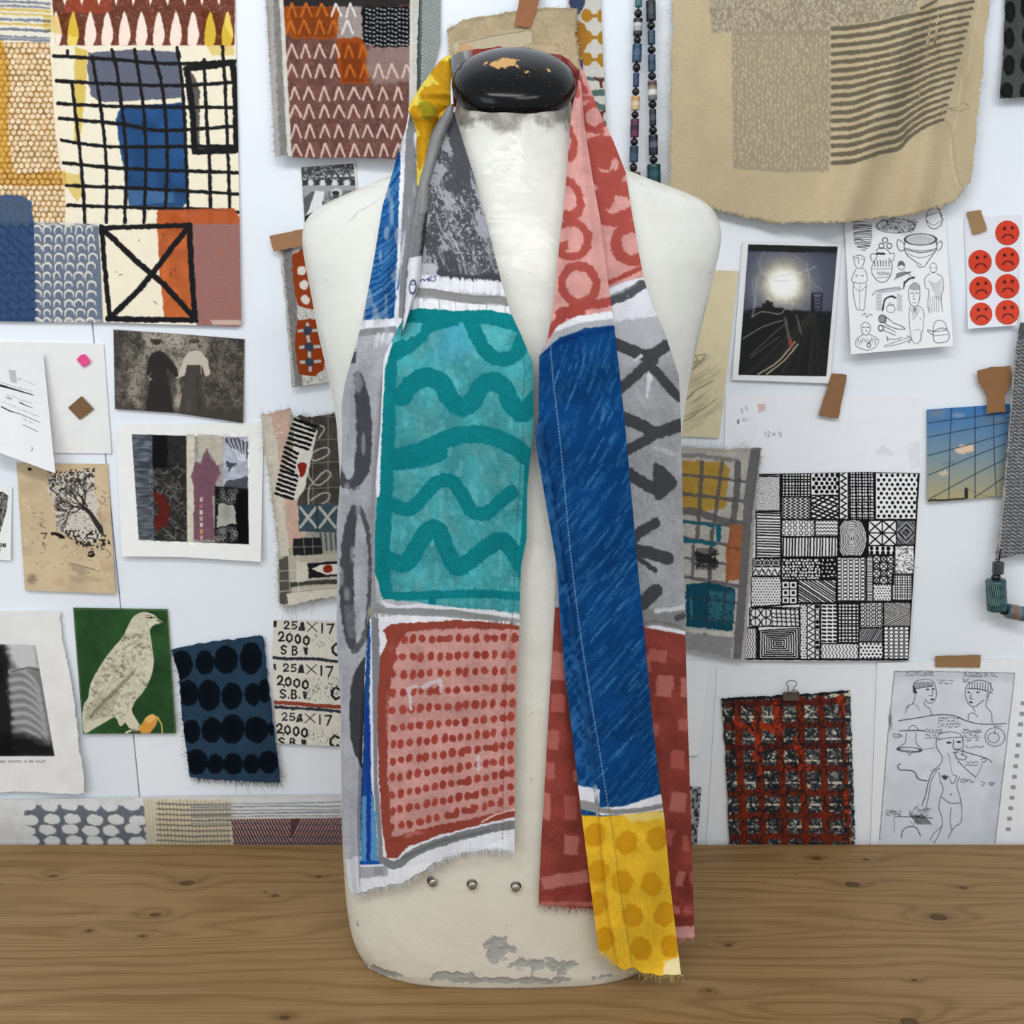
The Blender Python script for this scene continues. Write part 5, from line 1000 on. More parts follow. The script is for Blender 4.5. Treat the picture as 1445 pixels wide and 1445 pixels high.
# ---- bird card
c = Cv(98, 852, 254, 1042, '2a4c2a', 1.6, 31); c.mottle(.10, 6); c.mottle(.12, 30)
bird = [(187, 872), (196, 865), (207, 864), (218, 868), (224, 874), (229, 877), (228, 880), (220, 881), (213, 886), (212, 895), (215, 915), (217, 935), (213, 955), (203, 975), (192, 988), (186, 1000), (182, 1012), (170, 1025), (163, 1012), (150, 1018), (138, 1025), (120, 1035), (116, 1020), (118, 995), (124, 985), (128, 965), (138, 945), (155, 920), (172, 900), (180, 885)]
c.poly(bird, 'cdc8b1', rough=.4, sm=3); c.within(cr(bird, 3, True)); c.mottle(.07, 4)
for k in range(420):
    x = rg.uniform(120, 216); y = rg.uniform(895, 1012); a_ = 2.1 + rg.uniform(-.5, .5); l = rg.uniform(2, 5)
    d_ = abs((x - 160) * .75 + (y - 940) * .6) / 42
    if rg.random() > 1.1 - d_ * .6: continue
    c.line([(x - l * .6, y - l * .3), (x, y + l * .5), (x + l * .5, y - l * .4)], .9, rg.choice(['4c4a3c', '6a6754', '8b8772']), rg.uniform(.4, .9), .3)
for k in range(26): t = k / 26; x = 134 + 62 * t; y = 1000 - 62 * t; c.line([(x, y), (x - 8, y + 15)], 1, '6f6b57', .6)
for k in range(14): c.line([(120 + k * 2.6, 1018 - k * .6), (126 + k * 3.4, 992 - k * 1.4)], .8, '55523f', .7, .3)
for k in range(30): c.ell(rg.uniform(188, 214), rg.uniform(870, 930), .7, .9, '8a8570', .7)
c.within(None)
c.line([(206, 871), (212, 872), (219, 871)], 1.2, '3b392d', .9); c.ell(213, 871.5, 1.6, 1.4, '1d1c17'); c.line([(222, 875), (229, 879), (225, 880)], 1.6, '4b4a40', 1); c.line([(206, 868), (214, 869)], .7, '6a6754')
c.poly([(176, 1012), (184, 998), (193, 1020), (198, 1032), (188, 1032)], 'd2ccb4', rough=.5); c.line([(176, 1015), (186, 1030), (178, 1034)], 3, 'd6cfb6', 1, .5); c.line([(186, 1008), (198, 1026)], 2.6, 'd6cfb6', 1, .5)
for k in range(4): c.line([(184 + k * 5, 1028 + k), (190 + k * 4, 1034)], 1.6, '4a4535', .9)
c.poly([(196, 1028), (206, 1012), (216, 1008), (224, 1012), (220, 1024), (212, 1034), (200, 1035)], 'd79a45', rough=.6); c.ell(212, 1014, 8, 5, 'e8b76a', .9, rot=-.5, rough=.6); c.line([(222, 1012), (228, 1022), (229, 1034)], 2, 'c7b26a', 1)
c.line([(104, 859), (236, 861), (247.5, 1035), (118, 1035.5)], 1.2, '8d9a7a', .6, closed=True)
sheet('bird_card', [(103, 858), (236, 860)], [(117, 1036), (248, 1035)], c, wy(.004, .003), 'green card with a pale speckled hawk perched on a glove', 'card', q=1.6, thick=.0018)
# ---- dark blue cloth with black ovals
c = Cv(235, 890, 405, 1112, '2b4258', 1.2, 32); c.mottle(.05, 2); c.mottle(.07, 18)
for (x, y, a_, b_) in [(256, 938, 16, 20), (289, 935, 13, 17), (319, 931, 17, 20), (354, 929, 16, 23), (266, 978, 14, 19), (295, 981, 16, 22), (327, 982, 15, 19), (357, 980, 12, 16), (374, 975, 10, 17), (270, 1032, 13, 17), (299, 1030, 15, 18), (328, 1029, 17, 21), (362, 1030, 17, 19), (384, 1028, 6, 10), (277, 1075, 16, 18), (304, 1078, 12, 14), (329, 1078, 14, 15), (355, 1078, 12, 14), (379, 1075, 14, 16)]:
    c.ell(x, y, a_, b_, '0d141d', .97, rough=1.6); c.ell(x - 2, y, a_ * .6, b_ * .6, '0a1017', .5, rough=3, soft=5)
yfb = wy(.004, .006)
bl = sheet('oval_cloth', [(242, 917), (280, 909), (330, 902), (366, 897), (371, 899)], [(268, 1097), (300, 1100), (340, 1102), (396, 1104)], c, yfb, 'dark blue cloth with black ovals and frayed edges', 'cloth', 'printed_cloth', L=[(242, 917), (252, 950), (258, 1020), (268, 1097)], R=[(371, 899), (378, 960), (386, 1030), (396, 1104)], q=1.2, jit=1.0)
bf = lambda x, y: WALL_Y - .008
fringe([(268, 1097), (300, 1100), (340, 1102), (396, 1104)], bf, 230, 8, ['1f3347', '2a435c', '162433'], bl, 12, spread=.7, wild=.03)
fringe([(371, 899), (378, 960), (386, 1030), (396, 1104)], bf, 110, 5, ['1f3347', '2a435c'], bl, 13, d=(1, .2), spread=.8, wild=.04, name='side_fringe'); fringe([(242, 917), (252, 950), (258, 1020), (268, 1097)], bf, 110, 6, ['1f3347', '2a435c'], bl, 14, d=(-1, .3), spread=.9, wild=.08, name='side_fringe')
# ---- stamped number sheet
c = Cv(380, 868, 510, 1062, 'd9d5ca', 2.0, 33, ns=3); c.mottle(.03, 5); IK = '25252b'
def rowtxt(x, y, sk, wear):
    for ch, dx, w_, lw in [('2', 0, 8, 2.1), ('5', 11, 8, 2.1)]: text(c, ch, x + dx, y + dx * .06, 10, w_, IK, lw, rough=.7, dry=wear)
    c.poly([(x + 24, y + 1), (x + 28, y + 1), (x + 30, y + 13), (x + 20, y + 13)], IK, .95, rough=1, dry=wear); text(c, 'x', x + 33, y + 1, 13, 14, IK, 1.3, rough=.5); text(c, '1', x + 50, y + 3, 13, 8, IK, 2.4, rough=.6, dry=.05); text(c, '7', x + 60, y + 4, 13, 11, IK, 2.4, rough=.6, dry=.05)
for (x, y) in [(400.5, 877), (399.5, 937), (397.5, 1006)]: rowtxt(x, y, 0, .15 if y < 1000 else .28)
for (x, y) in [(392.5, 892), (391, 954), (390, 1022)]:
    for k, ch in enumerate('2000'): text(c, ch, x + k * 12 - (k > 0) * .5, y + k * 2, 12, 8.5, IK, 2.7, rough=.7, dry=.04)
    if y > 950: text(c, ',', x + 9, y + 3, 11, 4, IK, 1.8)
for (x, y) in [(396, 911), (395, 973), (393, 1041)]:
    text(c, 'S', x, y, 12, 8.5, IK, 2.4, rough=.6); text(c, 'B', x + 16, y + 1, 12, 8, IK, 2.2, rough=.6, dry=.1); c.poly([(x + 32, y + 2), (x + 39, y + 3), (x + 37.5, y + 13), (x + 33.5, y + 13)], IK, .95, rough=1, dry=.2)
    if y > 950: text(c, '.', x + 11, y, 12, 3, IK, 2.2); text(c, '.', x + 26, y, 12, 3, IK, 2)
    text(c, 'C', x + 72, y - 3, 17, 14, IK, 3.2, rough=.8, dry=.06); text(c, 'O', x + 90, y - 2, 15, 12, IK, 3, rough=.8, dry=.06)
c.poly([(386, 876), (391, 876), (390, 885), (386, 885)], IK); c.poly([(385, 937), (390, 937), (389, 946), (386, 946)], IK, rough=1, dry=.3)
for k in range(160): y0 = rg.choice([900, 960, 968, 975, 1034, 1043]); x = rg.uniform(432, 480); y = y0 + rg.uniform(-5, 12); c.line([(x, y), (x + rg.uniform(-.6, 1.5), y + rg.uniform(1, 3.5))], .8, IK, rg.uniform(.3, .8), .5, .2)
c.line([(384, 928), (410, 930), (440, 929), (480, 934), (510, 938)], 4.5, '34353c', 1, 1.2, .06); c.line([(384, 991), (420, 993), (450, 996), (510, 999)], 5.5, '8f4434', 1, 1, .1); c.line([(384, 997), (410, 999), (450, 1001), (510, 1008)], 4.5, '363a44', 1, 1.4, .08)
sheet('stamped_print', [(385.5, 875), (440, 876), (505, 878)], [(387, 1048), (440, 1051), (505, 1055)], c, wy(.003, .004), 'off-white paper stamped 25 x 17 and 2000 three times', 'print', L=[(385.5, 875), (384, 960), (392, 1049)], q=1.8)
# ---- framed looking collage on white paper
c = Cv(158, 590, 376, 800, 'ecedec', 1.4, 34)
cl = [(186, 613), (349, 617), (351, 768), (196, 762)]; c.poly(cl, '2b2a2a'); c.within(cl)
c.poly([(180, 608), (216, 608), (217, 768), (180, 768)], '5a6068'); c.within([(186, 613), (215, 613), (216, 765), (196, 763)]); c.mottle(.3, 2, 12); c.mottle(0, 3, 14, col='2d3238', thr=.2, a=.6); c.within(cl)
c.poly([(215, 610), (237, 610), (237, 660), (215, 660)], '101113')
c.within([(210, 660), (262, 613), (264, 765), (216, 765)]); c.mottle(.3, 3)
for k in range(170): x, y = rg.uniform(208, 262), rg.uniform(660, 765); c.line([(x, y), (x + rg.uniform(-9, 9), y + rg.uniform(-10, 10)), (x + rg.uniform(-12, 12), y + rg.uniform(-12, 12))], .8, rg.choice(['8d8b84', '5d5c58', 'b0aea6', '0d0d0d']), .55, .5, sm=3)
c.within(cl); c.poly([(215, 692), (232, 698), (241, 718), (236, 740), (222, 752), (217, 735), (224, 720)], '5a1f1a', .95, rough=2)
c.poly([(263, 612), (316, 614), (316, 765), (264, 765)], '978f92'); c.within([(263, 612), (316, 614), (318, 768), (264, 768)]); c.mottle(.12, 8); c.poly([(263, 612), (275, 612), (273, 765), (264, 765)], 'cfc9b8', .9, rough=1.5); c.poly([(278, 612), (314, 614), (316, 655), (305, 655), (292, 632), (280, 655)], 'b9b4a4', .9, rough=2)
c.poly([(276, 650), (284, 655), (286, 645), (292, 633), (298, 648), (306, 655), (312, 668), (304, 680), (303, 762), (274, 762), (273, 690), (270, 672)], '6d4753', .85, rough=1.5); c.mottle(.08, 1.5, 5); c.poly([(300, 700), (316, 705), (316, 740), (302, 745)], 'b9b6a6', .7, rough=1.5)
for k in range(7): c.poly([(282, 702 + k * 9), (286, 702 + k * 9), (286, 708 + k * 9), (282, 708 + k * 9)], ['c8b9b0', 'b0686a', 'cfd0cc', 'b9a9a0', 'd0cfca', 'd59c66', 'c6a09a'][k], .9, rough=.7)
c.within(cl); c.poly([(315, 612), (352, 614), (352, 690), (315, 685)], 'aeb2c0'); c.within([(315, 612), (352, 614), (352, 692), (315, 690)]); c.mottle(.12, 4)
for p in [[(318, 620), (335, 616), (345, 640), (325, 632)], [(318, 650), (334, 655), (322, 665)], [(318, 678), (350, 672), (350, 690), (318, 688)], [(336, 618), (350, 625), (350, 650)]]: c.poly(p, '34363e', .8, rough=3)
for k in range(5): c.line([(322 + k * 6, 620), (338 + k * 2, 650)], 2, 'dfe2ec', .7, 1)
c.within(cl); c.poly([(303, 686), (352, 690), (352, 768), (303, 768)], '18181a'); c.poly([(308, 710), (330, 714), (334, 738), (305, 744)], 'aeada2', .95, rough=2); c.poly([(333, 694), (352, 690), (352, 770), (337, 770), (333, 730)], '070708')
for k in range(60): x, y = rg.uniform(304, 334), rg.choice([rg.uniform(692, 708), rg.uniform(746, 764)]); c.ell(x, y, 2.5, 3, '9a9a94', .6, ring=.8)
c.ell(320, 724, 6, 10, '77777a', .5, rough=3, soft=5); c.within(None)
sheet('collage_print', [(163, 600), (372, 596)], [(172, 785), (260, 786), (368, 793)], c, wy(.002, .008), 'dark collage of tower and strips mounted on square white paper', 'print', q=1.35, thick=.001)
# ---- stitched scrap with loops
c = Cv(362, 572, 500, 868, 'a5a091', 1.5, 35); c.mottle(.06, 3)
c.poly([(365, 580), (410, 578), (408, 610), (400, 640), (440, 700), (430, 760), (385, 790), (370, 700)], 'c9aa9b', rough=2); c.poly([(365, 584), (384, 590), (396, 660), (400, 700), (408, 790), (392, 800), (384, 720), (370, 630)], 'cfc9b9', rough=2.5)
for k in range(80): x, y = rg.uniform(368, 405), rg.uniform(590, 790); c.line([(x, y), (x + rg.uniform(-6, 6), y + rg.uniform(-3, 5)), (x + rg.uniform(-7, 7), y + rg.uniform(-2, 7))], .9, rg.choice(['e4e0d3', 'b3ad9c', 'd8c3b6']), .8, .4, sm=3)
c.poly([(418, 584), (500, 584), (500, 712), (420, 712), (428, 640), (440, 615)], '4a4642', rough=1.2); c.within([(418, 584), (500, 584), (500, 712), (420, 712), (428, 640), (440, 615)]); c.mottle(.15, 1.6); c.mottle(.1, 10)
for p in [[(430, 585), (500, 590)], [(440, 592), (442, 712)], [(463, 590), (463, 712)], [(430, 622), (500, 618)], [(432, 654), (500, 650)], [(430, 690), (500, 686)]]: c.line(p, .8, 'aaa598', .8)
c.within(None)
for p in [[(435, 712), (436, 690), (443, 680), (458, 665), (465, 666), (466, 672), (455, 682), (445, 684), (436, 672), (434, 655), (440, 640), (456, 632), (464, 634), (462, 642), (446, 650), (441, 648)], [(438, 706), (455, 696), (465, 698), (460, 708), (442, 716)], [(450, 618), (458, 605), (452, 600)], [(484, 600), (478, 615), (486, 632)]]: c.line(p, 2.2, 'b5b0a2', .95, .6, sm=6)
zz_ = [(416, 590), (447, 610), (440, 630), (418, 660), (416, 706), (390, 698), (402, 665), (415, 640), (428, 615)]
c.poly([(415, 592), (448, 608), (430, 690), (418, 706), (391, 696), (404, 660), (414, 630)], 'dedad0', rough=1)
for k in range(17):
    t = k / 16; a_ = lerp((416, 592), (391, 694), t) if t > .4 else lerp((415, 592), (406, 636), t / .4); 
    a_ = (a_[0], 592 + 104 * t); a_ = (416 - (14 * t / .4 if t < .4 else 14 + 13 * (t - .4) / .6), a_[1]); b_ = (a_[0] + (30 if t < .35 else 17 if t < .65 else 24), a_[1] + 10 - 2 * t); c.line([a_, b_], 4.0, '17171a', 1, .8)
c.poly([(420, 655), (432, 654), (430, 668), (424, 672)], '8a2d1f', rough=1.2, sm=4)
c.poly([(421, 712), (500, 710), (500, 752), (422, 750)], '3f5059', rough=1)
for x in (435, 462, 488): c.line([(x - 11, 716), (x + 11, 744)], 4, 'b8b9b0', .95, .8); c.line([(x + 11, 716), (x - 11, 744)], 4, 'b8b9b0', .95, .8)
c.line([(447, 712), (448, 750)], 2, '26323a', .9); c.poly([(436, 752), (500, 750), (500, 776), (455, 776)], '8f918c', rough=1)
for k in range(7): c.line([(452 + k * 7, 752), (454 + k * 7, 776)], 2.6, '4c5153', .9, .6)
c.poly([(413, 760), (452, 758), (456, 785), (414, 786)], '26262a', rough=1); c.line([(414, 772), (455, 771)], .8, '9a968a'); c.line([(428, 758), (430, 785)], .8, '9a968a'); c.line([(441, 758), (442, 785)], .8, '9a968a')
c.poly([(394, 785), (500, 780), (500, 830), (404, 856), (393, 850)], 'b4ae9f', rough=1.5); c.poly([(394, 790), (407, 784), (412, 850), (395, 855)], '5a5650', rough=1, dry=.1)
c.poly([(434, 795), (500, 790), (500, 812), (436, 816)], '1f1f22', rough=1); c.poly([(440, 803), (452, 797), (480, 796), (500, 800), (500, 810), (460, 811)], 'dcd8cc', rough=.7); c.ell(463, 803, 6.5, 5.8, '8d2c1c', 1, rough=1)
c.line([(410, 826), (440, 822), (500, 820)], 6, '37352f', .9, 1.3, .1); c.poly([(418, 792), (434, 794), (434, 820), (418, 822)], 'cfcbbf', rough=1); c.poly([(404, 838), (500, 828), (500, 842), (408, 856)], 'd2cebf', rough=1)
for p in [[(394, 806), (436, 802)], [(394, 835), (440, 830), (500, 824)], [(407, 785), (410, 855)], [(420, 785), (422, 855)], [(394, 820), (430, 818)]]: c.line(p, .9, 'd8d4c7', .9)
sfy = wy(.004, .010)
ss = sheet('stitched_scrap', [(368, 586), (385, 582), (408, 576), (412, 590), (425, 586), (440, 590), (470, 583), (500, 585)], [(393, 850), (405, 856), (440, 846), (500, 838)], c, sfy, 'frayed patchwork scrap with stitched loops, black bars and red dot', 'cloth', 'rough_cloth', L=[(368, 586), (374, 640), (384, 700), (392, 770), (393, 850)], R=[(500, 585), (500, 838)], q=1.4, jit=1.6)
ff = lambda x, y: WALL_Y - .009
fringe([(368, 586), (374, 640), (384, 700), (392, 770), (393, 850)], ff, 330, 6, ['cfc9b9', 'bdb7a6', 'dcd8ca'], ss, 15, d=(-.7, .3), spread=1.1, r=.00022); fringe([(395, 852), (440, 846), (480, 840)], ff, 60, 14, ['c9c3b2', 'a5a091', '8c8678'], ss, 16, spread=1.2, wild=.2, name='hanging_threads')
fringe([(368, 584), (408, 576), (425, 586), (480, 584)], ff, 60, 6, ['cfc9b9', '6b6660'], ss, 17, d=(0, -1), spread=.8, name='top_fringe')
# ---- roll of printed paper along the bottom
c = Cv(-20, 1120, 500, 1212, 'cfd0cf', 1.2, 36); c.mottle(.03, 12)
rr_ = [(32, 1134), (210, 1136), (212, 1200), (40, 1200)]; c.poly([(34, 1136), (204, 1137), (206, 1196), (40, 1196)], '676e77', rough=1.5); c.within([(20, 1128), (210, 1128), (212, 1198), (20, 1198)]); c.mottle(.08, 2)
for r_, y in enumerate((1136, 1156, 1171, 1187)):
    for k in range(8): c.ell(45 + k * 29.5 - (0 if r_ % 2 else 6) + rg.uniform(-2, 2), y + rg.uniform(-2, 2) + (8 if k % 2 else 0) * 0, 12, 7.2, 'd3d5d6', 1, rough=1.6, rot=.1)
for k in range(6): c.ell(62 + k * 29, 1164 + 0 * k, 0.1, .1, 'd3d5d6')
c.within(None)
c.poly([(202, 1127), (330, 1129), (334, 1196), (208, 1196)], 'cdc5b2')
for k in range(24): x = 204 + k * 5; c.line([(x, 1130 + rg.uniform(-2, 3)), (x + 4, 1196)], 1.7, 'a08b66' if k > 3 else 'b3a88c', .8, .6, .05)
for k in range(8): y = 1134 + k * 7.4; c.line([(222, y), (275, y + 2), (325, y + 1)], 2.6, '6f695e', .85, .7, .1)
for k in range(7): y = 1132 + k * 4.6; c.line([(270, y + 3), (400, y + rg.uniform(0, 3)), (500, y + rg.uniform(-1, 2))], 1.9, '6d7580' if k % 2 else '878b90', .85, .8, .15)
hb = [(326, 1156), (500, 1154), (500, 1197), (330, 1197)]; c.poly(hb, '5c3638'); c.within(hb)
for k in range(26):
    x = 300 + k * 4.4; c.within([(326, 1155), (410, 1155), (410, 1198), (328, 1198)]); c.line([(x, 1152), (x + 24, 1200)], 1.3, 'cfc6bf', .85, .4)
for k in range(28):
    x = 404 + k * 4.4; c.within([(410, 1155), (500, 1155), (500, 1198), (410, 1198)]); c.line([(x + 24, 1152), (x, 1200)], 1.3, 'cfc6bf', .85, .4)
c.within(hb)
for k in range(5): c.line([(326, 1162 + k * 9), (500, 1164 + k * 9)], 1.6, '4b5262', .7, .6, .2)
c.within(None)
sheet('printed_roll', [(-20, 1129), (100, 1127), (300, 1123), (490, 1122)], [(-20, 1204), (490, 1202)], c, lambda px, py, u, v: np.where(py > 1186, 1.3195, 1.3195 - .004 * np.sin(np.clip((1186 - py) / 60, 0, 1) * math.pi)), 'long paper strip printed with ovals and stripes along the bench back, left', 'print', q=1.2)
# ================================================================ things pinned to the wall, right half and behind the neck
rg = random.Random(21)
# ---- beige linen scrap behind the neck cap, taped at the top
c = Cv(610, -10, 840, 260, 'b9a888', 1.1, 41); c.mottle(.06, 20); c.mottle(.05, 3)
c.poly([(640, 60), (735, 42), (752, 46), (752, 62), (730, 75), (640, 72)], 'c8bca2', .9, rough=1.5); c.line([(648, 62), (690, 52), (740, 44)], 1.5, '7d6d50', .7, 1); c.line([(752, 44), (752, 60), (728, 72)], 1.2, '8d7c5e', .8, .8); c.line([(752, 60), (790, 64)], 1, '8d7c5e', .5)
c.poly([(652, 60), (668, 66), (664, 78), (645, 72)], 'cf9d72', .7, rough=2)
nb = sheet('linen_scrap', [(630, 42), (650, 30), (690, 22), (740, 14), (780, 11), (815, 13)], [(650, 240), (740, 245), (826, 235)], c, wy(.008, .004, .002), 'beige linen scrap hanging behind the black neck cap', 'cloth', 'printed_cloth', L=[(630, 42), (638, 90), (650, 240)], R=[(815, 13), (813, 50), (818, 90), (826, 235)], q=1.0, jit=1.6)
nf = lambda x, y: WALL_Y - .010
fringe([(630, 42), (650, 30), (690, 22), (740, 14), (780, 11), (815, 13)], nf, 120, 5, ['b9a888', 'cdbf9f', 'a39272'], nb, 41, d=(0, -1), spread=.8); fringe([(815, 13), (813, 50), (818, 90), (822, 150)], nf, 120, 5, ['c9bb9c', 'b3a281'], nb, 42, d=(1, 0), spread=.8, name='side_fringe')
tape([(735, -12), (765, -12)], [(726, 36), (748, 39)], '9c6540', .0115, 'brown tape strip pinning the linen scrap behind the neck cap')
# ---- patterned cloth right of it
c = Cv(780, -20, 865, 220, 'cfcdc6', 1.3, 42); c.mottle(.03, 3)
for k, y in enumerate((-12, 22, 53, 84)):
    for x in (828, 850): c.ell(x, y, 7.5, 9.5, 'ae7f2e', 1, rough=1.5)
    c.line([(828, y), (870, y)], 5, 'ae7f2e', 1, 1)
c.poly([(800, -20), (824, -20), (826, 6), (818, 20), (805, 18)], '3f4862', rough=2); c.poly([(800, 30), (824, 34), (828, 60), (822, 80), (805, 80)], 'a87534', rough=2, sm=4); c.poly([(812, 82), (822, 84), (822, 100), (814, 104)], '2a2f78', rough=1.5)
for p, w_ in [([(822, 112), (840, 111), (858, 112)], 5), ([(828, 132), (845, 131), (860, 130)], 8), ([(826, 113), (826, 132)], 6), ([(838, 146), (850, 152), (860, 150)], 9), ([(845, 170), (856, 176)], 9)]: c.line(p, w_, '56706c', 1, 1.5, sm=4)
for (x, y) in [(848, 114), (849, 160)]:
    for a_ in (0, 2.1, 4.2): c.line([(x, y), (x + 9 * math.cos(a_ - .6), y + 9 * math.sin(a_ - .6))], 3.6, '6d3430', 1, 1)
sheet('patterned_cloth', [(800, -18), (847, -18)], [(820, 205), (857, 205)], c, wy(.005, .004), 'narrow cloth with mustard dumbbells and grey green bands, beside the bead strands', 'cloth', 'printed_cloth', R=[(847, -18), (849, 40), (853, 120), (857, 205)], q=1.2, jit=.4)
# ---- bead strands
necklace = empty('bead_necklace', tuple(unp(905, 100, WALL_Y - .012)), 'two hanging strands of blue glazed tube beads with small black spacers', 'necklace')
def bead(px0, py0, px1, py1, w_, col, kind='tube', band=None, parent=None, off=.012, squash=.75, label=None):
    a_, b_ = unp(px0, py0, WALL_Y - off), unp(px1, py1, WALL_Y - off); mid = (a_ + b_) / 2; d = Vector((b_ - a_).tolist()); L_ = d.length
    r_ = w_ / 1480 * (WALL_Y - off) / 2 * 1.02
    if kind == 'round':
        n = 9; t = np.linspace(0, math.pi, n); prof = [(max(.0004, r_ * math.sin(x)), -L_ / 2 * math.cos(x)) for x in t]; cols = [col] * n; sd = 20
    else:
        prof = [(.0004, -L_ / 2), (r_ * .86, -L_ / 2), (r_, -L_ / 2 + .0007)]; cols = [col] * 3
        m_ = 9
        for k in range(1, m_ + 1):
            prof.append((r_ * (1 + .015 * math.sin(k * 2.1)), -L_ / 2 + .0007 + (L_ - .0014) * k / (m_ + 1)))
            cc = band[int(k * len(band) / (m_ + 1))] if band else col; cols.append(cc)
        prof += [(r_, L_ / 2 - .0007), (r_ * .86, L_ / 2), (.0004, L_ / 2)]; cols += [band[-1] if band else col] * 3; sd = 12 if kind == 'tube' else 6
    q_ = d.to_track_quat('Z', 'Y').to_euler()
    o = lathe('spacer_bead' if kind == 'round' else 'bead', prof, 'glazed_bead', parent or necklace, n=sd, loc=tuple(mid), rot=q_, col=cols, sy=1)
    if label: o['label'] = label
    return o
def strand(x0, y0, x1, y1, items):
    """items: (top y, bottom y, width, colour, kind[, band])"""
    for it in items:
        t0 = (it[0] - y0) / (y1 - y0); t1 = (it[1] - y0) / (y1 - y0)
        bead(x0 + (x1 - x0) * t0, it[0], x0 + (x1 - x0) * t1, it[1], it[2], it[3], it[4], it[5] if len(it) > 5 else None)
    tubes('cord', [([unp(x0, y0, WALL_Y - .012), unp(x1, y1, WALL_Y - .012)], .0009, '1a1a1c')], 'thread', necklace, sides=6)
BB = '101114'
strand(901.5, -14, 893, 262, [(-14, 10, 9.5, '3f6a70', 'tube'), (13, 25, 10.5, BB, 'round'), (26, 51, 13, '1d222b', 'box', ['1d222b', 'c3c4c6', '9fa2a6', '20252e']), (51, 62, 10, BB, 'round'), (62, 88, 13.5, '33506a', 'box', ['2d465c', '3c5a76', '334f68']), (89, 102, 10.5, BB, 'round'), (103, 123, 9, '2c3c5e', 'box'), (124, 135, 10, BB, 'round'), (136, 156, 12.5, 'c9a77a', 'box', ['c99a66', 'd8c4a4', 'cdb08a']), (157, 167, 10, BB, 'round'), (168, 194, 12.5, '4e2440', 'box', ['5f2c4c', '33192b', '6a3050']), (195, 206, 10.5, BB, 'round'), (206, 229, 12.5, '2e4256', 'box', ['2a3a4c', '39536b']), (230, 243, 10.5, BB, 'round'), (243, 262, 21, '6f5a46', 'box', ['7d6b58', '4a3528', 'a08e78'])])
strand(918, -14, 923, 276, [(-14, 0, 11, BB, 'round'), (1, 30, 13.5, '1f2730', 'box', ['1c232b', '27303a', '1c232b']), (31, 42, 11, BB, 'round'), (43, 63, 10.5, '2f4558', 'box'), (65, 76, 11, BB, 'round'), (77, 101, 10.5, '32455a', 'box', ['3a5068', '27364a', '34475c']), (102, 113, 11, BB, 'round'), (114, 142, 13, '6b7076', 'box', ['5a3a34', '8a7d72', 'd4d2cc', '6d7378']), (142, 153, 11, BB, 'round'), (154, 178, 10, '2f333c', 'box', ['2a2d35', '4a4f58', '2a2d35']), (178, 190, 11, BB, 'round'), (190, 219, 13, '252b3a', 'box', ['222636', '5a6070', '222636']), (220, 231, 11, BB, 'round'), (232, 272, 19.5, '1d4650', 'box', ['1b3f49', '23545e', '1a3b45', '28606a'])])
# ---- big beige cloth
c = Cv(930, -20, 1415, 345, 'c6b594', 1.15, 43); c.mottle(.025, 40); c.mottle(.012, 3)
c.poly([(1000, -20), (1300, -20), (1290, 20), (1170, 40), (1170, 52), (1004, 46)], '958a76', .9, rough=1.5); c.within([(1000, -20), (1300, -20), (1290, 20), (1170, 40), (1170, 52), (1004, 46)])
for k in range(1900):
    x, y = rg.uniform(1000, 1300), rg.uniform(-15, 48); c.line([(x, y), (x + rg.uniform(-1.5, 1.5), y + rg.uniform(1, 3))], 1.5, 'cbc0a9', rg.uniform(.5, .95))
c.within(None)
dt = [(1033, 46), (1171, 42), (1173, 180), (1170, 243), (1100, 243), (1034, 238)]; c.poly(dt, 'a2977f', .9, rough=1); c.within(dt)
for k in range(23):
    for j in range(24): x = 1036 + j * 5.8 + rg.uniform(-1.8, 1.8); y = 50 + k * 8.6 + rg.uniform(-2, 2) + (3 if j % 2 else 0); c.line([(x, y), (x, y + rg.uniform(2, 5))], rg.uniform(1.6, 2.6), 'cabf9f', rg.uniform(.5, .95), .5)
c.within(None)
for k in range(17):
    y = 41 + k * 11.8; ye = 2 + 10.4 * k; x1 = 1374 - 2.7 * k; ym = y - 9 - .5 * k; w1 = 2.2 * math.sin(k * .5)
    c.line([(1175, y), (1205, y - 2.5), (1240, ym + 1 + w1), (1268, ym - 6 + w1), (1300 + (x1 - 1374) * .4, ym + (ye - ym) * .42), (1335 + (x1 - 1374) * .75, ym + (ye - ym) * .74), (x1, ye)], [6.2, 6.6, 6.0, 6.8, 5.6, 5.4, 4], '6c6555', .95, 1.0, .05, sm=8)
c.line([(1300, 12), (1330, -4), (1350, -20)], 4, '6c6555', .9, .9, sm=6)
for p in [[(1358, 110), (1354, 130), (1350, 165), (1342, 200), (1345, 240), (1352, 262)], [(1385, -20), (1375, 40), (1366, 100)]]: c.line(p, 1.2, 'dccfae', .8, .8, sm=5)
c.poly([(1280, 285), (1310, 280), (1320, 300), (1285, 310)], 'b3a283', .35, rough=5, soft=8)
def big(px, py, u, v):
    d = .010 + .010 * v + .024 * np.exp(-((px - 1225 + (py - 200) * .35) / 30) ** 2) + .014 * np.exp(-((px - 1310 + (py - 200) * .2) / 22) ** 2) + .006 * np.exp(-((px - 1340 - py * .05) / 20) ** 2) + .004 * np.sin(px / 28.) * v - .006 * np.exp(-((px - 1050 - py * .08) / 30) ** 2) + .008 * np.exp(-((px - 975) / 22) ** 2) * v
    return WALL_Y - d
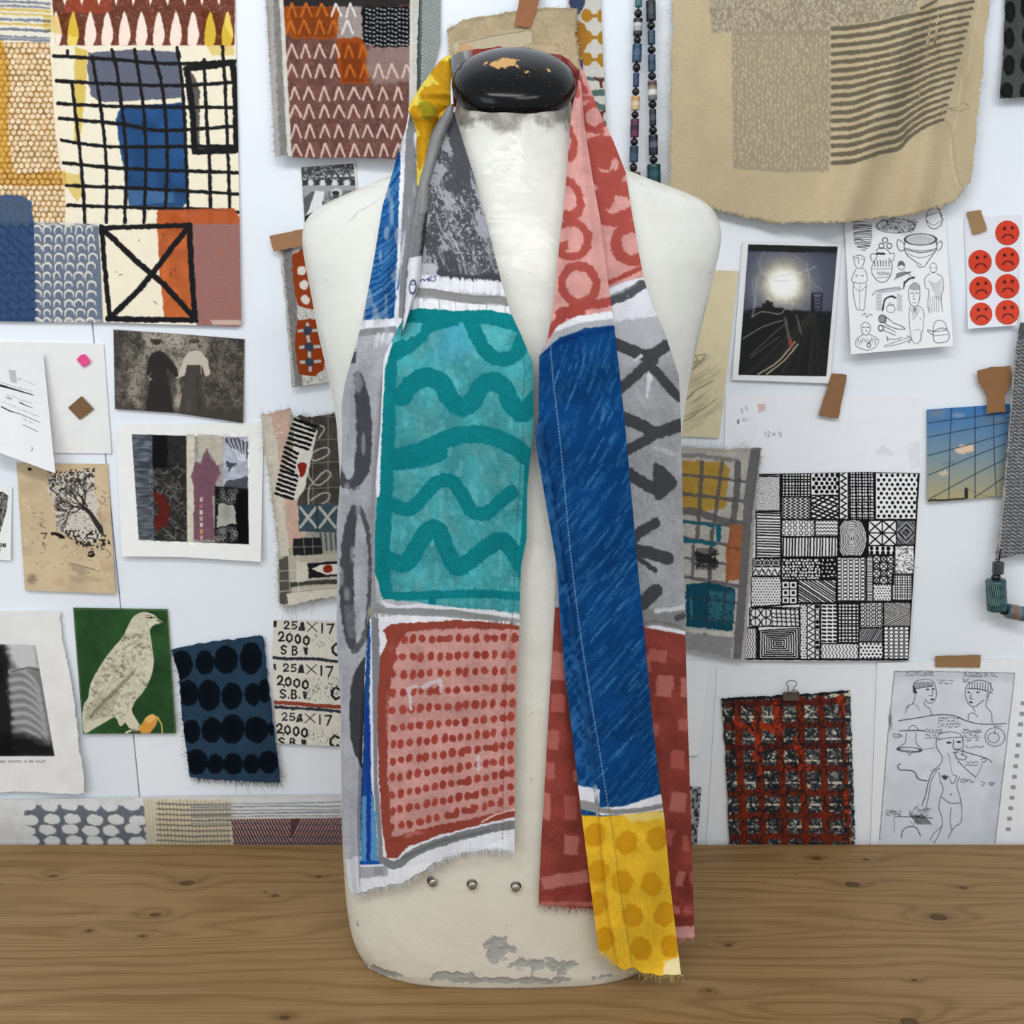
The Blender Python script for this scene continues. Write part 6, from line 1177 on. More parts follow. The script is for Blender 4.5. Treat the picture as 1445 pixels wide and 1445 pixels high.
bgc = sheet('beige_cloth', [(951, -18), (1402, -18)], [(946, 272), (960, 280), (985, 285), (1000, 293), (1030, 300), (1065, 308), (1100, 315), (1125, 312), (1150, 316), (1200, 312), (1250, 306), (1290, 302), (1330, 290), (1348, 284), (1362, 262), (1370, 255)], c, big, 'large beige cloth printed with dashes and dark stripes, top right', 'cloth', 'printed_cloth', L=[(951, -18), (948, 100), (947, 200), (946, 272)], R=[(1402, -18), (1388, 60), (1384, 130), (1376, 200), (1370, 255)], q=1.1, jit=2.0)
bff = lambda x, y: float(big(x, y, 0, np.clip(y / 300, 0, 1)))
fringe([(948, 0), (947, 100), (947, 200), (946, 272)], bff, 160, 5, ['d8ccb0', 'c6b594', 'e2dcc8'], bgc, 43, d=(-1, .1), spread=1.0, wild=.15, r=.0002); fringe([(946, 272), (985, 285), (1030, 300), (1100, 315), (1200, 312), (1290, 302), (1348, 284), (1370, 255)], bff, 260, 4, ['b9a785', 'c6b594', 'a39272'], bgc, 44, spread=.8, wild=.04, name='hem_fringe')
sc_pts = [[(1366, 100), (1362, 130), (1352, 150), (1335, 152), (1330, 165), (1342, 180), (1350, 240), (1358, 262)], [(1335, 150), (1350, 155), (1368, 150), (1360, 144)], [(940, 60), (948, 90), (938, 110), (946, 150)], [(952, 30), (942, 60), (946, 76)]]
tubes('loose_thread', [([unp(x, y, bff(x, y) - .002) for x, y in cr(p, 6)], .00035, 'dccfae') for p in sc_pts], 'thread', bgc, kind='stuff')
# ---- sheet of ink sketches
c = Cv(1188, 270, 1352, 508, 'ebecf0', 2.0, 44, ns=4); IN = '3c3d42'
def ink(pts, w_=.8, a=.85, sm=5, col=IN): c.line(pts, w_, col, a, .35, sm=sm)
c.within([(1203, 310), (1205, 342), (1212, 352), (1220, 354), (1228, 348), (1231, 334), (1230, 315)])
for k in range(20): y = 308 + k * 2.6; ink([(1200, y + 3), (1210, y + rg.uniform(-1, 1)), (1222, y + rg.uniform(0, 2)), (1234, y + 2)], 1.1, .9, col='26272b')
c.within(None); c.ell(1264, 320, 26, 9, 'c3c5cb', .5); c.ell(1264, 319, 27, 10, IN, .8, ring=.8)
for k in range(34): x, y = rg.uniform(1242, 1290), rg.uniform(309, 327); ink([(x, y), (x + rg.uniform(-5, 5), y + rg.uniform(-3, 3)), (x + rg.uniform(-6, 6), y + rg.uniform(-4, 4))], .9, .8)
c.ell(1318, 308, 11, 15, IN, .8, ring=.9); ink([(1308, 305), (1322, 300), (1331, 304)]); ink([(1312, 296), (1313, 290), (1316, 296)]); ink([(1325, 293), (1328, 306), (1331, 310), (1328, 320)]); ink([(1308, 312), (1318, 318), (1326, 312)])
# two handled bowl
c.ell(1299, 339, 20, 7, 'b9bbc2', .8); c.ell(1299, 338, 22, 8, '2f3034', .9, ring=1.2); ink([(1277, 338), (1276, 350), (1280, 360), (1290, 368), (1300, 374)], 1.1); ink([(1321, 338), (1322, 350), (1316, 360), (1306, 374)], 1.1); ink([(1277, 345), (1268, 338), (1266, 346), (1270, 354), (1277, 352)], 1.1); ink([(1321, 345), (1328, 340), (1329, 348), (1324, 354)], 1.1)
ink([(1277, 350), (1299, 357), (1322, 350)], .7); ink([(1279, 357), (1299, 364), (1319, 357)], .7); ink([(1294, 374), (1298, 377), (1306, 376)], 1)
for k in range(11): c.ell(1280 + k * 4, 352 + 3 * math.sin(k * .3), 1.6, 1.6, IN, .8, ring=.7)
# amphora
for (x, y) in [(1249, 339), (1244, 347), (1255, 347)]: c.ell(x, y, 3.6, 3.6, '26272b', .9, ring=1.2)
c.line([(1237, 358), (1248, 358)], 3, '26272b', .9, .8); ink([(1236, 354), (1241, 350), (1250, 351), (1256, 357)], 1); ink([(1238, 362), (1232, 372), (1230, 384), (1236, 394), (1242, 398), (1250, 397), (1257, 388), (1259, 374), (1254, 364)], 1); ink([(1238, 360), (1230, 358), (1229, 366), (1233, 370)], .9); ink([(1255, 358), (1262, 358), (1261, 366), (1257, 370)], .9)
for k in range(6): ink([(1234 + k * 4, 368), (1235 + k * 4, 376)], 1.2); 
for k in range(7): ink([(1238 + k * 2.6, 384), (1240 + k * 2.6, 388)], .9)
ink([(1232, 380), (1258, 379)], .6); ink([(1236, 392), (1255, 391)], .6)
# cycladic figure
ink([(1204, 363), (1212, 360), (1220, 364), (1217, 376), (1212, 379), (1207, 375), (1204, 363)]); ink([(1206, 366), (1211, 363), (1212, 372)]); ink([(1215, 364), (1219, 367)]); ink([(1208, 380), (1203, 390), (1203, 398), (1220, 399), (1224, 393), (1221, 382), (1216, 378)]); ink([(1205, 398), (1204, 412), (1208, 434), (1211, 437), (1219, 437), (1221, 420), (1223, 400)]); ink([(1204, 404), (1213, 411), (1222, 404)], .6); ink([(1213, 400), (1213, 436)], .6); c.ell(1209, 389, 1.6, 1, IN, .7, ring=.6); c.ell(1217, 389, 1.6, 1, IN, .7, ring=.6)
# small shell, arch, comb
c.poly([(1266, 374), (1270, 368), (1276, 370), (1277, 376)], '4c4d52', .8, rough=1.5); ink([(1266, 376), (1272, 381), (1277, 377)], .8)
ink([(1262, 395), (1268, 386), (1278, 384), (1286, 390)], .8)
for k in range(14): x = 1264 + k * 1.5; ink([(x, 393 - k * .6), (x + 2, 386 - k * .2)], .9)
c.line([(1290, 392), (1284, 393), (1277, 399), (1275, 408)], [3, 3, 3, 1.5], '33343a', .9, .8, sm=4)
ink([(1231, 417), (1238, 410), (1262, 406), (1272, 408)], .9); c.poly([(1236, 410), (1270, 404), (1272, 410), (1240, 414)], '9a9ca3', .6, rough=1.5); c.line([(1246, 438), (1248, 424), (1256, 418), (1264, 420)], 2.6, '2b2c30', .9, .8, sm=4)
for k in range(12): ink([(1236 + (k % 2), 415 + k * 2), (1244, 416 + k * 2)], .7, .6); ink([(1266, 415 + k * 2), (1273, 417 + k * 2)], .7, .6)
c.ell(1257, 436, 6, 5.5, IN, .8, ring=.7); ink([(1253, 431), (1261, 430)], 1); c.ell(1256, 429, 1.8, 1.8, IN, .8, ring=.6)
# standing robed figure, right
c.ell(1317, 378, 5, 7, IN, .7, ring=.7); ink([(1313, 378), (1315, 378)], .8); ink([(1319, 378), (1321, 378)], .8); ink([(1316, 384), (1319, 384)], .8); ink([(1312, 386), (1305, 393), (1306, 406), (1311, 410), (1309, 430), (1312, 442)], .8); ink([(1322, 386), (1330, 392), (1331, 408), (1328, 420), (1330, 440)], .8)
for k in range(11): ink([(1310 + k * 1.2, 396 + k * 2.5), (1320, 400 + k * 2), (1329, 394 + k * 3)], .6, .6)
for k in range(5): ink([(1313 + k * 3, 418), (1311 + k * 3.4, 440)], .6, .6)
# bust with tall head
ink([(1284, 404), (1290, 399), (1297, 403), (1298, 418), (1295, 430), (1288, 432), (1283, 424), (1282, 412), (1284, 404)], .9); c.poly([(1284, 404), (1290, 399), (1297, 403), (1297, 409), (1284, 409)], '8c8e95', .7, rough=1.5); ink([(1285, 414), (1289, 413)], 1.1); ink([(1292, 413), (1296, 414)], 1.1); ink([(1290, 414), (1289, 422), (1292, 422)], .7); ink([(1288, 427), (1293, 427)], .9)
ink([(1285, 431), (1283, 440), (1284, 465), (1288, 482), (1296, 484), (1301, 470), (1304, 445), (1300, 434), (1295, 432)], .7); ink([(1286, 436), (1291, 448), (1297, 436)], .7); ink([(1288, 450), (1290, 450)], .8); ink([(1298, 450), (1300, 450)], .8); ink([(1290, 466), (1298, 466), (1300, 482)], .5)
c.poly([(1287, 434), (1295, 434), (1291, 444)], '6a6c72', .7, rough=1)
# bust lower left, pins, kettle
ink([(1215, 459), (1220, 455), (1227, 458), (1228, 466), (1223, 473), (1217, 470), (1215, 459)], .8); c.line([(1218, 462), (1220, 462)], 1.3, IN); c.line([(1223, 462), (1226, 462)], 1.3, IN); c.ell(1222.5, 467, 1, .8, IN); ink([(1218, 472), (1209, 478), (1208, 488), (1216, 492), (1225, 494), (1236, 489), (1240, 480), (1232, 474), (1225, 472)], .8)
for k in range(9): ink([(1210 + k * 3, 484 + rg.uniform(-2, 3)), (1212 + k * 3, 478 + rg.uniform(-2, 2))], .8)
c.ell(1226, 487, 2.6, 3, IN, .9, ring=1.2); ink([(1217, 445), (1221, 442), (1223, 448), (1228, 443), (1231, 446)], .8)
c.ell(1245, 450, 5, 5.4, '2b2c30', .9, ring=1.3)
for k in range(6): ink([(1241 + k * 1.5, 446), (1243 + k * 1.5, 455)], .9)
ink([(1250, 447), (1260, 455), (1270, 459), (1277, 464), (1266, 464), (1254, 460), (1248, 456)], 1.1); c.ell(1243, 463, 3.5, 4, '2b2c30', .9, ring=1.4); ink([(1247, 460), (1264, 469)], 1); ink([(1246, 466), (1263, 473)], 1)
ink([(1251, 478), (1262, 479), (1273, 476)], .9); ink([(1252, 475), (1253, 481)], 1.2); ink([(1247, 490), (1270, 485), (1284, 479)], .8); ink([(1248, 488), (1282, 476)], .7); ink([(1281, 474), (1286, 478), (1282, 484)], 1.2)
ink([(1317, 470), (1318, 457), (1324, 452), (1333, 455), (1337, 466)], .8); ink([(1317, 468), (1318, 481), (1326, 484), (1338, 480), (1338, 467), (1328, 463), (1317, 468)], 1); ink([(1317, 473), (1309, 467), (1311, 466), (1318, 468)], 1); ink([(1319, 468), (1337, 466)], .8); ink([(1319, 474), (1338, 472)], .7)
sheet('ink_sketch_sheet', [(1190, 282), (1332, 278)], [(1201, 500), (1270, 494), (1345, 488)], c, lambda px, py, u, v: WALL_Y - .003 - .026 * np.clip(v - .25, 0, 1) ** 1.5, 'white sheet of small ink sketches of vases and statues', 'drawing', q=1.9)
# ---- night train photo
c = Cv(1030, 336, 1192, 546, 'e9ebee', 1.7, 45)
ph = [(1056, 345), (1182, 348), (1166, 531), (1042, 529)]; c.poly(ph, '2c3038'); c.within(ph)
c.poly([(1050, 353), (1182, 358), (1176, 440), (1045, 436)], '4a4f61', soft=6)
for r_, col_, a_ in ((62, '66697a', .55), (46, '8d8d8f', .6), (34, 'c2bba6', .65), (25, 'f3ecd4', .9), (19, 'ffffff', 1)): c.ell(1106, 401, r_, r_ * 1.0, col_, a_, soft=r_ * .45, rough=3)
c.poly([(1040, 445), (1060, 436), (1085, 432), (1120, 438), (1180, 440), (1180, 540), (1035, 540)], '161718', rough=1.5, soft=3)
for (x, h) in [(1060, 8), (1070, 12), (1078, 18), (1083, 22), (1088, 20), (1098, 10), (1066, 7), (1110, 6), (1120, 7)]: c.poly([(x - 2.6, 446), (x - 2.6, 446 - h), (x + 2.6, 446 - h), (x + 2.6, 446)], '191a1c', .95)
c.poly([(1145, 415), (1148, 415), (1150, 440), (1144, 440)], '1c1d20'); c.line([(1147, 414), (1146, 440)], 1.6, '1b1c1f'); c.line([(1160, 414), (1159, 440)], 1.6, '1b1c1f'); c.line([(1146, 414), (1160, 414)], 1.8, '1b1c1f')
for k in range(4): c.line([(1147, 418 + k * 5), (1160, 423 + k * 5)], .9, '1b1c1f'); c.line([(1160, 418 + k * 5), (1147, 423 + k * 5)], .9, '1b1c1f')
for k in range(26):
    t = k / 25; x1 = 1046 + 125 * t; c.line([(1147 + (t - .5) * 8, 442), (x1, 530)], [.6, 1.4], rg.choice(['3a3430', '2b2a2a', '4a4036', '1f1f20']), .8)
for p, w_, col_, a_ in [([(1122, 482), (1098, 510), (1070, 528)], 2.4, 'b9ab92', .8), ([(1126, 486), (1105, 510), (1082, 528)], 2, 'cdbd9d', .8), ([(1108, 450), (1112, 470), (1117, 490)], 4.5, '9a9088', .45), ([(1124, 445), (1130, 470)], 3, 'a39a90', .4), ([(1048, 478), (1075, 462), (1104, 452)], 1.5, 'c9c4b4', .5), ([(1060, 500), (1095, 468), (1112, 455)], 1.3, '6d645a', .7), ([(1058, 505), (1100, 475)], 1, 'a89a84', .5), ([(1060, 448), (1075, 440), (1100, 443), (1108, 436)], 1.5, 'b9b4a6', .6),
                        ([(1062, 395), (1065, 425), (1062, 445)], 3, 'a3a5ae', .45), ([(1068, 392), (1066, 430)], 1.6, 'c5c6cc', .45), ([(1070, 365), (1075, 385), (1090, 395), (1115, 396)], 1, 'c7c8cf', .5), ([(1085, 392), (1130, 384), (1152, 376)], 1, 'd4d4d8', .6), ([(1120, 360), (1135, 372), (1148, 400), (1160, 408)], .9, 'b9bac2', .5), ([(1072, 405), (1090, 425), (1120, 430)], 1, 'd0cfd0', .4), ([(1080, 350), (1074, 372), (1085, 400)], .8, 'b0b2ba', .5), ([(1139, 372), (1142, 400)], 1.2, 'c9cad0', .4)]: c.line(p, w_, col_, a_, .5, sm=5)
c.ell(1116, 484, 3, 6, 'a5402e', .8, rough=1, soft=2)
c.poly([(1050, 340), (1185, 342), (1182, 356), (1120, 356), (1055, 354)], '17181a', .95, rough=.5); c.within(None)
sheet('train_photo', [(1048, 341), (1188, 343)], [(1033, 536), (1171, 541)], c, wy(.003, .003), 'dark photo of low sun over railway tracks, white border', 'photo', 'glossy_photo', q=1.5)
# ---- sheet of stickers
sk = empty('sticker_sheet', tuple(unp(1402, 390, WALL_Y - .002)), 'white sheet with seven round red frowning face stickers', 'sticker sheet')
def curl_s(px, py, u=None, v=None): return WALL_Y - .002 - .010 * np.clip((np.asarray(py, float) - 400) / 65, 0, 1) ** 2
link('backing_sheet', sheet_mesh('backing_sheet', [(1361, 307), (1441, 303)], [(1366, 464), (1435, 459)], [(1361, 307), (1366, 464)], [(1441, 303), (1438, 380), (1435, 459)], 'e4e6ee', curl_s, .5), 'printed_paper', sk)
for (x, y, r_) in [(1421.5, 328.5, 17), (1383, 369.5, 16.5), (1421.5, 366, 17), (1384, 406.5, 16.2), (1421.5, 404, 17), (1384.5, 443, 15.8), (1421.5, 440.5, 17)]:
    c = Cv(x - 19, y - 19, x + 19, y + 19, 'd8422a', 2, 5)
    c.ell(x - 4, y - 6, 2.3, 2.4, '3a1410'); c.ell(x + 7, y - 7, 2.3, 2.4, '3a1410'); c.line([(x - 7, y + 8), (x - 4, y + 4), (x + 1, y + 2.5), (x + 6, y + 4), (x + 9, y + 7.5)], 1.9, '3a1410', sm=5)
    n = 36; rr_ = np.linspace(0, r_, 14); th = np.arange(n + 1) * 2 * np.pi / n
    PX = x + rr_[:, None] * np.cos(th)[None]; PY = y + rr_[:, None] * np.sin(th)[None] * 1.02
    Vv = unp(PX, PY, curl_s(PX, PY) - .0007).reshape(-1, 3); Vb = unp(PX[-1], PY[-1], curl_s(PX[-1], PY[-1]) - .0001)
    m0 = len(Vv); Qs = np.concatenate([grid_quads(14, n + 1), np.stack([np.arange(n) + m0 - n - 1, np.arange(n) + m0, np.arange(n) + m0 + 1, np.arange(n) + m0 - n], -1)])
    link('sticker', npmesh('sticker', np.concatenate([Vv, Vb]), Qs, np.concatenate([c.samp(PX, PY).reshape(-1, 3), np.ones((n + 1, 3)) * hx('c43a26')])), 'glossy_photo', sk)
tape([(1364, 299), (1384, 296)], [(1373, 331), (1393, 325)], 'a3835a', .0045, 'small tan tape at the top of the sticker sheet')
# ---- dark card top right corner
c = Cv(1405, -20, 1480, 150, '4b4e4c', 1.4, 46); c.mottle(.06, 4); c.mottle(.08, 25)
for (x, y, a_, b_) in [(1425, -18, 7, 14), (1425, 17, 8, 15), (1424, 54, 8, 15), (1424, 92, 8, 15), (1421, 128, 9, 12), (1448, 10, 8, 18), (1450, 50, 8, 16), (1449, 90, 9, 16), (1448, 130, 9, 14)]:
    c.ell(x, y, a_, b_, '1b1d1e', 1, rough=1.3); 
    for k in range(3): c.line([(x - 3 + k * 2, y - b_ * .6), (x - 2 + k * 2, y + b_ * .6)], .8, '33363a', .6, .5)
sheet('dark_oval_cloth', [(1419, -18), (1475, -18)], [(1411, 139), (1440, 137), (1475, 137)], c, wy(.006, .008), 'dark grey cloth with black ovals in the top right corner', 'cloth', 'printed_cloth', L=[(1419, -18), (1417, 60), (1411, 139)], q=1.3, jit=.6)
# ---- plain papers lying flat under other things
sheet('tracing_paper', [(1026, 556), (1303, 560)], [(1018, 942), (1290, 942)], 'e6e8ee', wy(.0012), 'large faint white paper with pencil sums, behind the patterned drawing', 'paper', q=.1) if False else None
c = Cv(1015, 550, 1310, 700, 'eef2f8', 1.4, 47, ns=4)
text(c, '2', 1045, 577, 5, 3.4, '8a8c93', .7); text(c, '5', 1052, 574, 5, 3, '8a8c93', .7); text(c, '$', 1040, 592, 6, 3.4, '4f5158', 1); text(c, 'OI', 1048, 590, 4.5, 3, '8a8c93', .7, 1.5)
text(c, '12', 1078, 609, 7, 4, '77797f', .8, 1.2); text(c, 'x', 1090, 611, 4, 4, '77797f', .8); text(c, '5', 1099, 610, 7, 4, '77797f', .8); c.poly([(1069, 571), (1080, 569), (1081, 579), (1070, 582)], 'd8a9a6', .7, rough=1.5, dry=.1)
for k in range(12): c.line([(1235 + k * 2, 640 + k * .3), (1246 + k * 1.3, 628 + k)], .6, 'b3b6bf', .7); c.line([(1281 + k * .4, 628 + k * 3), (1298, 624 + k * 3)], .6, 'b3b6bf', .7)
sheet('pencil_note_paper', [(1024, 556), (1303, 560)], [(1018, 800), (1296, 800)], c, wy(.0012), 'large faint white paper with pencil sums above the patterned drawing', 'paper', q=1.2, thick=.0004)
sheet('blank_paper', [(1012, 944), (1246, 940)], [(996, 1205), (1240, 1205)], 'ebeff5', wy(.0012), 'blank white paper behind the red and black crayon grid', 'paper', q=.1)
sheet('blank_paper', [(955, 930), (1001, 934)], [(950, 1068), (986, 1066)], 'eef1f6', wy(.0045, .002), 'small blank white paper beside the lower plaid scrap, right of the scarf', 'paper', q=.1)
c = Cv(960, 1100, 1000, 1200, '9a9c9c', 1.6, 48); c.mottle(.25, 3); c.mottle(0, 3, 3, col='26282a', thr=.1, a=.8)
sheet('collage_scrap', [(965, 1109), (990, 1112)], [(960, 1200), (983, 1198)], c, wy(.004), 'small black and grey scrap low beside the red scarf end', 'print', q=1.4, jit=.6)
c = Cv(950, 372, 1052, 628, 'd6cba9', 1.3, 49); c.mottle(.02, 12)
for k in range(46):
    y = rg.uniform(520, 612); x = rg.uniform(955, 985); l = rg.uniform(15, 50); c.line([(x, y), (x + l * .5, y - l * .28), (x + l, y - l * .66)], [.7, rg.uniform(1, 4), .6], '77715f', rg.uniform(.1, .45), .8, .1, sm=3)
for p in [[(972, 510), (980, 502), (996, 500), (990, 508), (978, 513)], [(975, 512), (985, 508)], [(980, 500), (984, 508)], [(960, 570), (985, 548), (1006, 538)]]: c.line(p, 1, '5c574a', .8, .4)
sheet('cream_sketch_paper', [(940, 380), (1042, 382)], [(940, 615), (1015, 618)], c, wy(.0025, .002), 'cream paper with a soft pencil sketch beside the right shoulder', 'drawing', q=1.1)
tape([(1174, 527), (1195, 529)], [(1155, 586), (1183, 591)], '936b48', .0075, 'brown tape strip below the sun and railway photo', jit=.8)
# ---- sky photo with torn tape above
c = Cv(1300, 560, 1450, 715, '6f9fc6', 1.7, 50)
for k in range(40): t = k / 39; y = 570 + t * 140; col_ = hx('3f76b3') * (1 - t) ** 1.2 + hx('b6a678') * t ** 1.6 + hx('9db6bd') * (1 - (1 - t) ** 1.2 - t ** 1.6); c.poly([(1300, y), (1450, y), (1450, y + 4.5), (1300, y + 4.5)], np.clip(col_, 0, 1))
c.poly([(1310, 576), (1336, 578), (1330, 590), (1312, 588)], '8e9094', .6, rough=4, soft=6); c.poly([(1345, 583), (1360, 583), (1358, 590), (1346, 588)], '9fb0be', .6, rough=3, soft=4); c.poly([(1380, 590), (1425, 585), (1425, 600), (1390, 600)], '6c7a86', .6, rough=4, soft=8)
c.poly([(1346, 633), (1356, 628), (1374, 627), (1375, 637), (1362, 640), (1350, 639)], 'e4c6ae', 1, rough=2, soft=2); c.poly([(1324, 668), (1334, 663), (1340, 670), (1330, 672)], 'd9c4a6', .9, rough=2, soft=3); c.poly([(1328, 652), (1346, 650), (1350, 655), (1334, 657)], '6b8290', .7, rough=2, soft=3)
for p in [[(1343, 570), (1340, 640), (1339, 705)], [(1376, 570), (1376, 640), (1376, 704)], [(1402, 570), (1403, 640), (1406, 702)], [(1309, 597), (1376, 588), (1435, 580)], [(1309, 617), (1376, 604), (1435, 594)], [(1309, 643), (1376, 625), (1435, 607)], [(1309, 671), (1376, 643), (1435, 620)], [(1312, 704), (1376, 669), (1435, 640)], [(1375, 702), (1402, 684), (1435, 660)]]: c.line(p, 1.2, '263549', .9, sm=5)
c.poly([(1361, 704), (1361, 690), (1363, 687), (1366, 690), (1366, 704)], '2f2c26'); c.line([(1310, 706), (1330, 706), (1360, 704)], 3, '2f2d28', .9, 1); c.line([(1366, 690), (1390, 700), (1420, 702)], .8, '5c5848', .8)
sheet('sky_photo', [(1308, 578), (1438, 569)], [(1309, 709), (1360, 705), (1424, 699)], c, wy(.003, .004), 'photo of blue sky and a pink cloud behind bridge cables', 'photo', 'glossy_photo', R=[(1438, 569), (1432, 640), (1424, 699)], q=1.5)
sheet('torn_tape', [(1379, 523), (1400, 518), (1426, 516)], [(1392, 584), (1405, 582), (1419, 581)], '966a44', wy(.009, .001), 'torn brown tape holding the sky photo at its top', 'tape', 'tape_paper', L=[(1379, 523), (1381, 540), (1390, 551), (1394, 560), (1392, 584)], R=[(1426, 516), (1428, 535), (1421, 553), (1417, 562), (1419, 581)], q=1, jit=.5)
# ---- grey knitted strip with bead at the right edge
c = Cv(1395, 460, 1475, 800, '5b5c5f', 1.6, 51); c.mottle(.08, 4)
for k in range(62):
    y = 480 + k * 5.2; x0 = 1432 - (y - 500) * .085
    for j in range(12): x = x0 + j * 4.2 + rg.uniform(-.6, .6); c.line([(x, y + (j % 2) * 1.5), (x + 2.6, y + 1 + (j % 2) * 1.5)], 1.3, 'c9c9c8', rg.uniform(.6, 1), .4)
c.line([(1432, 500), (1424, 600), (1409, 788)], 4, 'b5b4b0', .7, 2)
ks = sheet('stitched_strip', [(1440, 455), (1470, 455)], [(1405, 792), (1420, 786), (1440, 782), (1470, 786)], c, wy(.014, .006), 'dark grey strip covered in pale running stitches, at the right edge', 'cloth', 'rough_cloth', L=[(1440, 455), (1430, 520), (1421, 640), (1413, 730), (1405, 792)], R=[(1470, 455), (1470, 786)], q=1.5, jit=.8)
fringe([(1438, 470), (1430, 520), (1421, 640), (1413, 730), (1405, 792)], lambda x, y: WALL_Y - .016, 190, 4, ['c9c8c4', 'a3a29f', 'dedcd8'], ks, 51, d=(-1, 0), spread=.8, wild=.05)
nk2 = empty('ceramic_bead_string', tuple(unp(1410, 830, WALL_Y - .018)), 'string of large patterned ceramic beads hanging at the right edge', 'necklace')
bead(1409, 793, 1408, 810, 16, '3b3c3d', 'box', None, nk2, .020); bead(1406, 809, 1405, 820, 13, '17181a', 'round', None, nk2, .020)
bead(1405, 818, 1407, 861, 28, '26484c', 'tube', ['2d565a', '1f3d42', '2d565a', '1f3d42', '33605f', '1f3d42', '2d565a'], nk2, .022, label='large fluted dark teal bead'); bead(1411, 858, 1421, 866, 12, '17181a', 'round', None, nk2, .022); bead(1421, 862, 1452, 868, 22, '5a6d78', 'tube', ['5a6d78', '8a5f44', '5f7683', '4a5a62', '8a5f44'], nk2, .022, label='blue grey bead with brown spots')
tubes('cord', [([unp(x, y, WALL_Y - .021) for x, y in [(1412, 775), (1408, 800), (1405, 830), (1408, 862), (1425, 866), (1460, 869)]], .0009, '1a1a1c')], 'thread', nk2, sides=6)
it = []
for k in range(11):   # slanting flutes of the teal bead
    x = 1393 + k * 2.8; it.append(([unp(x + t * 5 - 2, 822 + (t) * 34, WALL_Y - .022 - .0125 * math.sqrt(max(0, 1 - ((x + t * 5 - 2 - 1406) / 14.5) ** 2))) for t in np.linspace(0, 1, 6)], .0006, '7fa39c'))
tubes('flute', it[1:-2], 'glazed_bead', nk2)
# ---- black and white patterned drawing
c = Cv(1030, 655, 1310, 945, 'eeeef0', 2.2, 52, ns=4); K = '17171a'
def cell(x0, y0, x1, y1, b=2.2):
    c.within([(x0, y0), (x1, y0), (x1, y1), (x0, y1)]); return x0, y0, x1, y1
def border(x0, y0, x1, y1, w_=2): c.within(None); c.line([(x0, y0), (x1, y0), (x1, y1), (x0, y1)], w_, K, 1, .5, closed=True)
def dots(x0, y0, x1, y1, dx, dy, r_, st=1, col=K):
    y = y0 + dy * .6; i = 0
    while y < y1:
        x = x0 + dx * (.6 if i % 2 or not st else 1.1)
        while x < x1: c.ell(x + rg.uniform(-.3, .3), y + rg.uniform(-.3, .3), r_ * rg.uniform(.85, 1.1), r_ * rg.uniform(.9, 1.15), col, 1); x += dx
        y += dy; i += 1
def lines(x0, y0, x1, y1, d, w_, ang=0, col=K, wav=0):
    cx_, cy_ = (x0 + x1) / 2, (y0 + y1) / 2; R_ = max(x1 - x0, y1 - y0) * .75 + 2; n = int(2 * R_ / d)
    ca_, sa_ = math.cos(ang), math.sin(ang)
    for k in range(n):
        o = -R_ + k * d + rg.uniform(-.15, .15) * d; pts = []
        for t in np.linspace(-R_, R_, 7 if not wav else int(R_ * 1.1)):
            ww = wav * math.sin(t * 1.35); pts.append((cx_ + ca_ * t - sa_ * (o + ww), cy_ + sa_ * t + ca_ * (o + ww)))
        c.line(pts, w_ * rg.uniform(.85, 1.15), col, 1, .4)
def rings(x0, y0, x1, y1, dx, dy, r_, w_):
    y = y0 + dy / 2
    while y < y1:
        x = x0 + dx / 2
        while x < x1: c.ell(x + rg.uniform(-.4, .4), y, r_, r_ * 1.1, K, 1, ring=w_); x += dx
        y += dy
def zig(x0, y0, x1, y1, n, w_, horiz=False):
    m = max(2, int(((y1 - y0) if not horiz else (x1 - x0)) / 4.2))
    for k in range(n):
        pts = []
        for i in range(m + 1):
            t = i / m
            if horiz: pts.append((x0 + (x1 - x0) * t, y0 + (y1 - y0) * (k + (.15 if i % 2 else .85)) / n))
            else: pts.append((x0 + (x1 - x0) * (k + (.15 if i % 2 else .85)) / n, y0 + (y1 - y0) * t))
        c.line(pts, w_, K, 1, .3)
D_ = [('conc', 1065, 672, 1101, 721), ('grid', 1102, 668, 1144, 701), ('dot', 1144, 667, 1184, 699), ('zig', 1184, 666, 1199, 733), ('brick', 1199, 666, 1235, 733), ('dot2', 1235, 667, 1297, 733), ('wave', 1102, 701, 1144, 733), ('mesh', 1144, 699, 1184, 733),
      ('hl', 1067, 722, 1102, 787), ('ring', 1102, 733, 1150, 757), ('wh', 1150, 733, 1183, 757), ('vl', 1102, 758, 1182, 786), ('eye', 1184, 733, 1224, 786), ('xx', 1225, 734, 1265, 770), ('dia', 1265, 734, 1292, 769), ('dotb', 1225, 770, 1262, 783), ('dash', 1263, 770, 1290, 810),
      ('mix', 1062, 788, 1102, 813), ('peb', 1102, 788, 1158, 818), ('pebd', 1158, 788, 1181, 818), ('loop', 1181, 785, 1222, 848), ('ladder', 1223, 785, 1232, 848), ('xo', 1232, 784, 1261, 824), ('tiny', 1232, 824, 1258, 848), ('grid3', 1259, 810, 1288, 848),
      ('tiny', 1060, 814, 1103, 857), ('dice', 1103, 820, 1125, 852), ('diag', 1126, 818, 1180, 851), ('scr', 1058, 858, 1128, 885), ('tinyv', 1129, 852, 1139, 930), ('tri', 1139, 852, 1150, 930), ('bigd', 1150, 852, 1157, 930), ('dashb', 1158, 852, 1182, 908), ('grid2', 1182, 850, 1212, 908), ('chain', 1213, 850, 1246, 886), ('fan', 1247, 850, 1285, 884), ('spir', 1070, 884, 1129, 930), ('zg', 1050, 886, 1068, 930), ('diag2', 1212, 886, 1246, 906), ('loop2', 1247, 884, 1283, 930), ('wav2', 1158, 908, 1212, 930), ('dot3', 1212, 906, 1246, 930)]
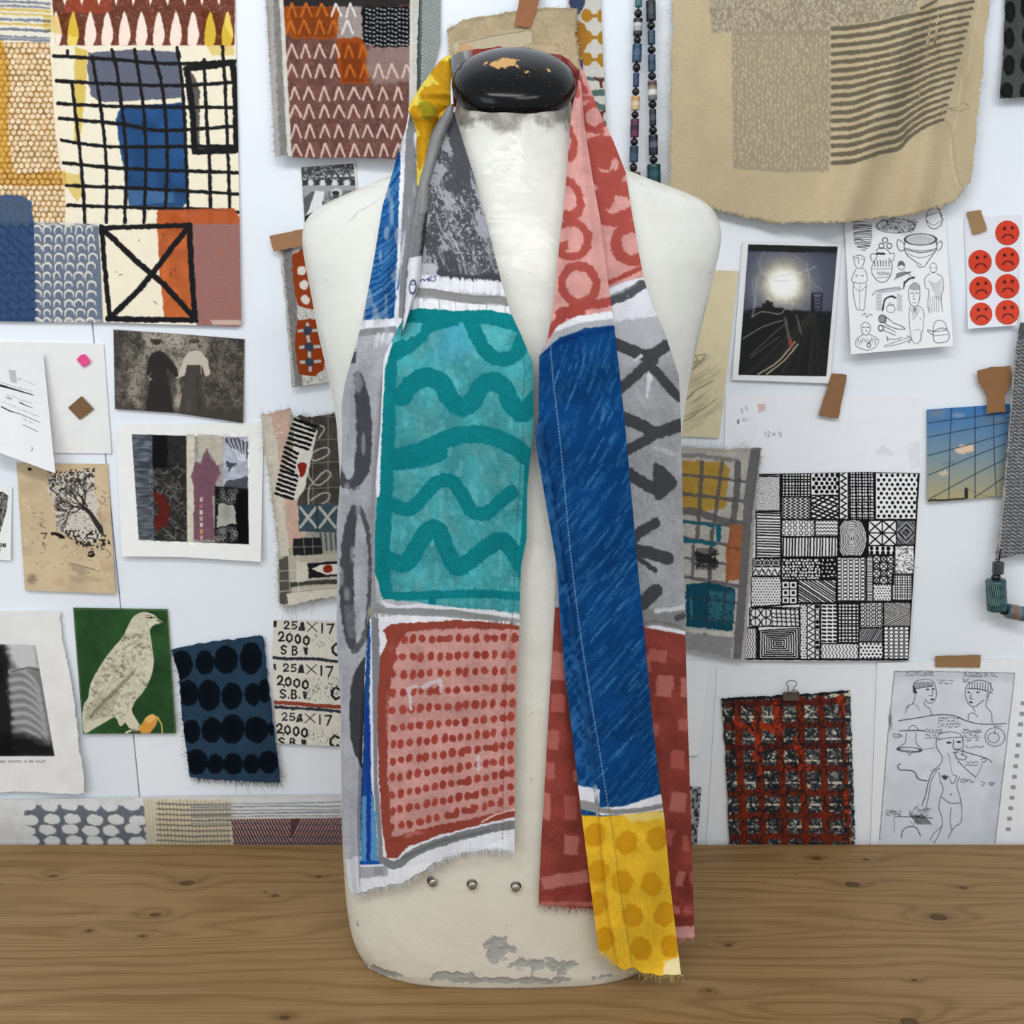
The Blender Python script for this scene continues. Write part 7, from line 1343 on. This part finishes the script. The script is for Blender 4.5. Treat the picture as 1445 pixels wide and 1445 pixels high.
for (k_, x0, y0, x1, y1) in D_:
    cell(x0, y0, x1, y1); W_, H_ = x1 - x0, y1 - y0
    if k_ == 'conc':
        for k in range(16): c.ell(1076, 697, 2 + k * 2.4, 1.6 + k * 2.5, '55565a', .85, ring=.9, rough=1)
    elif k_ == 'grid': lines(x0, y0, x1, y1, 4.2, 1.9, 0); lines(x0, y0, x1, y1, 4.4, 1.9, math.pi / 2)
    elif k_ == 'grid2': lines(x0, y0, x1, y1, 4.6, 2.1, 0); lines(x0, y0, x1, y1, 5, 1.9, math.pi / 2)
    elif k_ == 'grid3': lines(x0, y0, x1, y1, 3.4, 1.1, 0); lines(x0, y0, x1, y1, 3.4, 1.1, math.pi / 2)
    elif k_ == 'dot': dots(x0, y0, x1, y1, 7.4, 5.8, 2.7)
    elif k_ == 'dot2': dots(x0, y0, x1, y1, 7.8, 6.4, 2.2)
    elif k_ == 'dot3': dots(x0, y0, x1, y1, 5.4, 4.8, 1.5)
    elif k_ == 'dotb': dots(x0, y0, x1, y1, 8, 6.3, 2.8, 0)
    elif k_ in ('tiny', 'tinyv'): dots(x0, y0, x1, y1, 3.9, 3.8, 1.0)
    elif k_ == 'zig': zig(x0 + 1, y0, x1 - 3, y1, 1, 2); c.line([(x1 - 2, y0), (x1 - 2, y1)], 2, K)
    elif k_ == 'brick':
        lines(x0, y0, x1, y1, 4.4, 1.9, 0)
        for j in range(5): c.line([(x0 + j * 8.5, y0), (x0 + j * 8.5 + 1, y1)], 2.6, K, 1, .8)
        for j in range(4):
            for k in range(15): c.line([(x0 + 4 + j * 8.5, y0 + k * 4.5), (x0 + 4 + j * 8.5, y0 + k * 4.5 + 2)], 1.4, K)
    elif k_ == 'wave':
        for j in range(6): c.line([(x0 + 3 + j * 7.2 + 3.2 * math.sin(t * 1.45), y0 + t) for t in np.linspace(0, H_, 34)], 1.5, K)
    elif k_ == 'wav2': zig(x0, y0, x1, y1, 11, 1.0)
    elif k_ == 'mesh': lines(x0, y0, x1, y1, 5.2, 2.5, .38); lines(x0, y0, x1, y1, 6.2, 2.3, -.55)
    elif k_ == 'hl': lines(x0, y0, x1, y1, 4.0, 1.9, .03)
    elif k_ == 'vl': lines(x0, y0, x1, y1, 4.3, 1.9, math.pi / 2 + .02)
    elif k_ == 'ladder': lines(x0, y0, x1, y1, 2.3, 1.0, 0)
    elif k_ == 'ring': rings(x0, y0, x1, y1, 8, 7.6, 2.5, 1.1)
    elif k_ == 'wh':
        for j in range(5): c.line([(x0 + t, y0 + 2 + j * 5 + 1.2 * math.sin(t * 1.3)) for t in np.linspace(0, W_, 30)], 1.2, K)
    elif k_ == 'eye':
        c.poly([(x0, y0), (x1, y0), (x1, y1), (x0, y1)], K)
        for k in range(9): c.ell(1202, 760, 1.5 + k * 2.25, 4 + k * 3.05, 'e6e6e8', 1, ring=1.25, rough=.8)
    elif k_ == 'xx':
        for a_ in (0, 1):
            for b_ in (0, 1): X0, Y0, X1, Y1 = x0 + a_ * W_ / 2, y0 + b_ * H_ / 2, x0 + (a_ + 1) * W_ / 2, y0 + (b_ + 1) * H_ / 2; c.line([(X0, Y0), (X1, Y1)], 2, K, 1, .5); c.line([(X1, Y0), (X0, Y1)], 2, K, 1, .5); c.line([(X0, Y0), (X1, Y0), (X1, Y1), (X0, Y1)], 1.6, K, closed=True)
    elif k_ == 'dia':
        c.poly([(x0, y0), (x1, y0), (x1, y1), (x0, y1)], 'a5a6aa'); lines(x0, y0, x1, y1, 2.2, 1.2, .9); cx_, cy_ = (x0 + x1) / 2, (y0 + y1) / 2
        for k in range(4): r_ = 4 + k * 3.6; c.line([(cx_, cy_ - r_), (cx_ + r_, cy_), (cx_, cy_ + r_), (cx_ - r_, cy_)], 1.1, 'c9c9cc' if k % 2 else K, .9, closed=True)
    elif k_ == 'dash':
        for k in range(150): x, y = rg.uniform(x0, x1), rg.uniform(y0, y1); c.line([(x, y), (x + 1.8, y + .9)], .8, K, .85)
    elif k_ == 'mix':
        for k in range(3): c.ell(x0 + 7 + k * 13, y0 + 6, 6, 5.2, K, 1, ring=1.5); c.ell(x0 + 7 + k * 13, y0 + 6, 4, 3.4, '55565a')
        c.line([(x0, y0 + 12), (x1, y0 + 12)], 1.4, K); zig(x0, y0 + 13, x1, y1, 1, 1.4, True); dots(x0, y0 + 14, x1, y1, 8, 6, 1)
    elif k_ in ('peb', 'pebd'):
        c.poly([(x0, y0), (x1, y0), (x1, y1), (x0, y1)], K); s_ = 4.3 if k_ == 'peb' else 5.5
        y = y0 + 2.5; i = 0
        while y < y1:
            x = x0 + (2 if i % 2 else 4)
            while x < x1: c.ell(x + rg.uniform(-.8, .8), y + rg.uniform(-.6, .6), rg.uniform(1.3, 2.1) if k_ == 'peb' else 1.1, rg.uniform(1.3, 2), 'ececee', 1, rough=.5, rot=rg.uniform(0, 3)); x += s_ + rg.uniform(0, 1)
            y += s_; i += 1
    elif k_ in ('loop', 'loop2'):
        for j in range(5):
            for k in range(int(H_ / 5)): c.ell(x0 + 3.5 + j * (W_ / 5), y0 + 3 + k * 5.2, 2.7, 3.3, K, 1, ring=1.05, rot=.5 if k_ == 'loop' else 1.4)
    elif k_ == 'chain':
        for j in range(4):
            for k in range(7): c.ell(x0 + 4 + j * 8, y0 + 3 + k * 5.4, 3.2, 2.6, K, 1, ring=1.3, rot=-.6); c.ell(x0 + 4 + j * 8, y0 + 3 + k * 5.4, .8, .8, K)
    elif k_ == 'xo':
        for j in range(3):
            for k in range(4): X0, Y0 = x0 + j * 10, y0 + k * 10; c.line([(X0, Y0), (X0 + 10, Y0 + 10)], 1.5, K); c.line([(X0 + 10, Y0), (X0, Y0 + 10)], 1.5, K); (c.ell(X0 + 5, Y0 + 5, 4, 4, K, 1, ring=1.4) if (j + k) % 2 else None); c.line([(X0, Y0), (X0, Y0 + 10)], 1.2, K); c.line([(X0, Y0), (X0 + 10, Y0)], 1.2, K)
    elif k_ == 'dice':
        for j in range(2):
            for k in range(3): c.line([(x0 + j * 11, y0 + k * 11), (x0 + j * 11 + 11, y0 + k * 11)], 1.8, K); c.ell(x0 + 5.5 + j * 11, y0 + 5.5 + k * 10.8, 2.4, 2.4, K)
        c.line([(x0 + 11, y0), (x0 + 11, y1)], 1.8, K)
    elif k_ == 'diag': lines(x0, y0, x1, y1, 3.2, 1.9, .58)
    elif k_ == 'diag2': c.poly([(x0, y0), (x1, y0), (x1, y1), (x0, y1)], 'b9babd'); lines(x0, y0, x1, y1, 2.5, 1.4, -1.0)
    elif k_ == 'scr':
        for j in range(2):
            for k in range(2): c.ell(x0 + 8 + j * 15, y0 + 7 + k * 13, 6.6, 6, K, 1, ring=1.6); c.line([(x0 + 8 + j * 15, y0 + k * 13), (x0 + 8 + j * 15, y0 + 13 + k * 13)], 1.5, K)
        c.within([(x0 + 30, y0), (x1, y0), (x1, y1), (x0 + 30, y1)]); lines(x0, y0, x1, y1, 6, 1.4, .05, wav=.8); lines(x0, y0, x1, y1, 6.5, 1.4, 1.5, wav=.9)
    elif k_ == 'tri': zig(x0, y0, x1, y1, 1, 1.5); c.line([(x0, y0), (x0, y1)], 1.2, K)
    elif k_ == 'bigd':
        for k in range(11): c.ell((x0 + x1) / 2, y0 + 4 + k * 7.2, 2.8, 2.9, K, 1, ring=0 if k % 4 in (0, 3) else 1.1)
    elif k_ == 'dashb':
        for j in range(3):
            for k in range(10): c.line([(x0 + 3 + j * 8, y0 + 4 + k * 5.4), (x0 + 7 + j * 8, y0 + 4.4 + k * 5.4)], 2.9, K)
    elif k_ == 'fan':
        c.poly([(x0, y0), (x1, y0), (x1, y1), (x0, y1)], 'c5c3bf'); m_ = (y0 + y1) / 2 + 2
        c.within([(x0, y0), (x1, y0), (x1, m_ - 6), (x0, m_ + 4)]); lines(x0, y0, x1, y1, 2.4, 1, .35); c.within([(x0, m_ + 4), (x1, m_ - 6), (x1, y1), (x0, y1)]); lines(x0, y0, x1, y1, 2.4, 1, -.5)
    elif k_ == 'spir':
        c.poly([(x0, y0), (x1, y0), (x1, y1), (x0, y1)], 'ececee'); cx_, cy_ = 1099, 908
        for k in range(8): a_, b_ = 4 + k * 3.3, 1.6 + k * 2.8; c.line([(cx_ - a_, cy_ - b_ * .85), (cx_ + a_, cy_ - b_), (cx_ + a_ * 1.03, cy_ + b_), (cx_ - a_, cy_ + b_)], 1.9, K, 1, .6, closed=True)
    elif k_ == 'zg': zig(x0, y0, x1, y1, 5, 1.1)
    border(x0, y0, x1, y1, 1.5 if k_ in ('tinyv', 'tri', 'bigd', 'tiny', 'ladder', 'dash', 'fan', 'dia') else 2.0)
for p in [[(1066, 670), (1130, 668), (1200, 665), (1298, 668)], [(1184, 667), (1184, 785)], [(1102, 668), (1103, 852)], [(1066, 788), (1222, 786)], [(1103, 733), (1297, 734)], [(1060, 857), (1128, 852), (1285, 849)], [(1181, 786), (1182, 908)], [(1296, 668), (1290, 800), (1282, 931)], [(1048, 930), (1160, 931), (1282, 931)]]: c.line(p, 2.4, K, 1, .6)
sheet('patterned_drawing', [(1066, 669), (1140, 668), (1220, 666), (1298, 668)], [(1048, 932), (1150, 933), (1282, 932)], c, wy(.0035, .004), 'black and white drawing of many small pattern squares', 'drawing', q=2.0)
# ---- plaid scrap with grey selvedge
c = Cv(940, 622, 1090, 940, 'b7b3ad', 1.4, 53); c.mottle(.04, 3); c.mottle(.04, 20)
c.poly([(962, 650), (1020, 652), (1030, 660), (1024, 716), (990, 722), (962, 716)], 'b08c3d', .95, rough=3); c.line([(940, 644), (985, 642), (1010, 646), (1042, 650)], 6, '7d7c7b', .8, 2, .1)
GC = '5c5b5c'
for p, w_ in [([(991, 652), (988, 700), (984, 760)], 6), ([(1019, 652), (1011, 715), (1003, 770), (1001, 815)], 5), ([(1041, 655), (1040, 690), (1034, 740)], 9), ([(962, 670), (1000, 673), (1052, 680)], 4), ([(964, 697), (1010, 702), (1052, 708)], 5), ([(940, 722), (980, 722), (1020, 735), (1050, 740)], 10), ([(962, 735), (1010, 740), (1048, 744)], 4), ([(962, 758), (1010, 766), (1050, 774)], 4), ([(960, 786), (1000, 792), (1046, 800)], 3.5), ([(962, 813), (1000, 820), (1046, 828)], 5), ([(979, 770), (977, 815)], 5), ([(1004, 750), (1002, 815)], 5), ([(1032, 740), (1026, 820)], 4)]: c.line(p, w_, GC, .85, 1.4, .12, sm=4)
c.line([(962, 736), (985, 738), (1006, 742)], 4, '1f5f72', .95, 1.4); c.line([(962, 762), (985, 764), (1008, 768)], 6, '1f5f72', .95, 1.6); c.poly([(1010, 740), (1018, 740), (1017, 765), (1011, 764)], '1f6478', 1, rough=1.4)
c.poly([(1031, 740), (1052, 742), (1046, 778), (1044, 818), (1024, 820), (1024, 780)], 'a3603d', .92, rough=1.6); c.mottle(.03, 5); c.line([(1026, 772), (1050, 776)], 3, '5f4136', .6, 1)
for k in range(16): c.line([(982 + rg.uniform(-2, 2), 776 + rg.uniform(0, 24)), (1010 + rg.uniform(-2, 4), 776 + rg.uniform(0, 26))], 3, '2a2a2c', .7, 1.2, .25)
for k in range(9): c.line([(984 + k * 3.2, 774), (983 + k * 3.2, 803)], 2.5, '2a2a2c', .7, 1, .25)
c.poly([(968, 824), (1000, 822), (1038, 830), (1034, 890), (1005, 890), (968, 888)], '13485b', .97, rough=2); c.poly([(1000, 834), (1036, 834), (1033, 880), (1002, 876)], '5d8e9b', .45, rough=4, dry=.35); c.line([(975, 842), (976, 872)], 3, '4f8291', .8, 1.5, .1)
for p in [[(962, 842), (1000, 846), (1040, 851)], [(1000, 824), (994, 895)], [(1024, 828), (1018, 900)], [(962, 868), (1036, 878)]]: c.line(p, 3.4, '2b3d46', .6, 1.2)
c.poly([(940, 890), (1036, 898), (1030, 928), (960, 915)], '8b8c8e', .9, rough=3); c.poly([(962, 888), (990, 892), (1018, 898), (1036, 900), (1036, 893), (1010, 888), (966, 884)], 'cfccc6', .8, rough=1.5)
c.poly([(1059, 632), (1074, 632), (1062, 720), (1058, 780), (1052, 860), (1046, 932), (1034, 930), (1040, 850), (1046, 780), (1050, 700)], '6c6b6d', .95, rough=1.2, dry=.06)
pf = sheet('plaid_scrap', [(940, 628), (985, 632), (1030, 634), (1075, 632)], [(945, 905), (975, 918), (1010, 925), (1051, 932)], c, wy(.006, .008, .002), 'painted plaid cloth scrap in yellow, teal and orange, with frayed grey edge', 'cloth', 'rough_cloth', R=[(1075, 632), (1066, 710), (1062, 790), (1055, 860), (1051, 932)], q=1.4, jit=1.0)
pfy = lambda x, y: WALL_Y - .012
fringe([(1075, 634), (1066, 710), (1062, 790), (1055, 860), (1051, 932)], pfy, 420, 5, ['cdcac6', 'dedcd9', 'a5a3a0'], pf, 53, d=(1, .05), spread=.9, wild=.03, r=.0002); fringe([(962, 630), (1000, 632), (1060, 633)], pfy, 70, 8, ['d8d6d2', 'c2c0bb'], pf, 54, d=(0, -1), spread=1.2, wild=.2, name='loose_threads')
# ---- red and black crayon grid with bulldog clip
c = Cv(1010, 965, 1215, 1215, 'c9c5b2', 1.5, 54)
for row in range(7):
    for col_ in range(7):
        x = 1028 + col_ * 29.5 + row * 1.5; y = 996 + row * 31
        c.within([(x - 14, y - 14), (x + 14, y - 14), (x + 14, y + 14), (x - 14, y + 14)]); c.mottle(0, 7, 7, col='6b6c69', thr=-.25, a=.85); c.mottle(0, 2.6, 2.6, col='2b2f38', thr=-.22 - row * .05, a=.92); c.mottle(0, 2.2, 2.2, col='7d7d78', thr=.3, a=.7)
c.within(None)
for j, xs_ in enumerate([1040, 1068, 1098, 1128, 1158, 1188]): c.line([(xs_, 982), (xs_ + 3, 1060), (xs_ + 7, 1130), (xs_ + 10, 1215)], 11 - (j == 5) * 4, rg.choice(['6b2a1b', '772a17', '5f261a']), .95, 1.8, .03)
for j, ys_ in enumerate([992, 1024, 1053, 1084, 1118, 1150, 1180]): c.line([(1026, ys_ + 2), (1100, ys_), (1190 + j, ys_ - 3 + j)], 9, rg.choice(['6a281a', '5c241a', '742a18']), .93, 2.2, .06)
for p in [[(1031, 1018), (1060, 1030)], [(1064, 1026), (1072, 1060)], [(1094, 995), (1098, 1032)], [(1066, 1020), (1100, 1034)], [(1064, 1064), (1072, 1090)], [(1186, 985), (1188, 1010)], [(1190, 1120), (1194, 1145)], [(1106, 1084), (1140, 1082)], [(1122, 1045), (1128, 1062)]]: c.line(p, 9, 'a63a20', .9, 2, .12)
for k in range(330):
    x, y = rg.uniform(1024, 1195), rg.uniform(984, 1200); r_ = rg.uniform(5, 11); a0 = rg.uniform(0, 6.3); c.line([(x + r_ * math.cos(a0 + t), y + r_ * 1.2 * math.sin(a0 + t)) for t in np.linspace(0, rg.uniform(2, 5), 8)], rg.uniform(.9, 2.4), '1b1d22', rg.uniform(.35, .9), .8, .12)
for k in range(6): c.ell(1196, 1000 + k * 31, 9, 16, '22252a', .85, ring=2, rough=1.5, dry=.1); c.ell(1028, 1000 + k * 31, 7, 15, '1f2227', .85, ring=3, rough=2, dry=.1)
c.line([(1018, 986), (1060, 985), (1110, 982), (1195, 975)], 6, '1d1f24', .95, 2, .08)
cg = sheet('crayon_grid', [(1018, 986), (1060, 984), (1110, 981), (1150, 979), (1200, 974)], [(1030, 1200), (1207, 1200)], c, lambda px, py, u, v: WALL_Y - .005 - .001 * v, 'red grid scribbled over in black crayon, held by a bulldog clip', 'drawing', L=[(1018, 986), (1024, 1060), (1030, 1200)], R=[(1200, 974), (1203, 1080), (1207, 1200)], q=1.5, jit=.9, thick=.001)
clip = empty('bulldog_clip', tuple(unp(1118, 975, WALL_Y - .008)), 'small wire and metal bulldog clip gripping the crayon grid', 'clip')
a_ = unp(1105, 977, 1.3135); b_ = unp(1128, 989, 1.3135)
boxm('jaw', (float(a_[0]), 1.3125, float(b_[2])), (float(b_[0]), 1.3165, float(a_[2])), 'dark_steel', clip, bev=.0012)
tubes('wire_handle', [([unp(x, y, 1.3135 - .001 * k / 10) for k, (x, y) in enumerate(cr([(1112, 978), (1112, 970), (1110, 965), (1113, 961), (1118, 960.5), (1123, 962), (1124, 966), (1120, 971), (1120, 978)], 5))], .0006, '4b4a48'), ([unp(x, y, 1.311) for (x, y) in cr([(1113, 982), (1116, 976), (1121, 974), (1127, 977), (1126, 982)], 5)], .0006, '4b4a48')], 'dark_steel', clip, sides=6)
# ---- etching on punched paper
ep = [(1236, 936), (1470, 930)]
c = Cv(1222, 930, 1470, 1215, 'eef1f6', 1.9, 55, ns=4)
pl2 = [(1262, 947), (1432, 950), (1420, 1060), (1405, 1190), (1240, 1190), (1250, 1060)]
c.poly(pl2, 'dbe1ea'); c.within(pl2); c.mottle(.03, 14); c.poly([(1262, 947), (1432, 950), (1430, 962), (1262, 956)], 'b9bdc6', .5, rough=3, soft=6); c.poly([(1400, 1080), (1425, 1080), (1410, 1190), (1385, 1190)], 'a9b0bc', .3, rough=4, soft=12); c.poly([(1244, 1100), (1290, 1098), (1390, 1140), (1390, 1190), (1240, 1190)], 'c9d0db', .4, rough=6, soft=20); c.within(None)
for p in [[(1262, 948), (1300, 947), (1432, 950)], [(1432, 950), (1424, 1020), (1404, 1190)], [(1262, 948), (1252, 1050), (1241, 1185)]]: c.line(p, 1.2, '6d7078', .8, .6)
c.ell(1256, 1018, 2, 9, '5a5d64', .7, rough=1.5, soft=3)
def ik(pts, w_=.9, a=.85, sm=5): c.line(pts, w_, '2e3036', a, .35, sm=sm)
def para(x, y, n, L_, seed, dy=3.6):
    for k in range(n): scrawl(c, x + rg.uniform(-1, 1), y + k * dy, x + L_ * rg.uniform(.8, 1), y + k * dy + rg.uniform(-.5, 1), 3, '2e3036', seed + k, .8, .8, 1.1)
para(1278, 949, 2, 46, 1); para(1322, 960, 2, 26, 3); para(1360, 950, 2, 52, 5, 4); para(1358, 959, 2, 10, 8)
# two heads
ik([(1289, 966), (1293, 961), (1302, 959), (1314, 960), (1320, 968), (1321, 982), (1318, 990), (1311, 992), (1305, 987)]); ik([(1288, 976), (1290, 968)]); ik([(1291, 978), (1291, 984), (1288, 993), (1280, 997), (1278, 1006)]); ik([(1304, 990), (1305, 995), (1312, 1000), (1315, 1009)])
for k in range(12): ik([(1290 + k * 2.3, 962 - abs(k - 6) * -.2), (1291 + k * 2.2, 971 - k * .2)], 1.1, .8, 1)
ik([(1291, 972), (1304, 970), (1317, 967)], 1); c.ell(1309, 973, 2.4, 1.2, '2e3036'); c.ell(1317, 972, 1.8, 1.1, '2e3036'); ik([(1315, 972), (1316, 981), (1311, 982)]); c.ell(1315.5, 987, 3, 1.3, '2e3036', rot=-.2)
for k in range(5): c.line([(1288 + k * .8, 968 + k), (1290 + k, 978)], 1.2, '2e3036', .8)
ik([(1280, 1000), (1284, 995), (1292, 994), (1297, 1002)], .6)
ik([(1363, 970), (1362, 980), (1366, 992), (1372, 997), (1378, 996), (1388, 988)]); ik([(1363, 970), (1368, 964), (1382, 960), (1396, 964), (1401, 975)]); ik([(1364, 972), (1380, 972), (1400, 978)], 1.1)
for k in range(9): ik([(1368 + k * 3.8, 963), (1368 + k * 3.7, 972 + k * .5)], 1, .8, 1)
c.ell(1367, 977, 2, 1.2, '2e3036'); c.ell(1380, 977, 2.5, 1.1, '2e3036'); ik([(1371, 978), (1369, 986), (1373, 986)]); c.ell(1370, 991, 2.8, 1.2, '2e3036', rot=.2); ik([(1396, 978), (1392, 990), (1392, 998), (1399, 1006), (1400, 1020)]); ik([(1372, 997), (1376, 1004)]); ik([(1366, 1016), (1367, 1008), (1374, 1006), (1380, 1012)], .9); c.ell(1394, 981, 1.6, 2, '2e3036', .8, ring=.7)
ik([(1268, 1017), (1290, 1014), (1320, 1009), (1346, 1010), (1366, 1018), (1390, 1022), (1420, 1021)], 1.3)
para(1324, 1013, 4, 34, 20, 4); para(1306, 1030, 4, 24, 30); para(1358, 1030, 5, 28, 40); para(1259, 1036, 2, 16, 50); para(1403, 1025, 1, 14, 55); para(1363, 1054, 1, 28, 57); para(1362, 1076, 2, 20, 60); para(1355, 1100, 2, 22, 63); para(1385, 1104, 2, 20, 66)
# bell
ik([(1270, 1031), (1300, 1031), (1306, 1032)], 1.6); ik([(1282, 1030), (1285, 1025), (1291, 1024), (1296, 1030)], .9); ik([(1279, 1034), (1277, 1048), (1267, 1057), (1300, 1060), (1293, 1048), (1293, 1034)]); c.ell(1283, 1058, 16, 3.5, '2e3036', .85, ring=.9, rot=.06); ik([(1281, 1060), (1283, 1066), (1288, 1061)]); ik([(1302, 1058), (1320, 1055)], .6)
# central figure
ik([(1323, 1038), (1329, 1034), (1344, 1033), (1356, 1037), (1359, 1050), (1358, 1066)]); ik([(1322, 1040), (1321, 1052), (1326, 1062), (1330, 1070), (1326, 1080), (1314, 1088)]); ik([(1324, 1044), (1340, 1041), (1358, 1040)], .9); c.ell(1339, 1048, 3.6, 1.4, '2e3036'); c.ell(1353, 1047, 3.2, 1.4, '2e3036'); ik([(1346, 1044), (1345, 1054), (1349, 1058), (1356, 1056)], 1.1); ik([(1345, 1062), (1352, 1061)], 1.4); ik([(1338, 1062), (1341, 1078), (1344, 1094)], .5)
ik([(1348, 1062), (1350, 1070), (1360, 1072), (1364, 1068), (1356, 1064)], 1.1); ik([(1348, 1057), (1372, 1064), (1392, 1070), (1400, 1076)], 1.2); ik([(1352, 1074), (1364, 1086), (1376, 1096)], 1.1); ik([(1387, 1074), (1382, 1088), (1376, 1098)], .6); ik([(1384, 1072), (1388, 1070), (1392, 1073), (1388, 1076)], 1)
c.ell(1404, 1040, 14, 13, '3a3c42', .8, ring=1); c.ell(1402, 1041, 8, 7, '3a3c42', .8, ring=.9); ik([(1404, 1030), (1404, 1036)])
ik([(1270, 1078), (1267, 1081), (1269, 1086), (1280, 1087), (1290, 1089), (1296, 1099), (1308, 1102)], 1.5); ik([(1326, 1084), (1316, 1090), (1310, 1104), (1306, 1122), (1301, 1137)], 1.2); ik([(1322, 1088), (1314, 1102), (1311, 1120), (1307, 1138)], .9)
ik([(1325, 1090), (1327, 1102), (1331, 1114), (1327, 1126), (1325, 1140), (1330, 1158), (1326, 1175), (1318, 1190)]); ik([(1354, 1096), (1350, 1108), (1354, 1122), (1357, 1140), (1356, 1160), (1346, 1168), (1338, 1182)]); ik([(1328, 1124), (1340, 1133), (1356, 1133)], 1); c.ell(1342, 1121, 1, 1, '2e3036'); ik([(1339, 1096), (1344, 1106), (1350, 1096), (1346, 1094)], .9); c.poly([(1328, 1094), (1338, 1094), (1334, 1102)], '2e3036', .8, rough=2, dry=.15); ik([(1342, 1140), (1341, 1160), (1343, 1172)], .8); ik([(1330, 1166), (1318, 1176), (1312, 1186)], .8)
for k in range(60): x, y = rg.uniform(1284, 1310), rg.uniform(1138, 1160); ik([(x, y), (x + rg.uniform(-6, 6), y + rg.uniform(-5, 5))], .7, .6, 1)
for k in range(7): ik([(1284 + k * 3, 1150), (1296 + k * 3, 1163)], 1.4, .85, 1)
ik([(1262, 1152), (1290, 1153), (1316, 1154)], 1); ik([(1262, 1153), (1262, 1175)], .5); ik([(1272, 1182), (1274, 1172), (1282, 1167), (1293, 1168), (1299, 1180)], 1.2); para(1250, 1144, 3, 26, 80, 3)
def punch(px, py, u, v): return WALL_Y - .003 - .001 * u
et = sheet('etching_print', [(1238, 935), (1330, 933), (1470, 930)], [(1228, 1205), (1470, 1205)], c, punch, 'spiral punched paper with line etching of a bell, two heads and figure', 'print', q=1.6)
for k in range(13):   # torn spiral holes along the right edge
    x, y = 1444 - k * 1.75, 992 + k * 14.8
    link('punch_hole', sheet_mesh('punch_hole', [(x - 3, y - 2), (x + 3, y - 2)], [(x - 3, y + 3), (x + 3, y + 3)], None, None, '9a9ea8', lambda px, py, u, v: punch(px, py, 1, v) - .0006, .5, back=False), 'printed_paper', et)
tape([(1320, 926), (1384, 924)], [(1320, 941), (1383, 942)], '9c7a54', .0055, 'brown tape strip along the top of the spiral punched etching', jit=.3)
